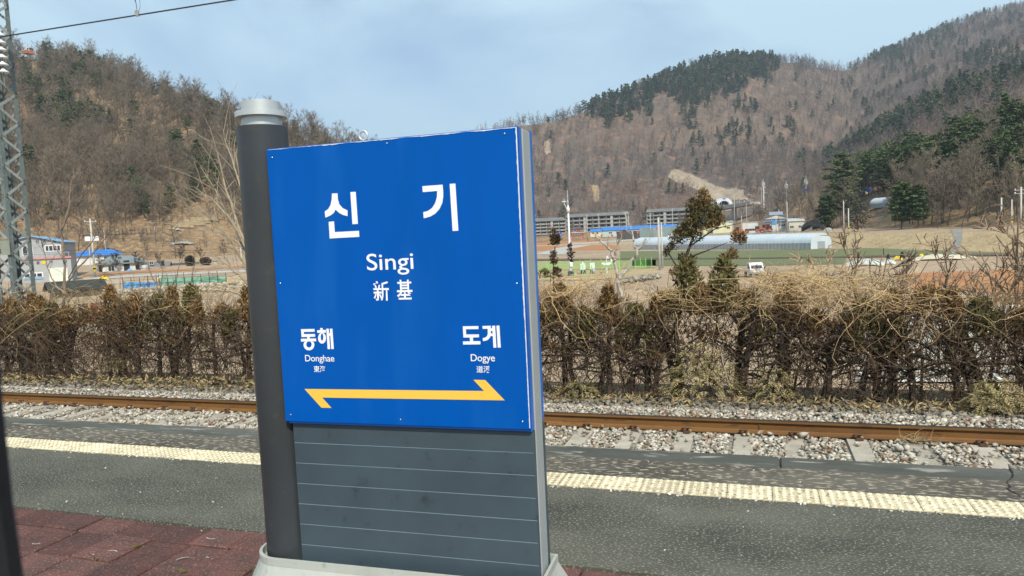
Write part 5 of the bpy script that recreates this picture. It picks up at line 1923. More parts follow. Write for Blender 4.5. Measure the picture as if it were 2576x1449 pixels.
# --- village below the wooded slope
p = on_ground(76, 127)
k = mpp(p)
w = 134 * k
t = house('two_storey_house', 'grey two-storey building with a pale blue gable trim behind the lattice mast', 'house', p, face_cam(p, -12), w, 10, hpx(76, 612, p), hpx(76, 595, p) - hpx(76, 612, p), WALLG, RPALE, 'gablefront', .35,
          wins=[(2.7, hpx(76, 627, p), 2.1, 1.0, 3), (-.5, hpx(76, 633, p), 1.4, 1.3, 1)])
for ch, xx in (('민', .6), ('손', 1.5), ('상', 2.8)):
    text_mesh(ch, 'wall_letter', BLK, t, xx, hpx(76, 612, p) - .05, .42, .5, -.02, .02)
p2_ = on_ground(106, 121)
w2 = 114 * mpp(p2_)
h2 = hpx(106, 652, p2_)
t = thing('shop_front', 'low grey shop front with pink fascia and pale garage door under the two-storey building', 'building', p2_, face_cam(p2_, -12))
MB().box((0, 1.6, h2 / 2 - .3), (w2, 3.2, h2 + .6)).build('wall', WALLG, t)
MB().box((0, 1.55, h2 + .13), (w2 + .2, 3.5, .24)).build('fascia', PINK, t)
b = MB()
b.box((1.55, -.03, .98), (2.3, .08, 1.95))
for q in (-.4, .4):
    pass
b.build('garage_door', mat('pale_shutter', (.70, .75, .62), (.64, .69, .57), scale=.8), t)
b = MB()
b.box((1.55, -.08, 1.0), (.03, .02, 1.9))
b.box((1.55, -.08, .95), (2.2, .02, .03))
b.build('door_bar', METAL, t)
window(t, -1.5, 1.05, 2.4, .8, 0, 2)
MB().box((-1.5, -.06, .62), (2.3, .04, .3)).build('blue_panel', RPALE, t)
for ch, xx in (('진', -2.35), ('경', -1.05), ('가', .55), ('장', 2.35)):
    text_mesh(ch, 'wall_letter', BLK, t, xx, h2 - .72, .40, .46, -.02, .02)
b = MB()
b.cyl((-.12, -.02, h2 - .48), (-.12, -.05, h2 - .48), .27, n=14)
b.build('yellow_disc', TARPY, t)
b = MB()
for kk in range(12):
    b.box((-w2 / 2 + .2 + kk * (w2 - .4) / 11, .1, h2 + .55), (.05, .05, .62))
b.box((0, .1, h2 + .84), (w2 - .3, .05, .05))
b.build('railing', METAL, t)
p = on_ground(153, 131)
house('small_shed', 'small blue shed beside the two-storey building', 'shed', p, face_cam(p), 1.3, 1.5, hpx(153, 645, p), .35, RPALE, TARPB, 'gable', .1)

p = on_ground(185, 70)
k = mpp(p)
t = house('low_shed', 'low dark-roofed shed with a sagging eave just beyond the hedge', 'shed', p, face_cam(p, 8), 104 * k, 3.0, hpx(185, 728, p), hpx(185, 711, p) - hpx(185, 728, p), mat('stained_cream_wall', (.42, .37, .27), (.28, .22, .15), scale=1.2), mat('mossy_dark_roof', (.060, .060, .048), (.035, .035, .03), scale=1.5), 'gable', .45,
          wins=[(-1.2, .75, .7, .6, 0)], doors=[(1.15, .8, 1.2, mat('dark_red_door', (.20, .035, .03), (.15, .03, .03), scale=2)), (.2, .7, 1.2, DARK)])

p = on_ground(242, 172)
k = mpp(p)
house('blue_roofed_house', 'long low house with a bright blue hipped roof behind the utility pole', 'house', p, face_cam(p), 100 * k, 6, hpx(242, 643, p), hpx(242, 628.5, p) - hpx(242, 643, p), WALLW, RBLUE, 'hip', .5,
      wins=[(1.6, hpx(242, 650, p), 1.3, .8, 1)], doors=[(.2, .9, 1.6, FRAMEW), (2.9, .8, 1.6, DARK)], ridge=2.6)
p = on_ground(360, 186)
k = mpp(p)
house('blue_roofed_house', 'smaller house with a blue hipped roof half hidden by bare trees', 'house', p, face_cam(p), 50 * k, 5, hpx(360, 638, p), hpx(360, 627.5, p) - hpx(360, 638, p), WALLW, RBLUE, 'hip', .4, wins=[(.5, hpx(360, 645, p), .9, .7, 1)], ridge=1.3)
p = on_ground(306, 140)
k = mpp(p)
t = house('grey_roofed_house', 'white house with a wide grey-green hipped roof and two dark windows', 'house', p, face_cam(p, 6), 104 * k, 7, hpx(306, 664, p), hpx(306, 643.5, p) - hpx(306, 664, p), WALLW, RGREY, 'hip', .4,
          wins=[(-2.0, hpx(306, 674, p), 1.0, 1.0, 1), (2.0, hpx(306, 674, p), .75, 1.0, 0)], doors=[(.35, .9, 1.75, DARK), (-3.6, .5, 1.5, DARK)], ridge=1.8)
MB().box((-.4, 2.2, hpx(306, 652, p)), (.5, .5, .9)).build('chimney', RBROWN, t)
p = on_ground(384, 148)
k = mpp(p)
house('grey_annex', 'low grey-roofed outbuilding beside the grey-roofed house', 'outbuilding', p, face_cam(p, -8), 58 * k, 4, hpx(384, 672, p), .75, WALLW, RASH, 'gable', .35, wins=[(-.6, .75, .7, .6, 1)], doors=[(1.2, .7, 1.1, DARK)])
p = on_ground(452, 150)
house('dark_roofed_shed', 'dark-roofed open shed among bushes at the edge of the village', 'shed', p, face_cam(p), 70 * mpp(p), 3, hpx(452, 671, p), .55, DARK, RDARK, 'gable', .4)
p = on_ground(536, 150)
house('white_hut', 'little white hut beside the village road', 'hut', p, face_cam(p), 9 * mpp(p), 1.0, hpx(536, 659, p), .12, WALLW, RBROWN, 'flat', .1)


def drape(name, pts, w, m, lift=.05, kind='structure'):
    """ribbon of road laid on the terrain; pts are (px, r)"""
    P = [on_ground(px, r) for px, r in pts]
    b = MB()
    V = []
    for i, q in enumerate(P):
        rr = math.hypot(q.x, q.y)
        for s in (-.5, .5):
            f = (rr + s * w) / rr
            V.append((q.x * f, q.y * f, ground_at(q.x * f, q.y * f) + lift))
    b.add(V, [(2 * i, 2 * i + 2, 2 * i + 3, 2 * i + 1) for i in range(len(P) - 1)])
    return tag(b.build(name, m), kind=kind)


drape('village_road', [(px, 122 + .006 * (px - 230)) for px in range(200, 700, 20)], 5.0, CONC)
drape('village_yard', [(px, 132 + .01 * (px - 230)) for px in range(200, 700, 20)], 5.0, ORANGE)
drape('verge', [(px, 111) for px in range(240, 700, 20)], 8.0, mat('pale_orange_verge', (.50, .36, .22), (.42, .29, .17), scale=.4, detail=8))


def car(name, label, p, rz, L=4.5, W=1.8, H=1.65, paint=CARW, suv=True):
    t = thing(name, label, 'car', p, rz)
    b = MB()
    b.prism([(-L / 2, .35), (L / 2, .35), (L / 2, .82), (L / 2 - .1, .95), (-L / 2 + 1.15, .98), (-L / 2 + .1, .82)], -W / 2, W / 2, 'y')
    b.prism([(-L / 2 + 1.0, .97), (L / 2 - .12, .95), (L / 2 - .35, H), (-L / 2 + 1.75, H)], -W / 2 + .08, W / 2 - .08, 'y')
    b.build('body', paint, t)
    for s in (-1, 1):
        b = MB()
        b.prism([(-L / 2 + 1.35, 1.02), (L / 2 - .45, 1.02), (L / 2 - .58, H - .12), (-L / 2 + 1.9, H - .12)], s * (W / 2 - .075), s * (W / 2 - .066), 'y')
        b.build('side_window', GLASS, t)
        for xx in (-L / 2 + .85, L / 2 - .85):
            b = MB()
            b.cyl((xx, s * (W / 2 - .1), .34), (xx, s * (W / 2 + .01), .34), .34, n=12)
            wl_ = b.build('wheel', TYRE, t)
            b = MB()
            b.cyl((xx, s * (W / 2 + .008), .34), (xx, s * (W / 2 + .02), .34), .18, n=10)
            b.build('rim', METAL, wl_)
    b = MB()
    b.prism([(-W / 2 + .15, 1.02), (W / 2 - .15, 1.02), (W / 2 - .25, H - .12), (-W / 2 + .25, H - .12)], 0, .01, 'x')
    b.v = [(-L / 2 + 1.06 + (q[2] - 1.0) * 1.05 + q[0] - .02, q[1], q[2]) for q in b.v]
    b.build('windscreen', GLASS, t)
    return t


p = on_ground(192, 176)
car('parked_car', 'white off-road car parked before the blue-roofed house', p, face_cam(p, 4), 35 * mpp(p), 1.9, 13 * mpp(p))
p = on_ground(1691, 249)
car('parked_car', 'small white car on the road behind the cypress', p, face_cam(p, 20), 3.6, 1.6, 1.5)


def pole(label, px, ytop, r, rad=.16, band=True, arms=0, boxes=0, p=None, name='utility_pole', cat='utility pole', tm=None, pxb=None):
    q = p or on_ground(pxb or px, r)
    h = at_r(px, ytop, math.hypot(q.x, q.y)).z - q.z
    t = thing(name, label, cat, q, face_cam(q))
    b = MB()
    b.smooth = True
    b.cyl((0, 0, -.4), (0, 0, h), rad, rad * .62, 10)
    b.build('post', tm or PCONC, t)
    if band:
        for i in range(2):
            b = MB()
            b.cyl((0, 0, .9 + i * .55), (0, 0, 1.2 + i * .55), rad * 1.02, n=10)
            b.build('warning_band', YB, t)
        b = MB()
        b.cyl((0, 0, 1.2), (0, 0, 1.45), rad * 1.02, n=10)
        b.build('black_band', BLK, t)
    for i in range(arms):
        b = MB()
        b.box((0, 0, h - .45 - .5 * i), (1.6, .09, .09))
        a = b.build('crossarm', METAL, t)
        for sx in (-.7, 0, .7):
            b = MB()
            b.lathe([(.05, 0), (.07, .06), (.05, .12), (.02, .18)], (sx, 0, h - .40 - .5 * i), 8)
            b.build('insulator', PORC, a)
    for i in range(boxes):
        b = MB()
        b.bev((-.55 + i * 1.1, -.1, 0), (.72, .5, .66), .06)
        b.v = [(q_[0], q_[1], q_[2] + h * .66) for q_ in b.v]
        b.build('transformer_box', WHITEP, t)
    return t


pole('concrete utility pole with two white transformer boxes and a yellow-black foot band', 226, 550, 125, .17, True, 1, 2, pxb=230)
pole('thin grey pole standing close beside the transformer pole', 221, 622, 124, .08, False)
pole('short utility pole half hidden among the pale whip-like branches', 603, 617, 132, .13, True, 1)
pole('slim leaning pole behind the blue-roofed house', 262, 577, 178, .1, False)
pole('tall bare concrete pole behind the long greenhouse', 1981, 508, 200, .17, False)
pole('thin concrete pole by the solar panel', 1960, 527, 226, .14, False)
pole('short pale pole between the solar panel and the blue tarpaulin', 1953, 545, 224, .1, False)
pole('concrete pole at the foot of the knoll left of the dark cedar', 2123, 505, 190, .16, False)
pole('concrete pole with a yellow-black foot band on the bank before the dark cedar', 2135, 524, 159, .15, True)
pole('plain concrete pole with a foot band on the bank, the leftmost of three', 2519, 497, 127, .15, True)
pole('shortest pole on the bank, middle one of three, with a foot band', 2545, 502, 130, .13, True)
pole('tall concrete pole with insulators at the edge of the knoll', 2568, 470, 128, .17, False, 2)
pole('concrete pole before the unfinished long block', 1478, 539, 330, .2, False)
pole('slim pole behind the brick house', 1507, 537, 350, .16, False, 1)
pole('utility pole with a crossarm at the end of the long block', 1576, 532, 330, .2, False, 1)
pole('utility pole just beside the one at the end of the long block', 1582, 532, 336, .18, False)
pole('slim pole in front of the shorter unfinished block', 1637, 535, 262, .15, False, 1)
pole('pole before the middle of the shorter unfinished block', 1693, 524, 300, .16, False)
pole('pole with a yellow foot band above the greenhouse roof beside the red tractor', 1866, 542, 222, .13, True)
pole('slanting pole below the bridge deck', 1849, 489, 330, .15, False)
pole('thin pole on the brown slope beside the bridge', 1879, 510, 320, .13, False)
pole('thick concrete pole standing in the field before the long greenhouse', 1657, 547, 93, .17, False, p=at_z(1660, 678, -3.36))
pole('second concrete pole right beside the thick one in the field', 1664, 560, 95, .14, False, p=at_z(1667, 674, -3.36))

# wires strung over the village
b = MB()
for (xa, ya, xb, yb, r_) in ((-40, 640, 640, 622, 126), (230, 594, 640, 612, 126), (-40, 604, 230, 590, 126), (-40, 622, 640, 634, 128)):
    A, B = at_r(xa, ya, r_), at_r(xb, yb, r_)
    pts = [(*(A.lerp(B, t) - Vector((0, 0, 1.2 * t * (1 - t)))), .02) for t in np.linspace(0, 1, 9)]
    b2 = MB()
    b2.tubes([pts], 3)
    tag(b2.build('power_line', COPPER), {594: 'power line running from the transformer pole towards the pale tree', 640: 'lowest power line over the village houses', 604: 'power line running from the transformer pole behind the lattice mast', 622: 'power line crossing just above the blue roofs'}[ya], 'power line')

# stone wall with tarpaulin fences on it
g = np.random.default_rng(4)
wall = thing('stone_wall', 'dry rubble stone wall holding up the village yard', 'stone wall', at_z(450, 744, -3.4))
o0 = wall.location
b = MB()
qa = [on_ground(px, 96.5 if px < 620 else 108) for px in range(270, 690, 14)]
BASEB = MB()
V = []
for q in qa:
    f = 95.2 / 96.5
    V += [(q.x * f - o0.x, q.y * f - o0.y, -3.45 - o0.z), (q.x * f - o0.x, q.y * f - o0.y, -2.42 - o0.z), (q.x - o0.x, q.y - o0.y, -2.38 - o0.z)]
BASEB.add(V, [f_ for i in range(len(qa) - 1) for f_ in ((3 * i, 3 * i + 3, 3 * i + 4, 3 * i + 1), (3 * i + 1, 3 * i + 4, 3 * i + 5, 3 * i + 2))])
BASEB.build('backing', mat('dark_wall_gaps', (.10, .085, .07), (.15, .125, .10), scale=2), wall)
SV, SF = [], []
vs, fs = stones(2300, (0, 1), (0, 1), lambda x, y, g_, n: np.zeros(n), .12, .25, .75, 88)
vs = vs.reshape(-1, 10, 3)
for i in range(len(vs)):
    px = g.uniform(270, 680)
    zz = g.uniform(-3.4, -2.34)
    q = on_ground(px, 94.9 if px < 620 else 106.5)
    c = vs[i].mean(0)
    SV.append(vs[i] - c + np.array([q.x - o0.x, q.y - o0.y, zz - o0.z]))
tag(link('stones', np_mesh('stones', np.concatenate(SV), fs, mat('wall_stone', (.46, .41, .32), (.33, .29, .23), scale=2, island=.45)), wall), kind='stuff')

for (nm, lab, x0, x1, m, yt) in (('tarpaulin_fence', 'rusty post fence hung with blue tarpaulin on the stone wall', 300, 386, TARPB, 710), ('tarpaulin_fence', 'fence hung with pale green mesh sheet on the stone wall', 392, 562, TARPG, 698)):
    c = on_ground((x0 + x1) / 2, 96.3)
    t = thing(nm, lab, 'fence', c)
    n = 18
    V = []
    b = MB()
    for i in range(n + 1):
        px = x0 + (x1 - x0) * i / n
        q = on_ground(px, 96.4)
        ztop = at_r(px, yt + g.uniform(-1.5, 1.5) - (px - x0) * .012, 96.4).z
        V += [(q.x - c.x + g.normal(0, .05), q.y - c.y + g.normal(0, .08), -2.4 - c.z), (q.x - c.x, q.y - c.y + g.normal(0, .08), (ztop - 2.4) / 2 - c.z), (q.x - c.x, q.y - c.y, ztop - c.z)]
    b.add(V, [f_ for i in range(n) for k_ in (0, 1) for f_ in [(3 * i + k_, 3 * i + 3 + k_, 3 * i + 4 + k_, 3 * i + 1 + k_)]])
    b.build('sheet', m, t)
    pb_ = MB()
    pb_.cyl((0, 0, -.2), (0, 0, 1.45), .04, n=6)
    pm = pb_.mesh('post', RUSTP)
    n = int((x1 - x0) / 19) + 1
    ra = MB()
    for i in range(n):
        px = x0 - 2 + (x1 - x0) * i / (n - 1)
        q = on_ground(px, 95.9)
        o = link('post', pm, t, (q.x - c.x, q.y - c.y, -2.4 - c.z))
        o.scale = (1, 1, g.uniform(.85, 1.12))
    A, B = on_ground(x0 - 3, 95.85), on_ground(x1, 95.85)
    for zz in (-1.9, -1.4):
        ra = MB()
        ra.cyl((A.x - c.x, A.y - c.y, zz - c.z), (B.x - c.x, B.y - c.y, zz - c.z), .025, n=5)
        ra.build('rail', RUSTP, t)
c = on_ground(268, 96.2)
t = thing('wire_fence', 'open grey wire fence at the end of the blue tarpaulin', 'fence', c)
for i in range(6):
    q = on_ground(237 + i * 12, 96.2)
    b = MB()
    b.cyl((q.x - c.x, q.y - c.y, -.2), (q.x - c.x, q.y - c.y, 1.4), .03, n=5)
    b.build('post', METAL, t)
for zz in (.5, 1.3):
    A, B = on_ground(237, 96.2), on_ground(297, 96.2)
    b = MB()
    b.cyl((A.x - c.x, A.y - c.y, zz), (B.x - c.x, B.y - c.y, zz), .018, n=4)
    b.build('wire', METAL, t)


def lump(name, label, cat, p, w, d, h, m, seed, n=9):
    """crumpled sheet or heap"""
    g_ = np.random.default_rng(seed)
    b = MB()
    V, F = [], []
    for j in range(n + 1):
        for i in range(n + 1):
            u, v = i / n * 2 - 1, j / n * 2 - 1
            q = max(0, 1 - (abs(u) ** 2.2 + abs(v) ** 2.2) * .62)
            V.append((u * w / 2 * (1 + g_.normal(0, .04)), v * d / 2 * (1 + g_.normal(0, .04)), h * q * (.75 + .5 * g_.uniform()) - .04))
    for j in range(n):
        for i in range(n):
            a = j * (n + 1) + i
            F.append((a, a + 1, a + n + 2, a + n + 1))
    b.add(V, F)
    return tag(b.build(name, m, None, p, face_cam(p)), label, cat)


p = on_ground(250, 118)
lump('covered_heap', 'bright yellow sheet over a heap beside the village road', 'sheet', p, 24 * mpp(p), 1.2, .55, TARPY, 1)
p = on_ground(393, 113)
lump('covered_heap', 'small white bundle on the verge by the tarpaulin fence', 'bundle', p, .7, .5, .4, TARPW, 2)
p = on_ground(455, 191)
lump('covered_heap', 'long heap under pale plastic film on the slope below the straw clearing', 'heap', p, 54 * mpp(p), 1.6, .75, TARPO, 3)
p = on_ground(448, 200)
lump('covered_heap', 'short pale heap just above the long film-covered one', 'heap', p, 16 * mpp(p), 1.2, .55, TARPO, 4)
p = on_ground(272, 178)
lump('junk_heap', 'cream and blue clutter on the slope behind the blue-roofed house', 'clutter', p + Vector((0, 0, .6)), 2.4, 1, 1.4, TARPC, 5)
p = on_ground(290, 180)
lump('junk_heap', 'teal sheet lying on the slope above the blue roofs', 'sheet', p + Vector((0, 0, .8)), 2.0, 1, 1.3, TARPG, 6)
p = on_ground(318, 137)
lump('blue_tub', 'blue tubs and clutter at the door of the grey-roofed house', 'clutter', p, .9, .5, .5, TARPB, 7)
for i, (px, r_, w_, h_, lb) in enumerate([(472, 146, 1.7, 1.9, 'dark evergreen bush behind the dark-roofed shed'), (512, 146, 2.0, 1.5, 'brown tangled bush beside the little white hut'), (270, 182, 4.0, 2.4, 'tangled dark thicket on the slope behind the transformer pole'), (2158, 172, 5.5, 8.5, 'dark bushy cedar in front of the small greenhouse'),
                                           (1912, 352, 8, 7.0, 'dark ivy-covered clump on the slope beside the bridge'), (1955, 318, 5, 5, 'dark bush on the slope below the leaning black trees')]):
    p = on_ground(px, r_)
    b = MB()
    V, F = clump(random.Random(60 + i), (0, 0, h_ * .5), w_ / 2, h_ * .52, 900, .42, 1.0)
    b.add(V, F)
    t = thing('cedar' if i == 3 else 'bush', lb, 'bush' if i != 3 else 'cedar', p)
    b.build('foliage', [mat('bush_leaf_%d' % i, (.055, .055, .038) if i in (0, 3) else (.105, .078, .055), (.035, .042, .028) if i in (0, 3) else (.07, .055, .042), scale=1, island=.4)], t)
    b = MB()
    b.cyl((0, 0, -.3), (0, 0, h_ * .6), .12, .05, 6)
    b.build('trunk', BARK, t)

c = on_ground(320, 196)
t = thing('hillside_fence', 'weathered wooden rail fence along the foot of the wooded slope', 'fence', c)
prev = None
for i in range(15):
    px = 250 + i * 10
    q = on_ground(px, 197)
    top = q + Vector((0, 0, 2.0 if i in (0, 14) else 1.5))
    b = MB()
    b.box(((q.x - c.x), (q.y - c.y), (q.z + top.z) / 2 - c.z), (.13, .13, top.z - q.z + .3))
    b.build('post', METAL if i in (0, 14) else RUSTP, t)
    if prev:
        for zz in (.35, .7, 1.3):
            b = MB()
            b.cyl((prev.x - c.x, prev.y - c.y, prev.z + zz - c.z), (q.x - c.x, q.y - c.y, q.z + zz - c.z), .06, n=5)
            b.build('rail', PALEB, t)
    prev = q

p = at_r(76, 141, 452)
p.z = ground_at(p.x, p.y) if abs(ground_at(p.x, p.y) - p.z) < 6 else p.z
k = mpp(p)
hz = hpx(76, 135, p)
t = thing('lookout_hut', 'small orange lookout hut on stilts on the ridge', 'hut', p, face_cam(p, 25))
for sx in (-1, 1):
    for sy in (-1, 1):
        b = MB()
        b.cyl((sx * 1.5, sy * 1.5 + 1.5, -1.5), (sx * 1.5, sy * 1.5 + 1.5, hz), .12, n=5)
        b.build('stilt', RUSTP, t)
hh2 = hpx(76, 120, p) - hz
b = MB()
b.box((0, 1.5, hz + hh2 * .25), (4.2, 4.2, hh2 * .5))
b.build('lower_wall', mat('orange_cladding', (.55, .19, .10), (.48, .16, .09), scale=1), t)
b = MB()
b.box((0, 1.5, hz + hh2 * .7), (4.0, 4.0, hh2 * .38))
b.build('upper_wall', WALLW, t)
for sx in (-1.2, 0, 1.2):
    window(t, sx, hz + hh2 * .7, .8, 1.0, -.5, 0)
b = MB()
b.lathe([(3.1, hz + hh2 * .9), (3.1, hz + hh2 * .95), (.1, hz + hh2 * 1.25)], (0, 1.5, 0), 4)
b.build('roof', METAL, t)
b = MB()
b.cyl((0, 1.5, hz + hh2 * 1.2), (0, 1.5, hz + hh2 * 1.75), .12, n=5)
b.build('mast', RED, t)

# --- unfinished concrete blocks
def block(name, label, x0, x1, ytop, r, floors, bays, base_py, turn, seed):
    g_ = np.random.default_rng(seed)
    xc = (x0 + x1) / 2
    p = on_ground(xc, r)
    yt = ytop
    p = Vector((p.x, p.y, at_r(xc, base_py, r).z))
    k = mpp(p)
    W = (x1 - x0) * k
    H = hpx(xc, yt, p)
    fh = H / floors
    t = thing(name, label, 'unfinished building', p, face_cam(p, turn))
    D = 11
    b = MB()
    b.box((0, D - .2, H / 2), (W, .4, H))
    b.box((-W / 2 + .2, D / 2 - .2, H / 2), (.4, D - .5, H))
    b.box((W / 2 - .2, D / 2 - .2, H / 2), (.4, D - .5, H))
    b.box((0, 3.0, H / 2), (W - .8, .3, H - .02))
    b.build('wall', CONCD, t)
    for f in range(floors + 1):
        b = MB()
        b.box((0, D / 2 - .9, f * fh), (W - .02, D + 1.2, .22))
        b.build('floor_slab', CONCD, t)
    bw = W / bays
    pm = MB()
    pm.box((0, -.2, H / 2), (.35, 1.6, H - .1))
    pm = pm.mesh('partition', CONCL)
    wm = MB()
    wm.box((0, .25, H / 2), (bw * .34, 1.0, H - .1))
    wm = wm.mesh('stair_pier', CONCL)
    for i in range(bays + 1):
        link('partition', pm, t, (-W / 2 + .25 + i * (W - .5) / bays, 0, 0))
    par = MB()
    par.box((0, -1.35, .45), (bw * .80, .14, .78))
    par = par.mesh('balcony', CONCD)
    jamb = MB()
    jamb.box((0, 2.55, fh * .45), (bw * .30, .5, fh * .85))
    jamb = jamb.mesh('inner_pier', CONCL)
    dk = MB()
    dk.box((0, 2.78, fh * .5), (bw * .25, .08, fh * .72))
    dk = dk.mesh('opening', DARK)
    for i in range(bays):
        xx = -W / 2 + (i + .5) * bw
        if i % 4 == 2:
            link('stair_pier', wm, t, (xx + bw * .3, -1.2, 0))
        for f in range(floors):
            link('balcony', par, t, (xx, .0, f * fh))
            link('inner_pier', jamb, t, (xx + bw * .16, 0, f * fh))
            link('opening', dk, t, (xx - bw * .2, 0, f * fh + .1))
    b = MB()
    b.prism([(-1.9, H + .12), (D + .6, H + .12), (D * .5, H + 2.3)], -W / 2 - .5, W / 2 + .5, 'x')
    b.build('roof', RASH, t)
    return t


block('unfinished_block', 'end section of the long unfinished concrete block, next to the sign', 1342, 1424, 556.5, 462, 5, 5, 598, 14, 1)
block('unfinished_block', 'long unfinished concrete block with rows of empty balconies below the wooded mountain', 1425, 1578, 544, 468, 5, 9, 594, -10, 2)
block('unfinished_block', 'shorter unfinished concrete block half hidden by the cypress', 1629, 1742, 532, 490, 5, 7, 580, -6, 3)

p = on_ground(1453, 402)
p = Vector((p.x, p.y, at_r(1453, 592, 402).z))
k = mpp(p)
t = house('brick_house', 'brown brick house with white window trim before the long concrete block', 'house', p, face_cam(p, 8), 32 * k, 6, hpx(1453, 576, p), hpx(1453, 570, p) - hpx(1453, 576, p), BRICKR, RBROWN, 'hip', .4,
          wins=[(-1.6, hpx(1453, 579.5, p), 1.7, 1.3, 1), (2.4, hpx(1453, 578.5, p), 1.4, 1.3, 1), (-2.2, .9, 1.4, 1.2, 1), (.6, .9, 1.4, 1.2, 1)], ridge=1.2)
MB().box((0, -.1, hpx(1453, 585, p)), (32 * k + .4, .3, .3)).build('white_band', WALLW, t)

p = on_ground(1606, 330)
p = Vector((p.x, p.y, at_r(1606, 589, 330).z))
k = mpp(p)
W = 184 * k
house('blue_roofed_warehouse', 'long low warehouse with a bright blue roof before the concrete blocks', 'warehouse', p, face_cam(p, -6), W, 9, hpx(1606, 576, p), hpx(1606, 568.5, p) - hpx(1606, 576, p), WALLM, RBLUE, 'gable', .4,
      wins=[(-W * .38, 1.2, 1.6, 1.0, 1), (-W * .28, 1.2, 1.6, 1.0, 1)], doors=[(-W * .18, 2.0, 2.0, DARK)])
p = on_ground(1499, 326)
p = Vector((p.x, p.y, at_r(1499, 592, 326).z))
house('blue_roofed_shed', 'small green-walled shed with a blue roof beside the brick house', 'shed', p, face_cam(p, -6), 28 * mpp(p), 5, hpx(1499, 582.5, p), hpx(1499, 577, p) - hpx(1499, 582.5, p), WALLY, RBLUE, 'gable', .3, wins=[(-1.2, 1.0, .9, .8, 0), (.7, 1.0, .9, .8, 0)])

c = on_ground(1625, 300)
t = thing('site_fence', 'fence of grey and pale mint metal panels along the road', 'fence', c)
for i in range(13):
    xa, xb = 1552 + i * 11.5, 1552 + (i + 1) * 11.5
    A, B = on_ground(xa, 300 - i * 2.4), on_ground(xb, 300 - (i + 1) * 2.4)
    hA = at_r((xa + xb) / 2, 582 - .35 * i if i < 5 else 573 - .5 * (i - 5), 300 - i * 2.4).z
    mid = (A + B) / 2
    d_ = B - A
    b = MB()
    b.box((mid.x - c.x, mid.y - c.y, (mid.z + hA) / 2 - c.z), (d_.length - .06, .12, max(.8, hA - mid.z)), rz=math.atan2(d_.y, d_.x))
    b.build('panel', RASH if i < 5 else WALLM, t)
for i, (px, py, lb) in enumerate([(1437, 594, 'red flag on a thin pole beside the white weather mast'), (1463, 594, 'red flag at the front of the brick house'), (1511, 589, 'red flag before the small blue-roofed shed'), (1537, 589, 'red flag below the end of the blue-roofed warehouse'),
                                  (1561, 584, 'red flag before the first grey fence panels'), (1603, 581, 'red flag before the last grey fence panels'), (1650, 572, 'red flag before the mint fence panels')]):
    q = on_ground(px, 278)
    z1_ = at_r(px, py + 3, 278).z
    t = thing('red_flag', lb, 'flag', q, face_cam(q))
    b = MB()
    b.cyl((0, 0, -.2), (0, 0, z1_ - q.z + .6), .03, n=5)
    b.build('flag_pole', METAL, t)
    b = MB()
    hz = z1_ - q.z
    b.add([(0, 0, hz + .55), (.45, .12, hz + .35), (.85, -.05, hz - .25), (.5, .1, hz - .55), (0, 0, hz - .35)], [(0, 1, 4), (1, 2, 3), (1, 3, 4)])
    b.build('cloth', RED, t)
q = on_ground(1408, 262)
t = thing('road_sign', 'small blue road sign on a post at the road bend', 'road sign', q, face_cam(q))
z0_, z1_ = hpx(1408, 595.5, q), hpx(1408, 586, q)
b = MB()
b.box((0, 0, z1_ / 2), (.12, .12, z1_ + .4))
b.build('post', METAL, t)
b = MB()
b.box((0, -.1, (z0_ + z1_) / 2), (1.5, .06, z1_ - z0_))
f_ = b.build('board', SIGNB, t)
b = MB()
b.box((-.35, -.135, (z0_ + z1_) / 2), (.28, .004, .4))
for zz in (.12, -.12):
    b.box((.25, -.135, (z0_ + z1_) / 2 + zz), (.6, .004, .1))
b.build('symbol', LETW, f_)


def guard_rail(label, pts, n, m, hh=.75):
    c = on_ground(*pts[len(pts) // 2])
    t = thing('guard_rail', label, 'guard rail', c)
    xs = np.linspace(pts[0][0], pts[-1][0], n)
    rs = np.interp(xs, [q[0] for q in pts], [q[1] for q in pts])
    Q = [on_ground(x_, r_) for x_, r_ in zip(xs, rs)]
    pm = MB()
    pm.box((0, 0, hh / 2), (.16, .16, hh + .2))
    pm = pm.mesh('post', m)
    for q in Q:
        link('post', pm, t, q - c)
    for zz in (hh * .55, hh):
        b = MB()
        b.tubes([[(q.x - c.x, q.y - c.y, q.z - c.z + zz, .07) for q in Q]], 4)
        b.build('rail', m, t)
    return t


guard_rail('white guard rail along the rising road behind the white weather mast', [(1434, 292), (1540, 276), (1690, 246)], 42, FRAMEW)
guard_rail('grey guard rail on the road bank above the long greenhouse', [(1860, 219), (1940, 207), (2010, 194)], 14, METAL)
drape('road', [(px, r_) for px, r_ in zip(range(1420, 1960, 20), np.interp(range(1420, 1960, 20), [1420, 1540, 1690, 1898, 1960], [299, 281, 256, 224, 212]))], 6, CONC, .06)

# --- tunnel, bridge and lamps on the mountain road
q = at_r(1822, 516, 545)
k = mpp(q)
R1, R2 = 21.5 * k, 13.5 * k
t = thing('tunnel_portal', 'white arched tunnel portal with a small blue plate at the mountain foot', 'tunnel portal', q, face_cam(q, 18))
b = MB()
O = [(R1 * math.cos(a), R1 * .86 * math.sin(a)) for a in np.linspace(0, PI, 25)]
I = [(R2 * math.cos(a), R2 * .80 * math.sin(a)) for a in np.linspace(0, PI, 25)]
V = [(p_[0], 0, p_[1]) for p_ in O] + [(p_[0], 0, p_[1]) for p_ in I] + [(p_[0], 9, p_[1]) for p_ in O] + [(p_[0], 9, p_[1]) for p_ in I]
b.add(V, [f_ for i in range(24) for f_ in ((i, i + 1, 25 + i + 1, 25 + i), (50 + i, 50 + i + 1, i + 1, i), (25 + i, 25 + i + 1, 75 + i + 1, 75 + i))])
b.build('arch', WHITEP, t)
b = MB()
b.prism([(p_[0] * 1.02, p_[1] * 1.02) for p_ in I], 8.0, 8.1, 'y')
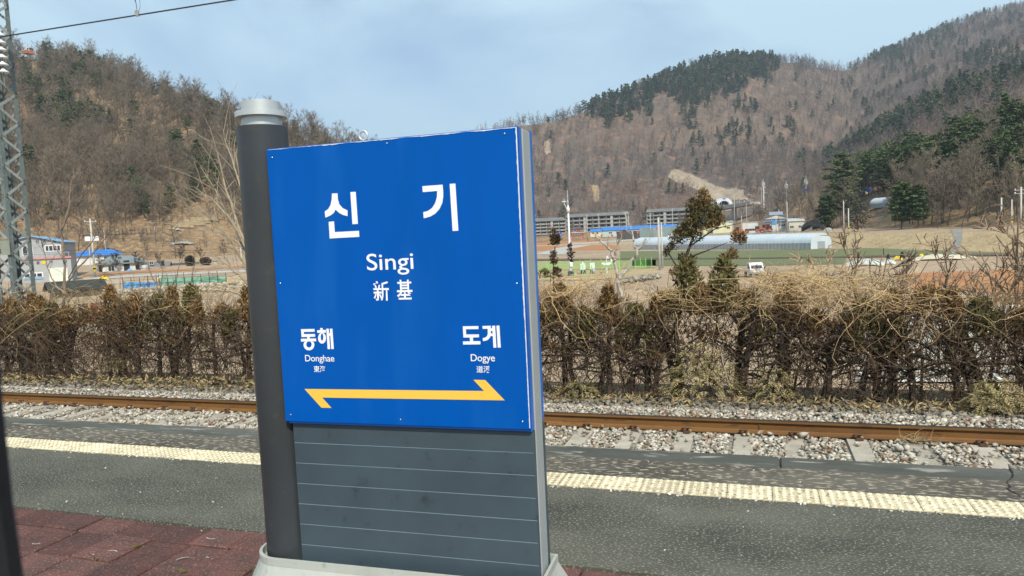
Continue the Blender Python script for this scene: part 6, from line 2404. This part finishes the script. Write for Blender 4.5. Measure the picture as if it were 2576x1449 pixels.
b.prism([(R2 * math.cos(a) * 1.02, R2 * .8 * math.sin(a) * 1.02) for a in np.linspace(0, PI, 25)], 3.0, 3.1, 'y')
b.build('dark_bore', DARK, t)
MB().box((0, 5.2, -5.05), (R1 * 2.1, 9.6, 10)).build('abutment', CONCD, t)
b = MB()
b.box((0, -.15, R1 * .75), (R1 * .34, .1, R1 * .12))
b.build('name_plate', SIGNB, t)

A, B = at_r(1797, 525, 500), at_r(1900, 507, 470)
t = thing('bridge', 'grey concrete road bridge leading to the tunnel', 'bridge', A)
d_ = B - A
rzb = math.atan2(d_.y, d_.x)
L = d_.length
pitch = math.asin(d_.z / L)
b = MB()
b.box((L / 2 * math.cos(rzb), L / 2 * math.sin(rzb), d_.z / 2 - .9), (L, 8, 1.5), rz=rzb, ry=-pitch)
b.build('deck', CONCL, t)
b = MB()
off = Vector((math.sin(rzb), -math.cos(rzb), 0)) * 4.05
b.box((L / 2 * math.cos(rzb) + off.x, L / 2 * math.sin(rzb) + off.y, d_.z / 2 + .25), (L, .25, .8), rz=rzb, ry=-pitch)
b.build('parapet', CONC, t)
for f in (.12, .5):
    b = MB()
    b.box((d_.x * f, d_.y * f, d_.z * f - 5.5), (2.4, 2.0, 8.0), rz=rzb)
    b.build('pier', CONCL, t)
for i in range(9):
    f = i / 8
    b = MB()
    b.box((d_.x * f + off.x, d_.y * f + off.y, d_.z * f + .95), (.25, .25, .7), rz=rzb)
    b.build('parapet_post', FRAMEW, t)

for (px, yt, yb, r_, side, lb) in ((1815, 487, 516, 500, -1, 'street lamp before the mouth of the tunnel'), (1854, 496, 513, 490, -1, 'short street lamp just past the tunnel arch'), (1861, 479, 511, 485, 1, 'tallest street lamp on the bridge'),
                                   (1892, 490, 507, 470, -1, 'street lamp at the near end of the bridge'), (1915.6, 473, 492, 455, 1, 'street lamp just beside the tall telecom mast'), (1936, 485, 505, 440, -1, 'street lamp on the slope past the telecom mast'),
                                   (1988, 465, 495, 430, 1, 'street lamp behind the second telecom mast'), (2050, 470, 492, 420, -1, 'street lamp beside the mast with the blue band')):
    q = at_r(px, yb, r_)
    g0 = ground_at(q.x, q.y)
    t = thing('street_lamp', lb, 'street lamp', q, face_cam(q))
    hz = hpx(px, yt, q)
    b = MB()
    b.cyl((0, 0, min(-.5, g0 - q.z - .3)), (0, 0, hz), .14, .09, 6)
    b.tubes([[(0, 0, hz - .1, .08), (side * .7, 0, hz + .15, .07), (side * 1.8, 0, hz + .2, .06)]], 4)
    b.build('post', METAL, t)
    b = MB()
    b.bev((side * 2.1, 0, hz + .2), (1.0, .4, .22), .05)
    b.build('lamp_head', WHITEP, t)
for (px, yt, yb, r_, lb) in ((1923, 450, 502, 430, 'tall telecom mast with panel antennas above the dark clump'), (1980, 454, 500, 400, 'telecom pole with small antennas above the solar panel'), (2030, 442, 490, 380, 'slim telecom mast with a blue band beside the tall pine')):
    q = on_ground(px, r_)
    t = thing('telecom_mast', lb, 'telecom mast', q, face_cam(q))
    hz = hpx(px, yt, q)
    b = MB()
    b.cyl((0, 0, -.5), (0, 0, hz - 1.5), .32, .24, 8)
    b.cyl((0, 0, hz - 1.5), (0, 0, hz), .06, n=5)
    b.build('post', WHITEP, t)
    for i, (dx, dz, hh_) in enumerate(((-.6, 3.0, 2.4), (.6, 3.0, 2.4), (0.0, 2.4, 2.2), (.55, 7, 2.0))):
        b = MB()
        b.bev((dx, -.25, hz - dz), (.42, .3, hh_), .04)
        b.build('antenna', METAL, t)
    if px == 2030:
        b = MB()
        b.bev((0, -.3, hpx(px, 477.5, q)), (3.6, .3, 1.2), .1)
        b.build('blue_band', SIGNB, t)

# --- farm by the road bank
def base_at(px, py, r):
    q = at_r(px, py, r)
    return Vector((q.x, q.y, q.z))


p = on_ground(1957, 232)
k = mpp(p)
t = house('farm_house', 'farm house with a dark roof and pale blue eave behind the red tractor', 'house', p, face_cam(p, -4), 66 * k, 8, hpx(1957, 554, p), hpx(1957, 543, p) - hpx(1957, 554, p), WALLW, RBROWN, 'gable', .4,
          wins=[(1.2, 1.9, 2.2, .8, 2), (4.0, 1.9, 1.6, .8, 1), (-2.2, 1.4, 1.2, 1.2, 1)], doors=[(-3.6, 1.6, 2.2, DARK)])
MB().box((0, -.5, hpx(1957, 555, p)), (66 * k, .5, .25)).build('eave_trim', RPALE, t)
b = MB()
b.prism([(-3.6, hpx(1957, 550, p)), (2.6, hpx(1957, 550, p)), (-.4, hpx(1957, 542, p))], -.7, -.5, 'y')
b.build('gablet', WALLW, t)
q = on_ground(1953, 225)
t = thing('solar_panel', 'tilted solar panel array on posts above the farm house', 'solar panel', q, face_cam(q, 5))
z0_, z1_ = hpx(1953, 541, q), hpx(1953, 532.5, q)
kq = mpp(q)
pm = MB()
pm.bev((0, 0, 0), (32 * kq / 6 - .04, 1.9, .06), .01)
pm = pm.mesh('panel', mat('solar_cell', (.30, .34, .40), (.24, .28, .34), scale=2, rough=.15, spec=.6))
for i in range(6):
    o = link('panel', pm, t, (-16 * kq + (i + .5) * 32 * kq / 6, 0, (z0_ + z1_) / 2))
    o.rotation_euler = (math.radians(32), 0, 0)
for sx in (-1, 1):
    b = MB()
    b.cyl((sx * 1.3, .2, -.3), (sx * 1.3, .2, (z0_ + z1_) / 2), .07, n=6)
    b.build('post', METAL, t)
p = on_ground(1948, 224)
b = MB()
b.bev((0, .5, hpx(1948, 560, p)), (10.5 * mpp(p), 1.0, 13 * mpp(p)), .06)
tag(b.build('tarpaulin_stack', TARPB, None, p, face_cam(p)), 'stack wrapped in bright blue tarpaulin before the farm house', 'stack')
p = on_ground(2004, 226)
house('farm_shed', 'cream shed with a shallow roof beside the black compost heap', 'shed', p, face_cam(p, 10), 36 * mpp(p), 6, hpx(2004, 556, p), hpx(2004, 550, p) - hpx(2004, 556, p), mat('cream_wall', (.56, .55, .46), (.46, .45, .37), scale=.8), METAL, 'gable', .3, wins=[(-1.3, 1.2, 1.2, .8, 1), (1.0, 1.2, 1.0, .8, 1)])
p = on_ground(1887, 236)
house('container_hut', 'white flat-roofed hut with small windows behind the dark truck', 'hut', p, face_cam(p, -5), 36 * mpp(p), 3, hpx(1887, 559, p), .15, WALLW, METAL, 'flat', .15, wins=[(-1.0, 1.0, .6, .7, 0), (.1, 1.0, .6, .7, 0), (1.1, 1.0, .6, .7, 0)])
p = on_ground(1818, 292)
t = house('yellow_shed', 'pale yellow shed with two windows and a blue roof edge below the bridge', 'shed', p, face_cam(p, 4), 46 * mpp(p), 6, hpx(1818, 561, p), hpx(1818, 555, p) - hpx(1818, 561, p), WALLY, RPALE, 'gablefront', .2, wins=[(-2.0, 1.9, 1.3, 1.0, 1), (2.2, 1.9, 1.3, 1.0, 1)])
p = on_ground(1783, 300)
house('yellow_shed', 'smaller pale yellow shed with a bright blue roof half behind the cypress', 'shed', p, face_cam(p), 26 * mpp(p), 5, hpx(1783, 562, p), 1.2, WALLY, RBLUE, 'gable', .3)
p = on_ground(1832, 345)
house('dark_roofed_house', 'house with a dark slate roof under the bridge', 'house', p, face_cam(p), 26 * mpp(p), 6, hpx(1832, 552, p), hpx(1832, 544, p) - hpx(1832, 552, p), WALLG, RDARK, 'hip', .5)


def tractor(label, p, rz, s=1.0):
    t = thing('tractor', label, 'tractor', p, rz)
    t.scale = (s, s, s)
    b = MB()
    b.bev((1.1, 0, 1.05), (1.7, .8, .75), .08)
    b.box((0, 0, .8), (1.6, .9, .5))
    b.build('bonnet', ORAP, t)
    b = MB()
    for sx in (-.75, .45):
        for sy in (-.6, .6):
            b.box((sx, sy, 1.75), (.09, .09, 1.5))
    b.box((-.15, 0, 2.5), (1.5, 1.4, .14))
    b.build('cab_frame', ORAP, t)
    b = MB()
    b.box((-.15, 0, 1.75), (1.05, 1.1, 1.3))
    b.build('cab_glass', GLASS, t)
    for (xx, r_, w_) in ((-.6, .78, .45), (1.55, .48, .32)):
        for s_ in (-1, 1):
            b = MB()
            b.cyl((xx, s_ * .65, r_), (xx, s_ * (.65 + w_), r_), r_, n=14)
            wl_ = b.build('wheel', TYRE, t)
            b = MB()
            b.cyl((xx, s_ * (.66 + w_), r_), (xx, s_ * (.68 + w_), r_), r_ * .5, n=10)
            b.build('rim', ORAP, wl_)
    b = MB()
    b.box((2.9, 0, .7), (.7, 1.9, .6), ry=.3)
    for sy in (-.55, .55):
        b.box((1.9, sy, 1.0), (2.0, .1, .14), ry=.28)
    b.build('front_loader', ORAP, t)
    return t


p = on_ground(1930, 222)
tractor('red-orange tractor with a front loader before the blue tarpaulin stack', p, face_cam(p, 188), 1.0)
p = on_ground(1856, 226)
tractor('smaller red tractor partly hidden behind the pole with the yellow band', p, face_cam(p, 10), .85)
p = on_ground(1893, 228)
t = thing('dump_truck', 'dark tipper truck parked before the white flat-roofed hut', 'truck', p, face_cam(p))
b = MB()
b.bev((1.35, 0, 1.25), (1.2, 1.7, 1.5), .1)
b.build('cab', RDARK, t)
b = MB()
b.box((1.98, 0, 1.55), (.04, 1.4, .6))
b.box((1.4, -.86, 1.6), (.8, .04, .5))
b.build('cab_window', GLASS, t)
b = MB()
b.box((-.7, 0, .75), (2.9, 1.7, .12))
for sy in (-.85, .85):
    b.box((-.7, sy, 1.02), (2.9, .07, .45))
b.box((-2.12, 0, 1.02), (.07, 1.64, .45))
b.build('bed', RDARK, t)
for xx in (-1.4, 1.3):
    for s_ in (-1, 1):
        b = MB()
        b.cyl((xx, s_ * .6, .4), (xx, s_ * .84, .4), .4, n=12)
        b.build('wheel', TYRE, t)
p = on_ground(2046, 214)
lump('compost_heap', 'long heap of black compost beside the cream shed', 'compost heap', p, 54 * mpp(p), 6, hpx(2046, 557, p) + .1, TARPK, 12, 12)
p = on_ground(1853, 232)
lump('soil_heap', 'orange soil heap behind the smaller tractor', 'soil heap', p, 3.6, 2, 1.2, ORANGE, 13)
p = on_ground(2085, 180)
lump('sheet_heap', 'pale grey sheet thrown over junk at the end of the compost heap', 'sheet', p, 2.4, 1.2, 1.1, TARPO, 14)
p = on_ground(2068, 228)
lump('rock_outcrop', 'dark covered pile under the tall pine', 'pile', p, 5, 2, 1.6, TARPK, 15)

# --- long greenhouse in the field and a small one on the knoll
C1, C0 = at_z(2040, 627, -3.37), at_z(1594, 627.5, -3.37)
def greenhouse(label, C1, C0, W, Hs, Hr, nrib, end_px=None):
    ax_ = C0 - C1
    L = ax_.length
    rz = math.atan2(ax_.y, ax_.x)
    t = thing('greenhouse', label, 'greenhouse', C1, rz)
    # local x runs along the house away from C1; local -y is away from the eye
    side = -1
    prof = [(0, 0), (0, Hs)] + [(W / 2 - W / 2 * math.cos(a), Hs + (Hr - Hs) * math.sin(a)) for a in np.linspace(0, PI, 13)][1:-1] + [(W, Hs), (W, 0)]
    prof = [(side * y, z) for y, z in prof]
    n = len(prof)
    segs = 40
    V = [(L * i / segs, y, z - .006 * ((i * 7) % 3)) for i in range(segs + 1) for (y, z) in prof]
    b = MB()
    b.smooth = True
    for i in range(segs):
        for j in range(1, n - 2):
            pass
    b.add(V, [(i * n + j, (i + 1) * n + j, (i + 1) * n + j + 1, i * n + j + 1) for i in range(segs) for j in range(1, n - 2)])
    b.build('roof_film', PLAST, t)
    b = MB()
    b.box((L / 2, side * .02, Hs / 2), (L, .03, Hs - .02))
    b.box((L / 2, side * (W - .02), Hs / 2), (L, .03, Hs - .02))
    b.build('side_film', PLASTD, t)
    for xx in (0.02, L - .02):
        b = MB()
        b.prism([(y, z) for y, z in prof], xx - .02, xx + .02, 'x')
        b.build('end_wall', PLAST, t)
    rm = MB()
    rm.tubes([[(0, y * 1.004, z + .02, .022) for (y, z) in prof]], 4)
    rm = rm.mesh('rib', RIB)
    for i in range(nrib + 1):
        link('rib', rm, t, (L * i / nrib, 0, 0))
    b = MB()
    b.box((-.05, side * W * .5, Hs * .62), (.05, W * .34, Hs * 1.15))
    b.build('door', PLASTD, t)
    return t


greenhouse('long arched greenhouse of pale blue film across the green field', C1, C0, 5.2, 1.15, 2.95, 60)
q0, q1 = on_ground(2190, 219), on_ground(2231, 214)
greenhouse('small greenhouse of white film on the knoll behind the dark cedar', q1, q0, 4.0, 1.2, 2.7, 8)
p = on_ground(2180, 268)
b = MB()
b.bev((0, 0, 0), (3.5, 2.0, 1.8), .1)
tag(b.build('blue_box', RBLUE, None, p + Vector((0, 0, .9)), face_cam(p)), 'blue box half hidden under the pines on the knoll', 'box')
p = on_ground(2168, 266)
lump('pale_cutting', 'pale bare cutting beside the blue box under the pines', 'rock', p, 5, 3, 1.8, ROCK, 17)

# --- weather station
def AW(px, py, z=-3.36):
    return at_z(px, py, z)


q = AW(1436, 693)
t = thing('weather_mast', 'tall white weather mast with a lightning rod on a dark base', 'weather mast', q, face_cam(q))
hz = hpx(1436, 478, q)
h1 = hpx(1430, 523, q)
b = MB()
b.smooth = True
b.lathe([(.12, .5), (.17, .55), (.155, 1.2), (.13, h1 * .6), (.10, h1)], n=12)
b.lathe([(.2, h1 - .55), (.2, h1), (.09, h1 + .12), (.08, h1 + .35)], n=12)
b.lathe([(.05, h1 + .3), (.05, hz - 1.2), (.02, hz - 1.1), (.015, hz)], n=8)
b.build('post', WHITEP, t)
MB().bev((0, 0, .25), (.72, .72, .52), .03).build('base_box', DGREEN, t)
b = MB()
b.tubes([[(-.05, 0, h1 - .1, .03), (-.25, 0, h1 + .1, .03), (-.42, 0, h1 + .4, .03), (-.45, 0, h1 + .75, .03)]], 5)
b.box((-.45, 0, h1 + .8), (.55, .06, .08))
b.cyl((-.45, 0, h1 + .8), (-.45, 0, h1 + 1.1), .03, n=5)
b.build('wind_sensor', WHITEP, t)
MB().bev((.12, -.2, 1.35), (.34, .3, .5), .03).build('control_box', WHITEP, t)
for i, (px, yt, yb, w_) in enumerate(((1467, 663, 689, 13), (1491, 661, 688, 12))):
    q = AW(px, yb)
    k = mpp(q)
    hz = hpx(px, yt, q)
    t = thing('instrument_cabinet', ['pale mint instrument cabinet on a dark green stand, nearer the white mast', 'pale mint instrument cabinet with a funnel gauge in front, farther from the mast'][i], 'instrument cabinet', q, face_cam(q))
    MB().bev((0, 0, hz * .70), (w_ * k, .5, hz * .6), .02).build('cabinet', MINTW, t)
    MB().bev((0, 0, hz * .2), (w_ * k * .94, .46, hz * .4), .02).build('stand', DGREEN, t)
    if i == 0:
        MB().lathe([(.07, hz), (.08, hz + .12), (.03, hz + .22)], n=10).build('cap', WHITEP, t)
    else:
        MB().lathe([(.10, .0), (.10, .12), (.16, .2), (.16, .5), (.2, .55)], (.12, -.55, .1), 10).build('rain_gauge', METAL, t)
q = AW(1527, 687)
k = mpp(q)
t = thing('rain_gauge_stand', 'white T-shaped gauge stand on the weather station lawn', 'rain gauge', q, face_cam(q))
hz = hpx(1527, 643, q)
b = MB()
b.lathe([(.07, 0), (.06, hz * .6)], n=8)
b.cyl((0, 0, hz * .6), (0, 0, hz), .03, n=6)
b.build('post', WHITEP, t)
b = MB()
b.prism([(-.62, hz * .56), (-.25, hz * .46), (.25, hz * .46), (.62, hz * .56), (.62, hz * .60), (-.62, hz * .60)], -.25, .25, 'y')
b.build('shield', WHITEP, t)
b = MB()
b.box((.16, 0, hz * .9), (.14, .1, .34), ry=-.3)
b.box((.60, 0, hz * .72), (.16, .16, .3))
b.build('sensor', WHITEP, t)
t = thing('green_fence', 'light green post-and-net fence round the weather station lawn', 'fence', AW(1490, 690))
c = t.location
pm = MB()
pm.box((0, 0, .75), (.06, .06, 1.5))
pm = pm.mesh('post', GREENP)
bm_ = MB()
bm_.box((.18, 0, .55), (.05, .05, 1.25), ry=-.35)
bm_ = bm_.mesh('brace', GREENP)
front = [(1350, 705), (1378, 704), (1408, 702), (1448, 700), (1466, 699), (1489, 702), (1524, 692), (1559, 689), (1583, 686)]
back = [(1340, 684), (1376, 683), (1400, 682), (1435, 681), (1460, 680), (1487, 679), (1513, 679), (1537, 678), (1560, 676), (1598, 678), (1612, 677), (1625, 676), (1640, 676)]
for L_ in (front, back):
    for i, (px, py) in enumerate(L_):
        q = AW(px, py) - c
        link('post', pm, t, q)
        if i % 3 == 1:
            link('brace', bm_, t, q)
NET = bpy.data.materials.new('green_net')
NET.use_nodes = True
nn, nl = NET.node_tree.nodes, NET.node_tree.links
tr_ = nn.new('ShaderNodeBsdfTransparent')
ms_ = nn.new('ShaderNodeMixShader')
ms_.inputs['Fac'].default_value = .34
nn['Principled BSDF'].inputs['Base Color'].default_value = (.20, .45, .13, 1)
nl.new(tr_.outputs[0], ms_.inputs[1])
nl.new(nn['Principled BSDF'].outputs[0], ms_.inputs[2])
nl.new(ms_.outputs[0], nn['Material Output'].inputs['Surface'])
b = MB()
V = []
for px, py in back:
    q = AW(px, py) - c
    V += [(q.x, q.y, .15), (q.x, q.y, 1.3)]
b.add(V, [(2 * i, 2 * i + 2, 2 * i + 3, 2 * i + 1) for i in range(len(back) - 1)])
b.build('net', NET, t)

# --- field heaps, small truck, rubble
for (nm, lb, cat, px, py, w_, h_, m, sd) in (('covered_heap', 'long white and pale green sheet heaped on the tan field', 'sheet', 2176, 667, 84, 15, TARPW, 21), ('covered_heap', 'small white bundle with a green corner beside the white sheet', 'bundle', 2236, 664, 32, 11, TARPW, 22),
                                              ('covered_heap', 'long cream sheet spread on the field at the edge of the green crop', 'sheet', 2370, 652, 140, 12, TARPC, 23), ('yellow_sack', 'yellow sack lying between the white bundle and the cream sheet', 'sack', 2259, 653, 20, 9, TARPY, 24),
                                              ('yellow_sack', 'yellow sack on top of the cream sheet', 'sack', 2318, 645, 11, 7, TARPY, 25), ('yellow_sack', 'yellow patch of sacking at the end of the white sheet', 'sack', 2204, 664, 14, 8, TARPY, 26),
                                              ('black_bag', 'black plastic bag standing by the white bundle', 'bag', 2234, 655, 8, 16, TARPK, 27), ('black_bag', 'taller black plastic bag beside the yellow sack', 'bag', 2270, 654, 12, 20, TARPK, 28), ('green_bundle', 'green bundle beside the white one on the field', 'bundle', 2247, 662, 12, 8, TARPG, 29)):
    q = at_z(px, py, -3.33)
    k = mpp(q)
    lump(nm, lb, cat, q, w_ * k, max(.6, min(3, w_ * k * .5)), h_ * k, m, sd)
q = at_z(1904, 698, -3.36)
k = mpp(q)
t = thing('small_truck', 'small white truck parked nose towards the hedge', 'truck', q, face_cam(q, 14))
s = 36 * k / 1.7
t.scale = (s, s, s)
b = MB()
b.prism([(-.3, .45), (1.5, .45), (1.5, 1.75), (.35, 1.75), (-.12, 1.05), (-.3, .95)], -.78, .78, 'x')
b.v = [(p_[0], p_[1], p_[2]) for p_ in b.v]
b.build('cab', CARW, t)
b = MB()
b.add([(-.66, -.125, 1.07), (.66, -.125, 1.07), (.62, .30, 1.66), (-.62, .30, 1.66)], [(0, 1, 2, 3)])
b.build('windscreen', GLASS, t)
b = MB()
b.box((0, -.33, .58), (1.5, .08, .2))
b.build('bumper', mat('grey_bumper', (.35, .35, .35), (.3, .3, .3), scale=3), t)
for sx in (-1, 1):
    b = MB()
    b.box((sx * .58, -.32, .82), (.26, .05, .16))
    b.build('headlight', METAL, t)
    b = MB()
    b.box((sx * .92, -.05, 1.2), (.14, .08, .26))
    b.build('mirror', BLK, t)
    for yy in (.25, 2.7):
        b = MB()
        b.cyl((sx * .55, yy, .3), (sx * .76, yy, .3), .3, n=12)
        b.build('wheel', TYRE, t)
    b = MB()
    b.prism([(.45, 1.1), (1.2, 1.1), (1.2, 1.62), (.62, 1.62)], sx * .783, sx * .79, 'x')
    b.build('side_window', GLASS, t)
b = MB()
b.box((0, 2.5, .72), (1.5, 1.9, .14))
for sx in (-.76, .76):
    b.box((sx, 2.5, .95), (.05, 1.9, .32))
b.build('bed', CARW, t)

V, F = stones(300, (0, 1), (0, 1), lambda x, y, g_, n: np.zeros(n), .10, .26, .8, 61)
V = V.reshape(-1, 10, 3)
for i in range(len(V)):
    px = g.uniform(1560, 1660)
    q = at_z(px, 708 - .15 * (px - 1560) + g.normal(0, 2), -3.30 + abs(g.normal(0, .12)))
    V[i] += np.array(q) - V[i].mean(0)
tag(link('rubble', np_mesh('rubble', V.reshape(-1, 3), F, mat('rubble_stone', (.34, .30, .245), (.22, .195, .16), scale=3, island=.4))), 'low bank of rubble stones at the edge of the weather station', kind='stuff')

# --- large trees that stand out one by one
def big_tree(name, label, cat, px, r, h, pine, seed, kind=None):
    rr_ = random.Random(seed)
    q = on_ground(px, r)
    t = thing(name, label, cat, q)
    if pine:
        a, b = pine_parts(rr_, h, 58, 60, .6, False, .2)
        a.build('trunk', PINEB, t)
        b.build('crown', PINE, t)
    else:
        a, b = bare_paths(rr_, h, 16, 6, 4, .02, lean=.12, wig=.2)
        MB().tubes(a, 5).build('trunk', kind or BARK, t)
        MB().tubes(b, 3).build('crown', kind or TWIG, t)


def need_h(px, yt, r):
    q = on_ground(px, r)
    return hpx(px, yt, q)


big_tree('pine_tree', 'tall layered pine standing alone between the telecom masts and the knoll', 'pine tree', 2122, 222, need_h(2122, 388, 222), True, 3)
big_tree('pine_tree', 'broad pine at the front foot of the knoll beside the small greenhouse', 'pine tree', 2268, 168, need_h(2268, 460, 168), True, 4)
big_tree('pine_tree', 'dense pine leaning over the bank, right beside the broad one', 'pine tree', 2310, 166, need_h(2310, 468, 166), True, 5)
big_tree('pine_tree', 'slender pine behind the compost heap', 'pine tree', 2078, 205, need_h(2078, 492, 205), True, 6)
DKB = mat('blackish_bark', (.06, .05, .045), (.085, .07, .06), scale=2)
for i, (px, r, yt, lb) in enumerate(((1965, 300, 478, 'blackish bare tree leaning over the slope above the solar panel'), (1985, 302, 468, 'blackish bare tree right behind the tall bare pole'), (2012, 300, 470, 'blackish bare tree left of the mast with the blue band'), (2420, 152, 470, 'wide-crowned bare grey tree at the foot of the knoll'),
                                    (2470, 150, 480, 'bare grey tree next to the wide-crowned one'), (2055, 205, 520, 'crooked bare tree beside the compost heap'), (445, 160, 610, 'gnarled bare tree beside the grey annex'), (280, 138, 632, 'gnarled bare tree in front of the grey-roofed house'),
                                    (345, 139, 628, 'gnarled bare tree at the corner of the grey-roofed house'), (250, 136, 634, 'thin bare tree beside the transformer pole'), (400, 142, 630, 'bare tree in front of the outbuilding'), (2360, 156, 500, 'slim bare tree between the pines and the wide-crowned tree'),
                                    (500, 165, 610, 'bare fruit tree behind the brown bush'), (560, 168, 600, 'bare fruit tree above the little white hut'))):
    big_tree('bare_tree', lb, 'bare tree', px, r, need_h(px, yt, r), False, 30 + i, DKB if i in (0, 1, 2, 5, 6, 7, 8) else None)

# ------------------------------------------------------------------ air
HAZE = bpy.data.materials.new('thin_haze')
HAZE.use_nodes = True
hn, hl = HAZE.node_tree.nodes, HAZE.node_tree.links
hn.clear()
pv = hn.new('ShaderNodeVolumePrincipled')
pv.inputs['Color'].default_value = (.76, .88, 1.0, 1)
pv.inputs['Density'].default_value = .00023
pv.inputs['Anisotropy'].default_value = .2
ho = hn.new('ShaderNodeOutputMaterial')
hl.new(pv.outputs['Volume'], ho.inputs['Volume'])
b = MB()
top_ = float(ZZZ.max()) + 25
b.box((0, 0, (top_ - 6.5) / 2), (6400, 6400, top_ + 6.5))
hz_o = tag(b.build('haze', HAZE), kind='stuff')
SC.cycles.volume_bounces = 0
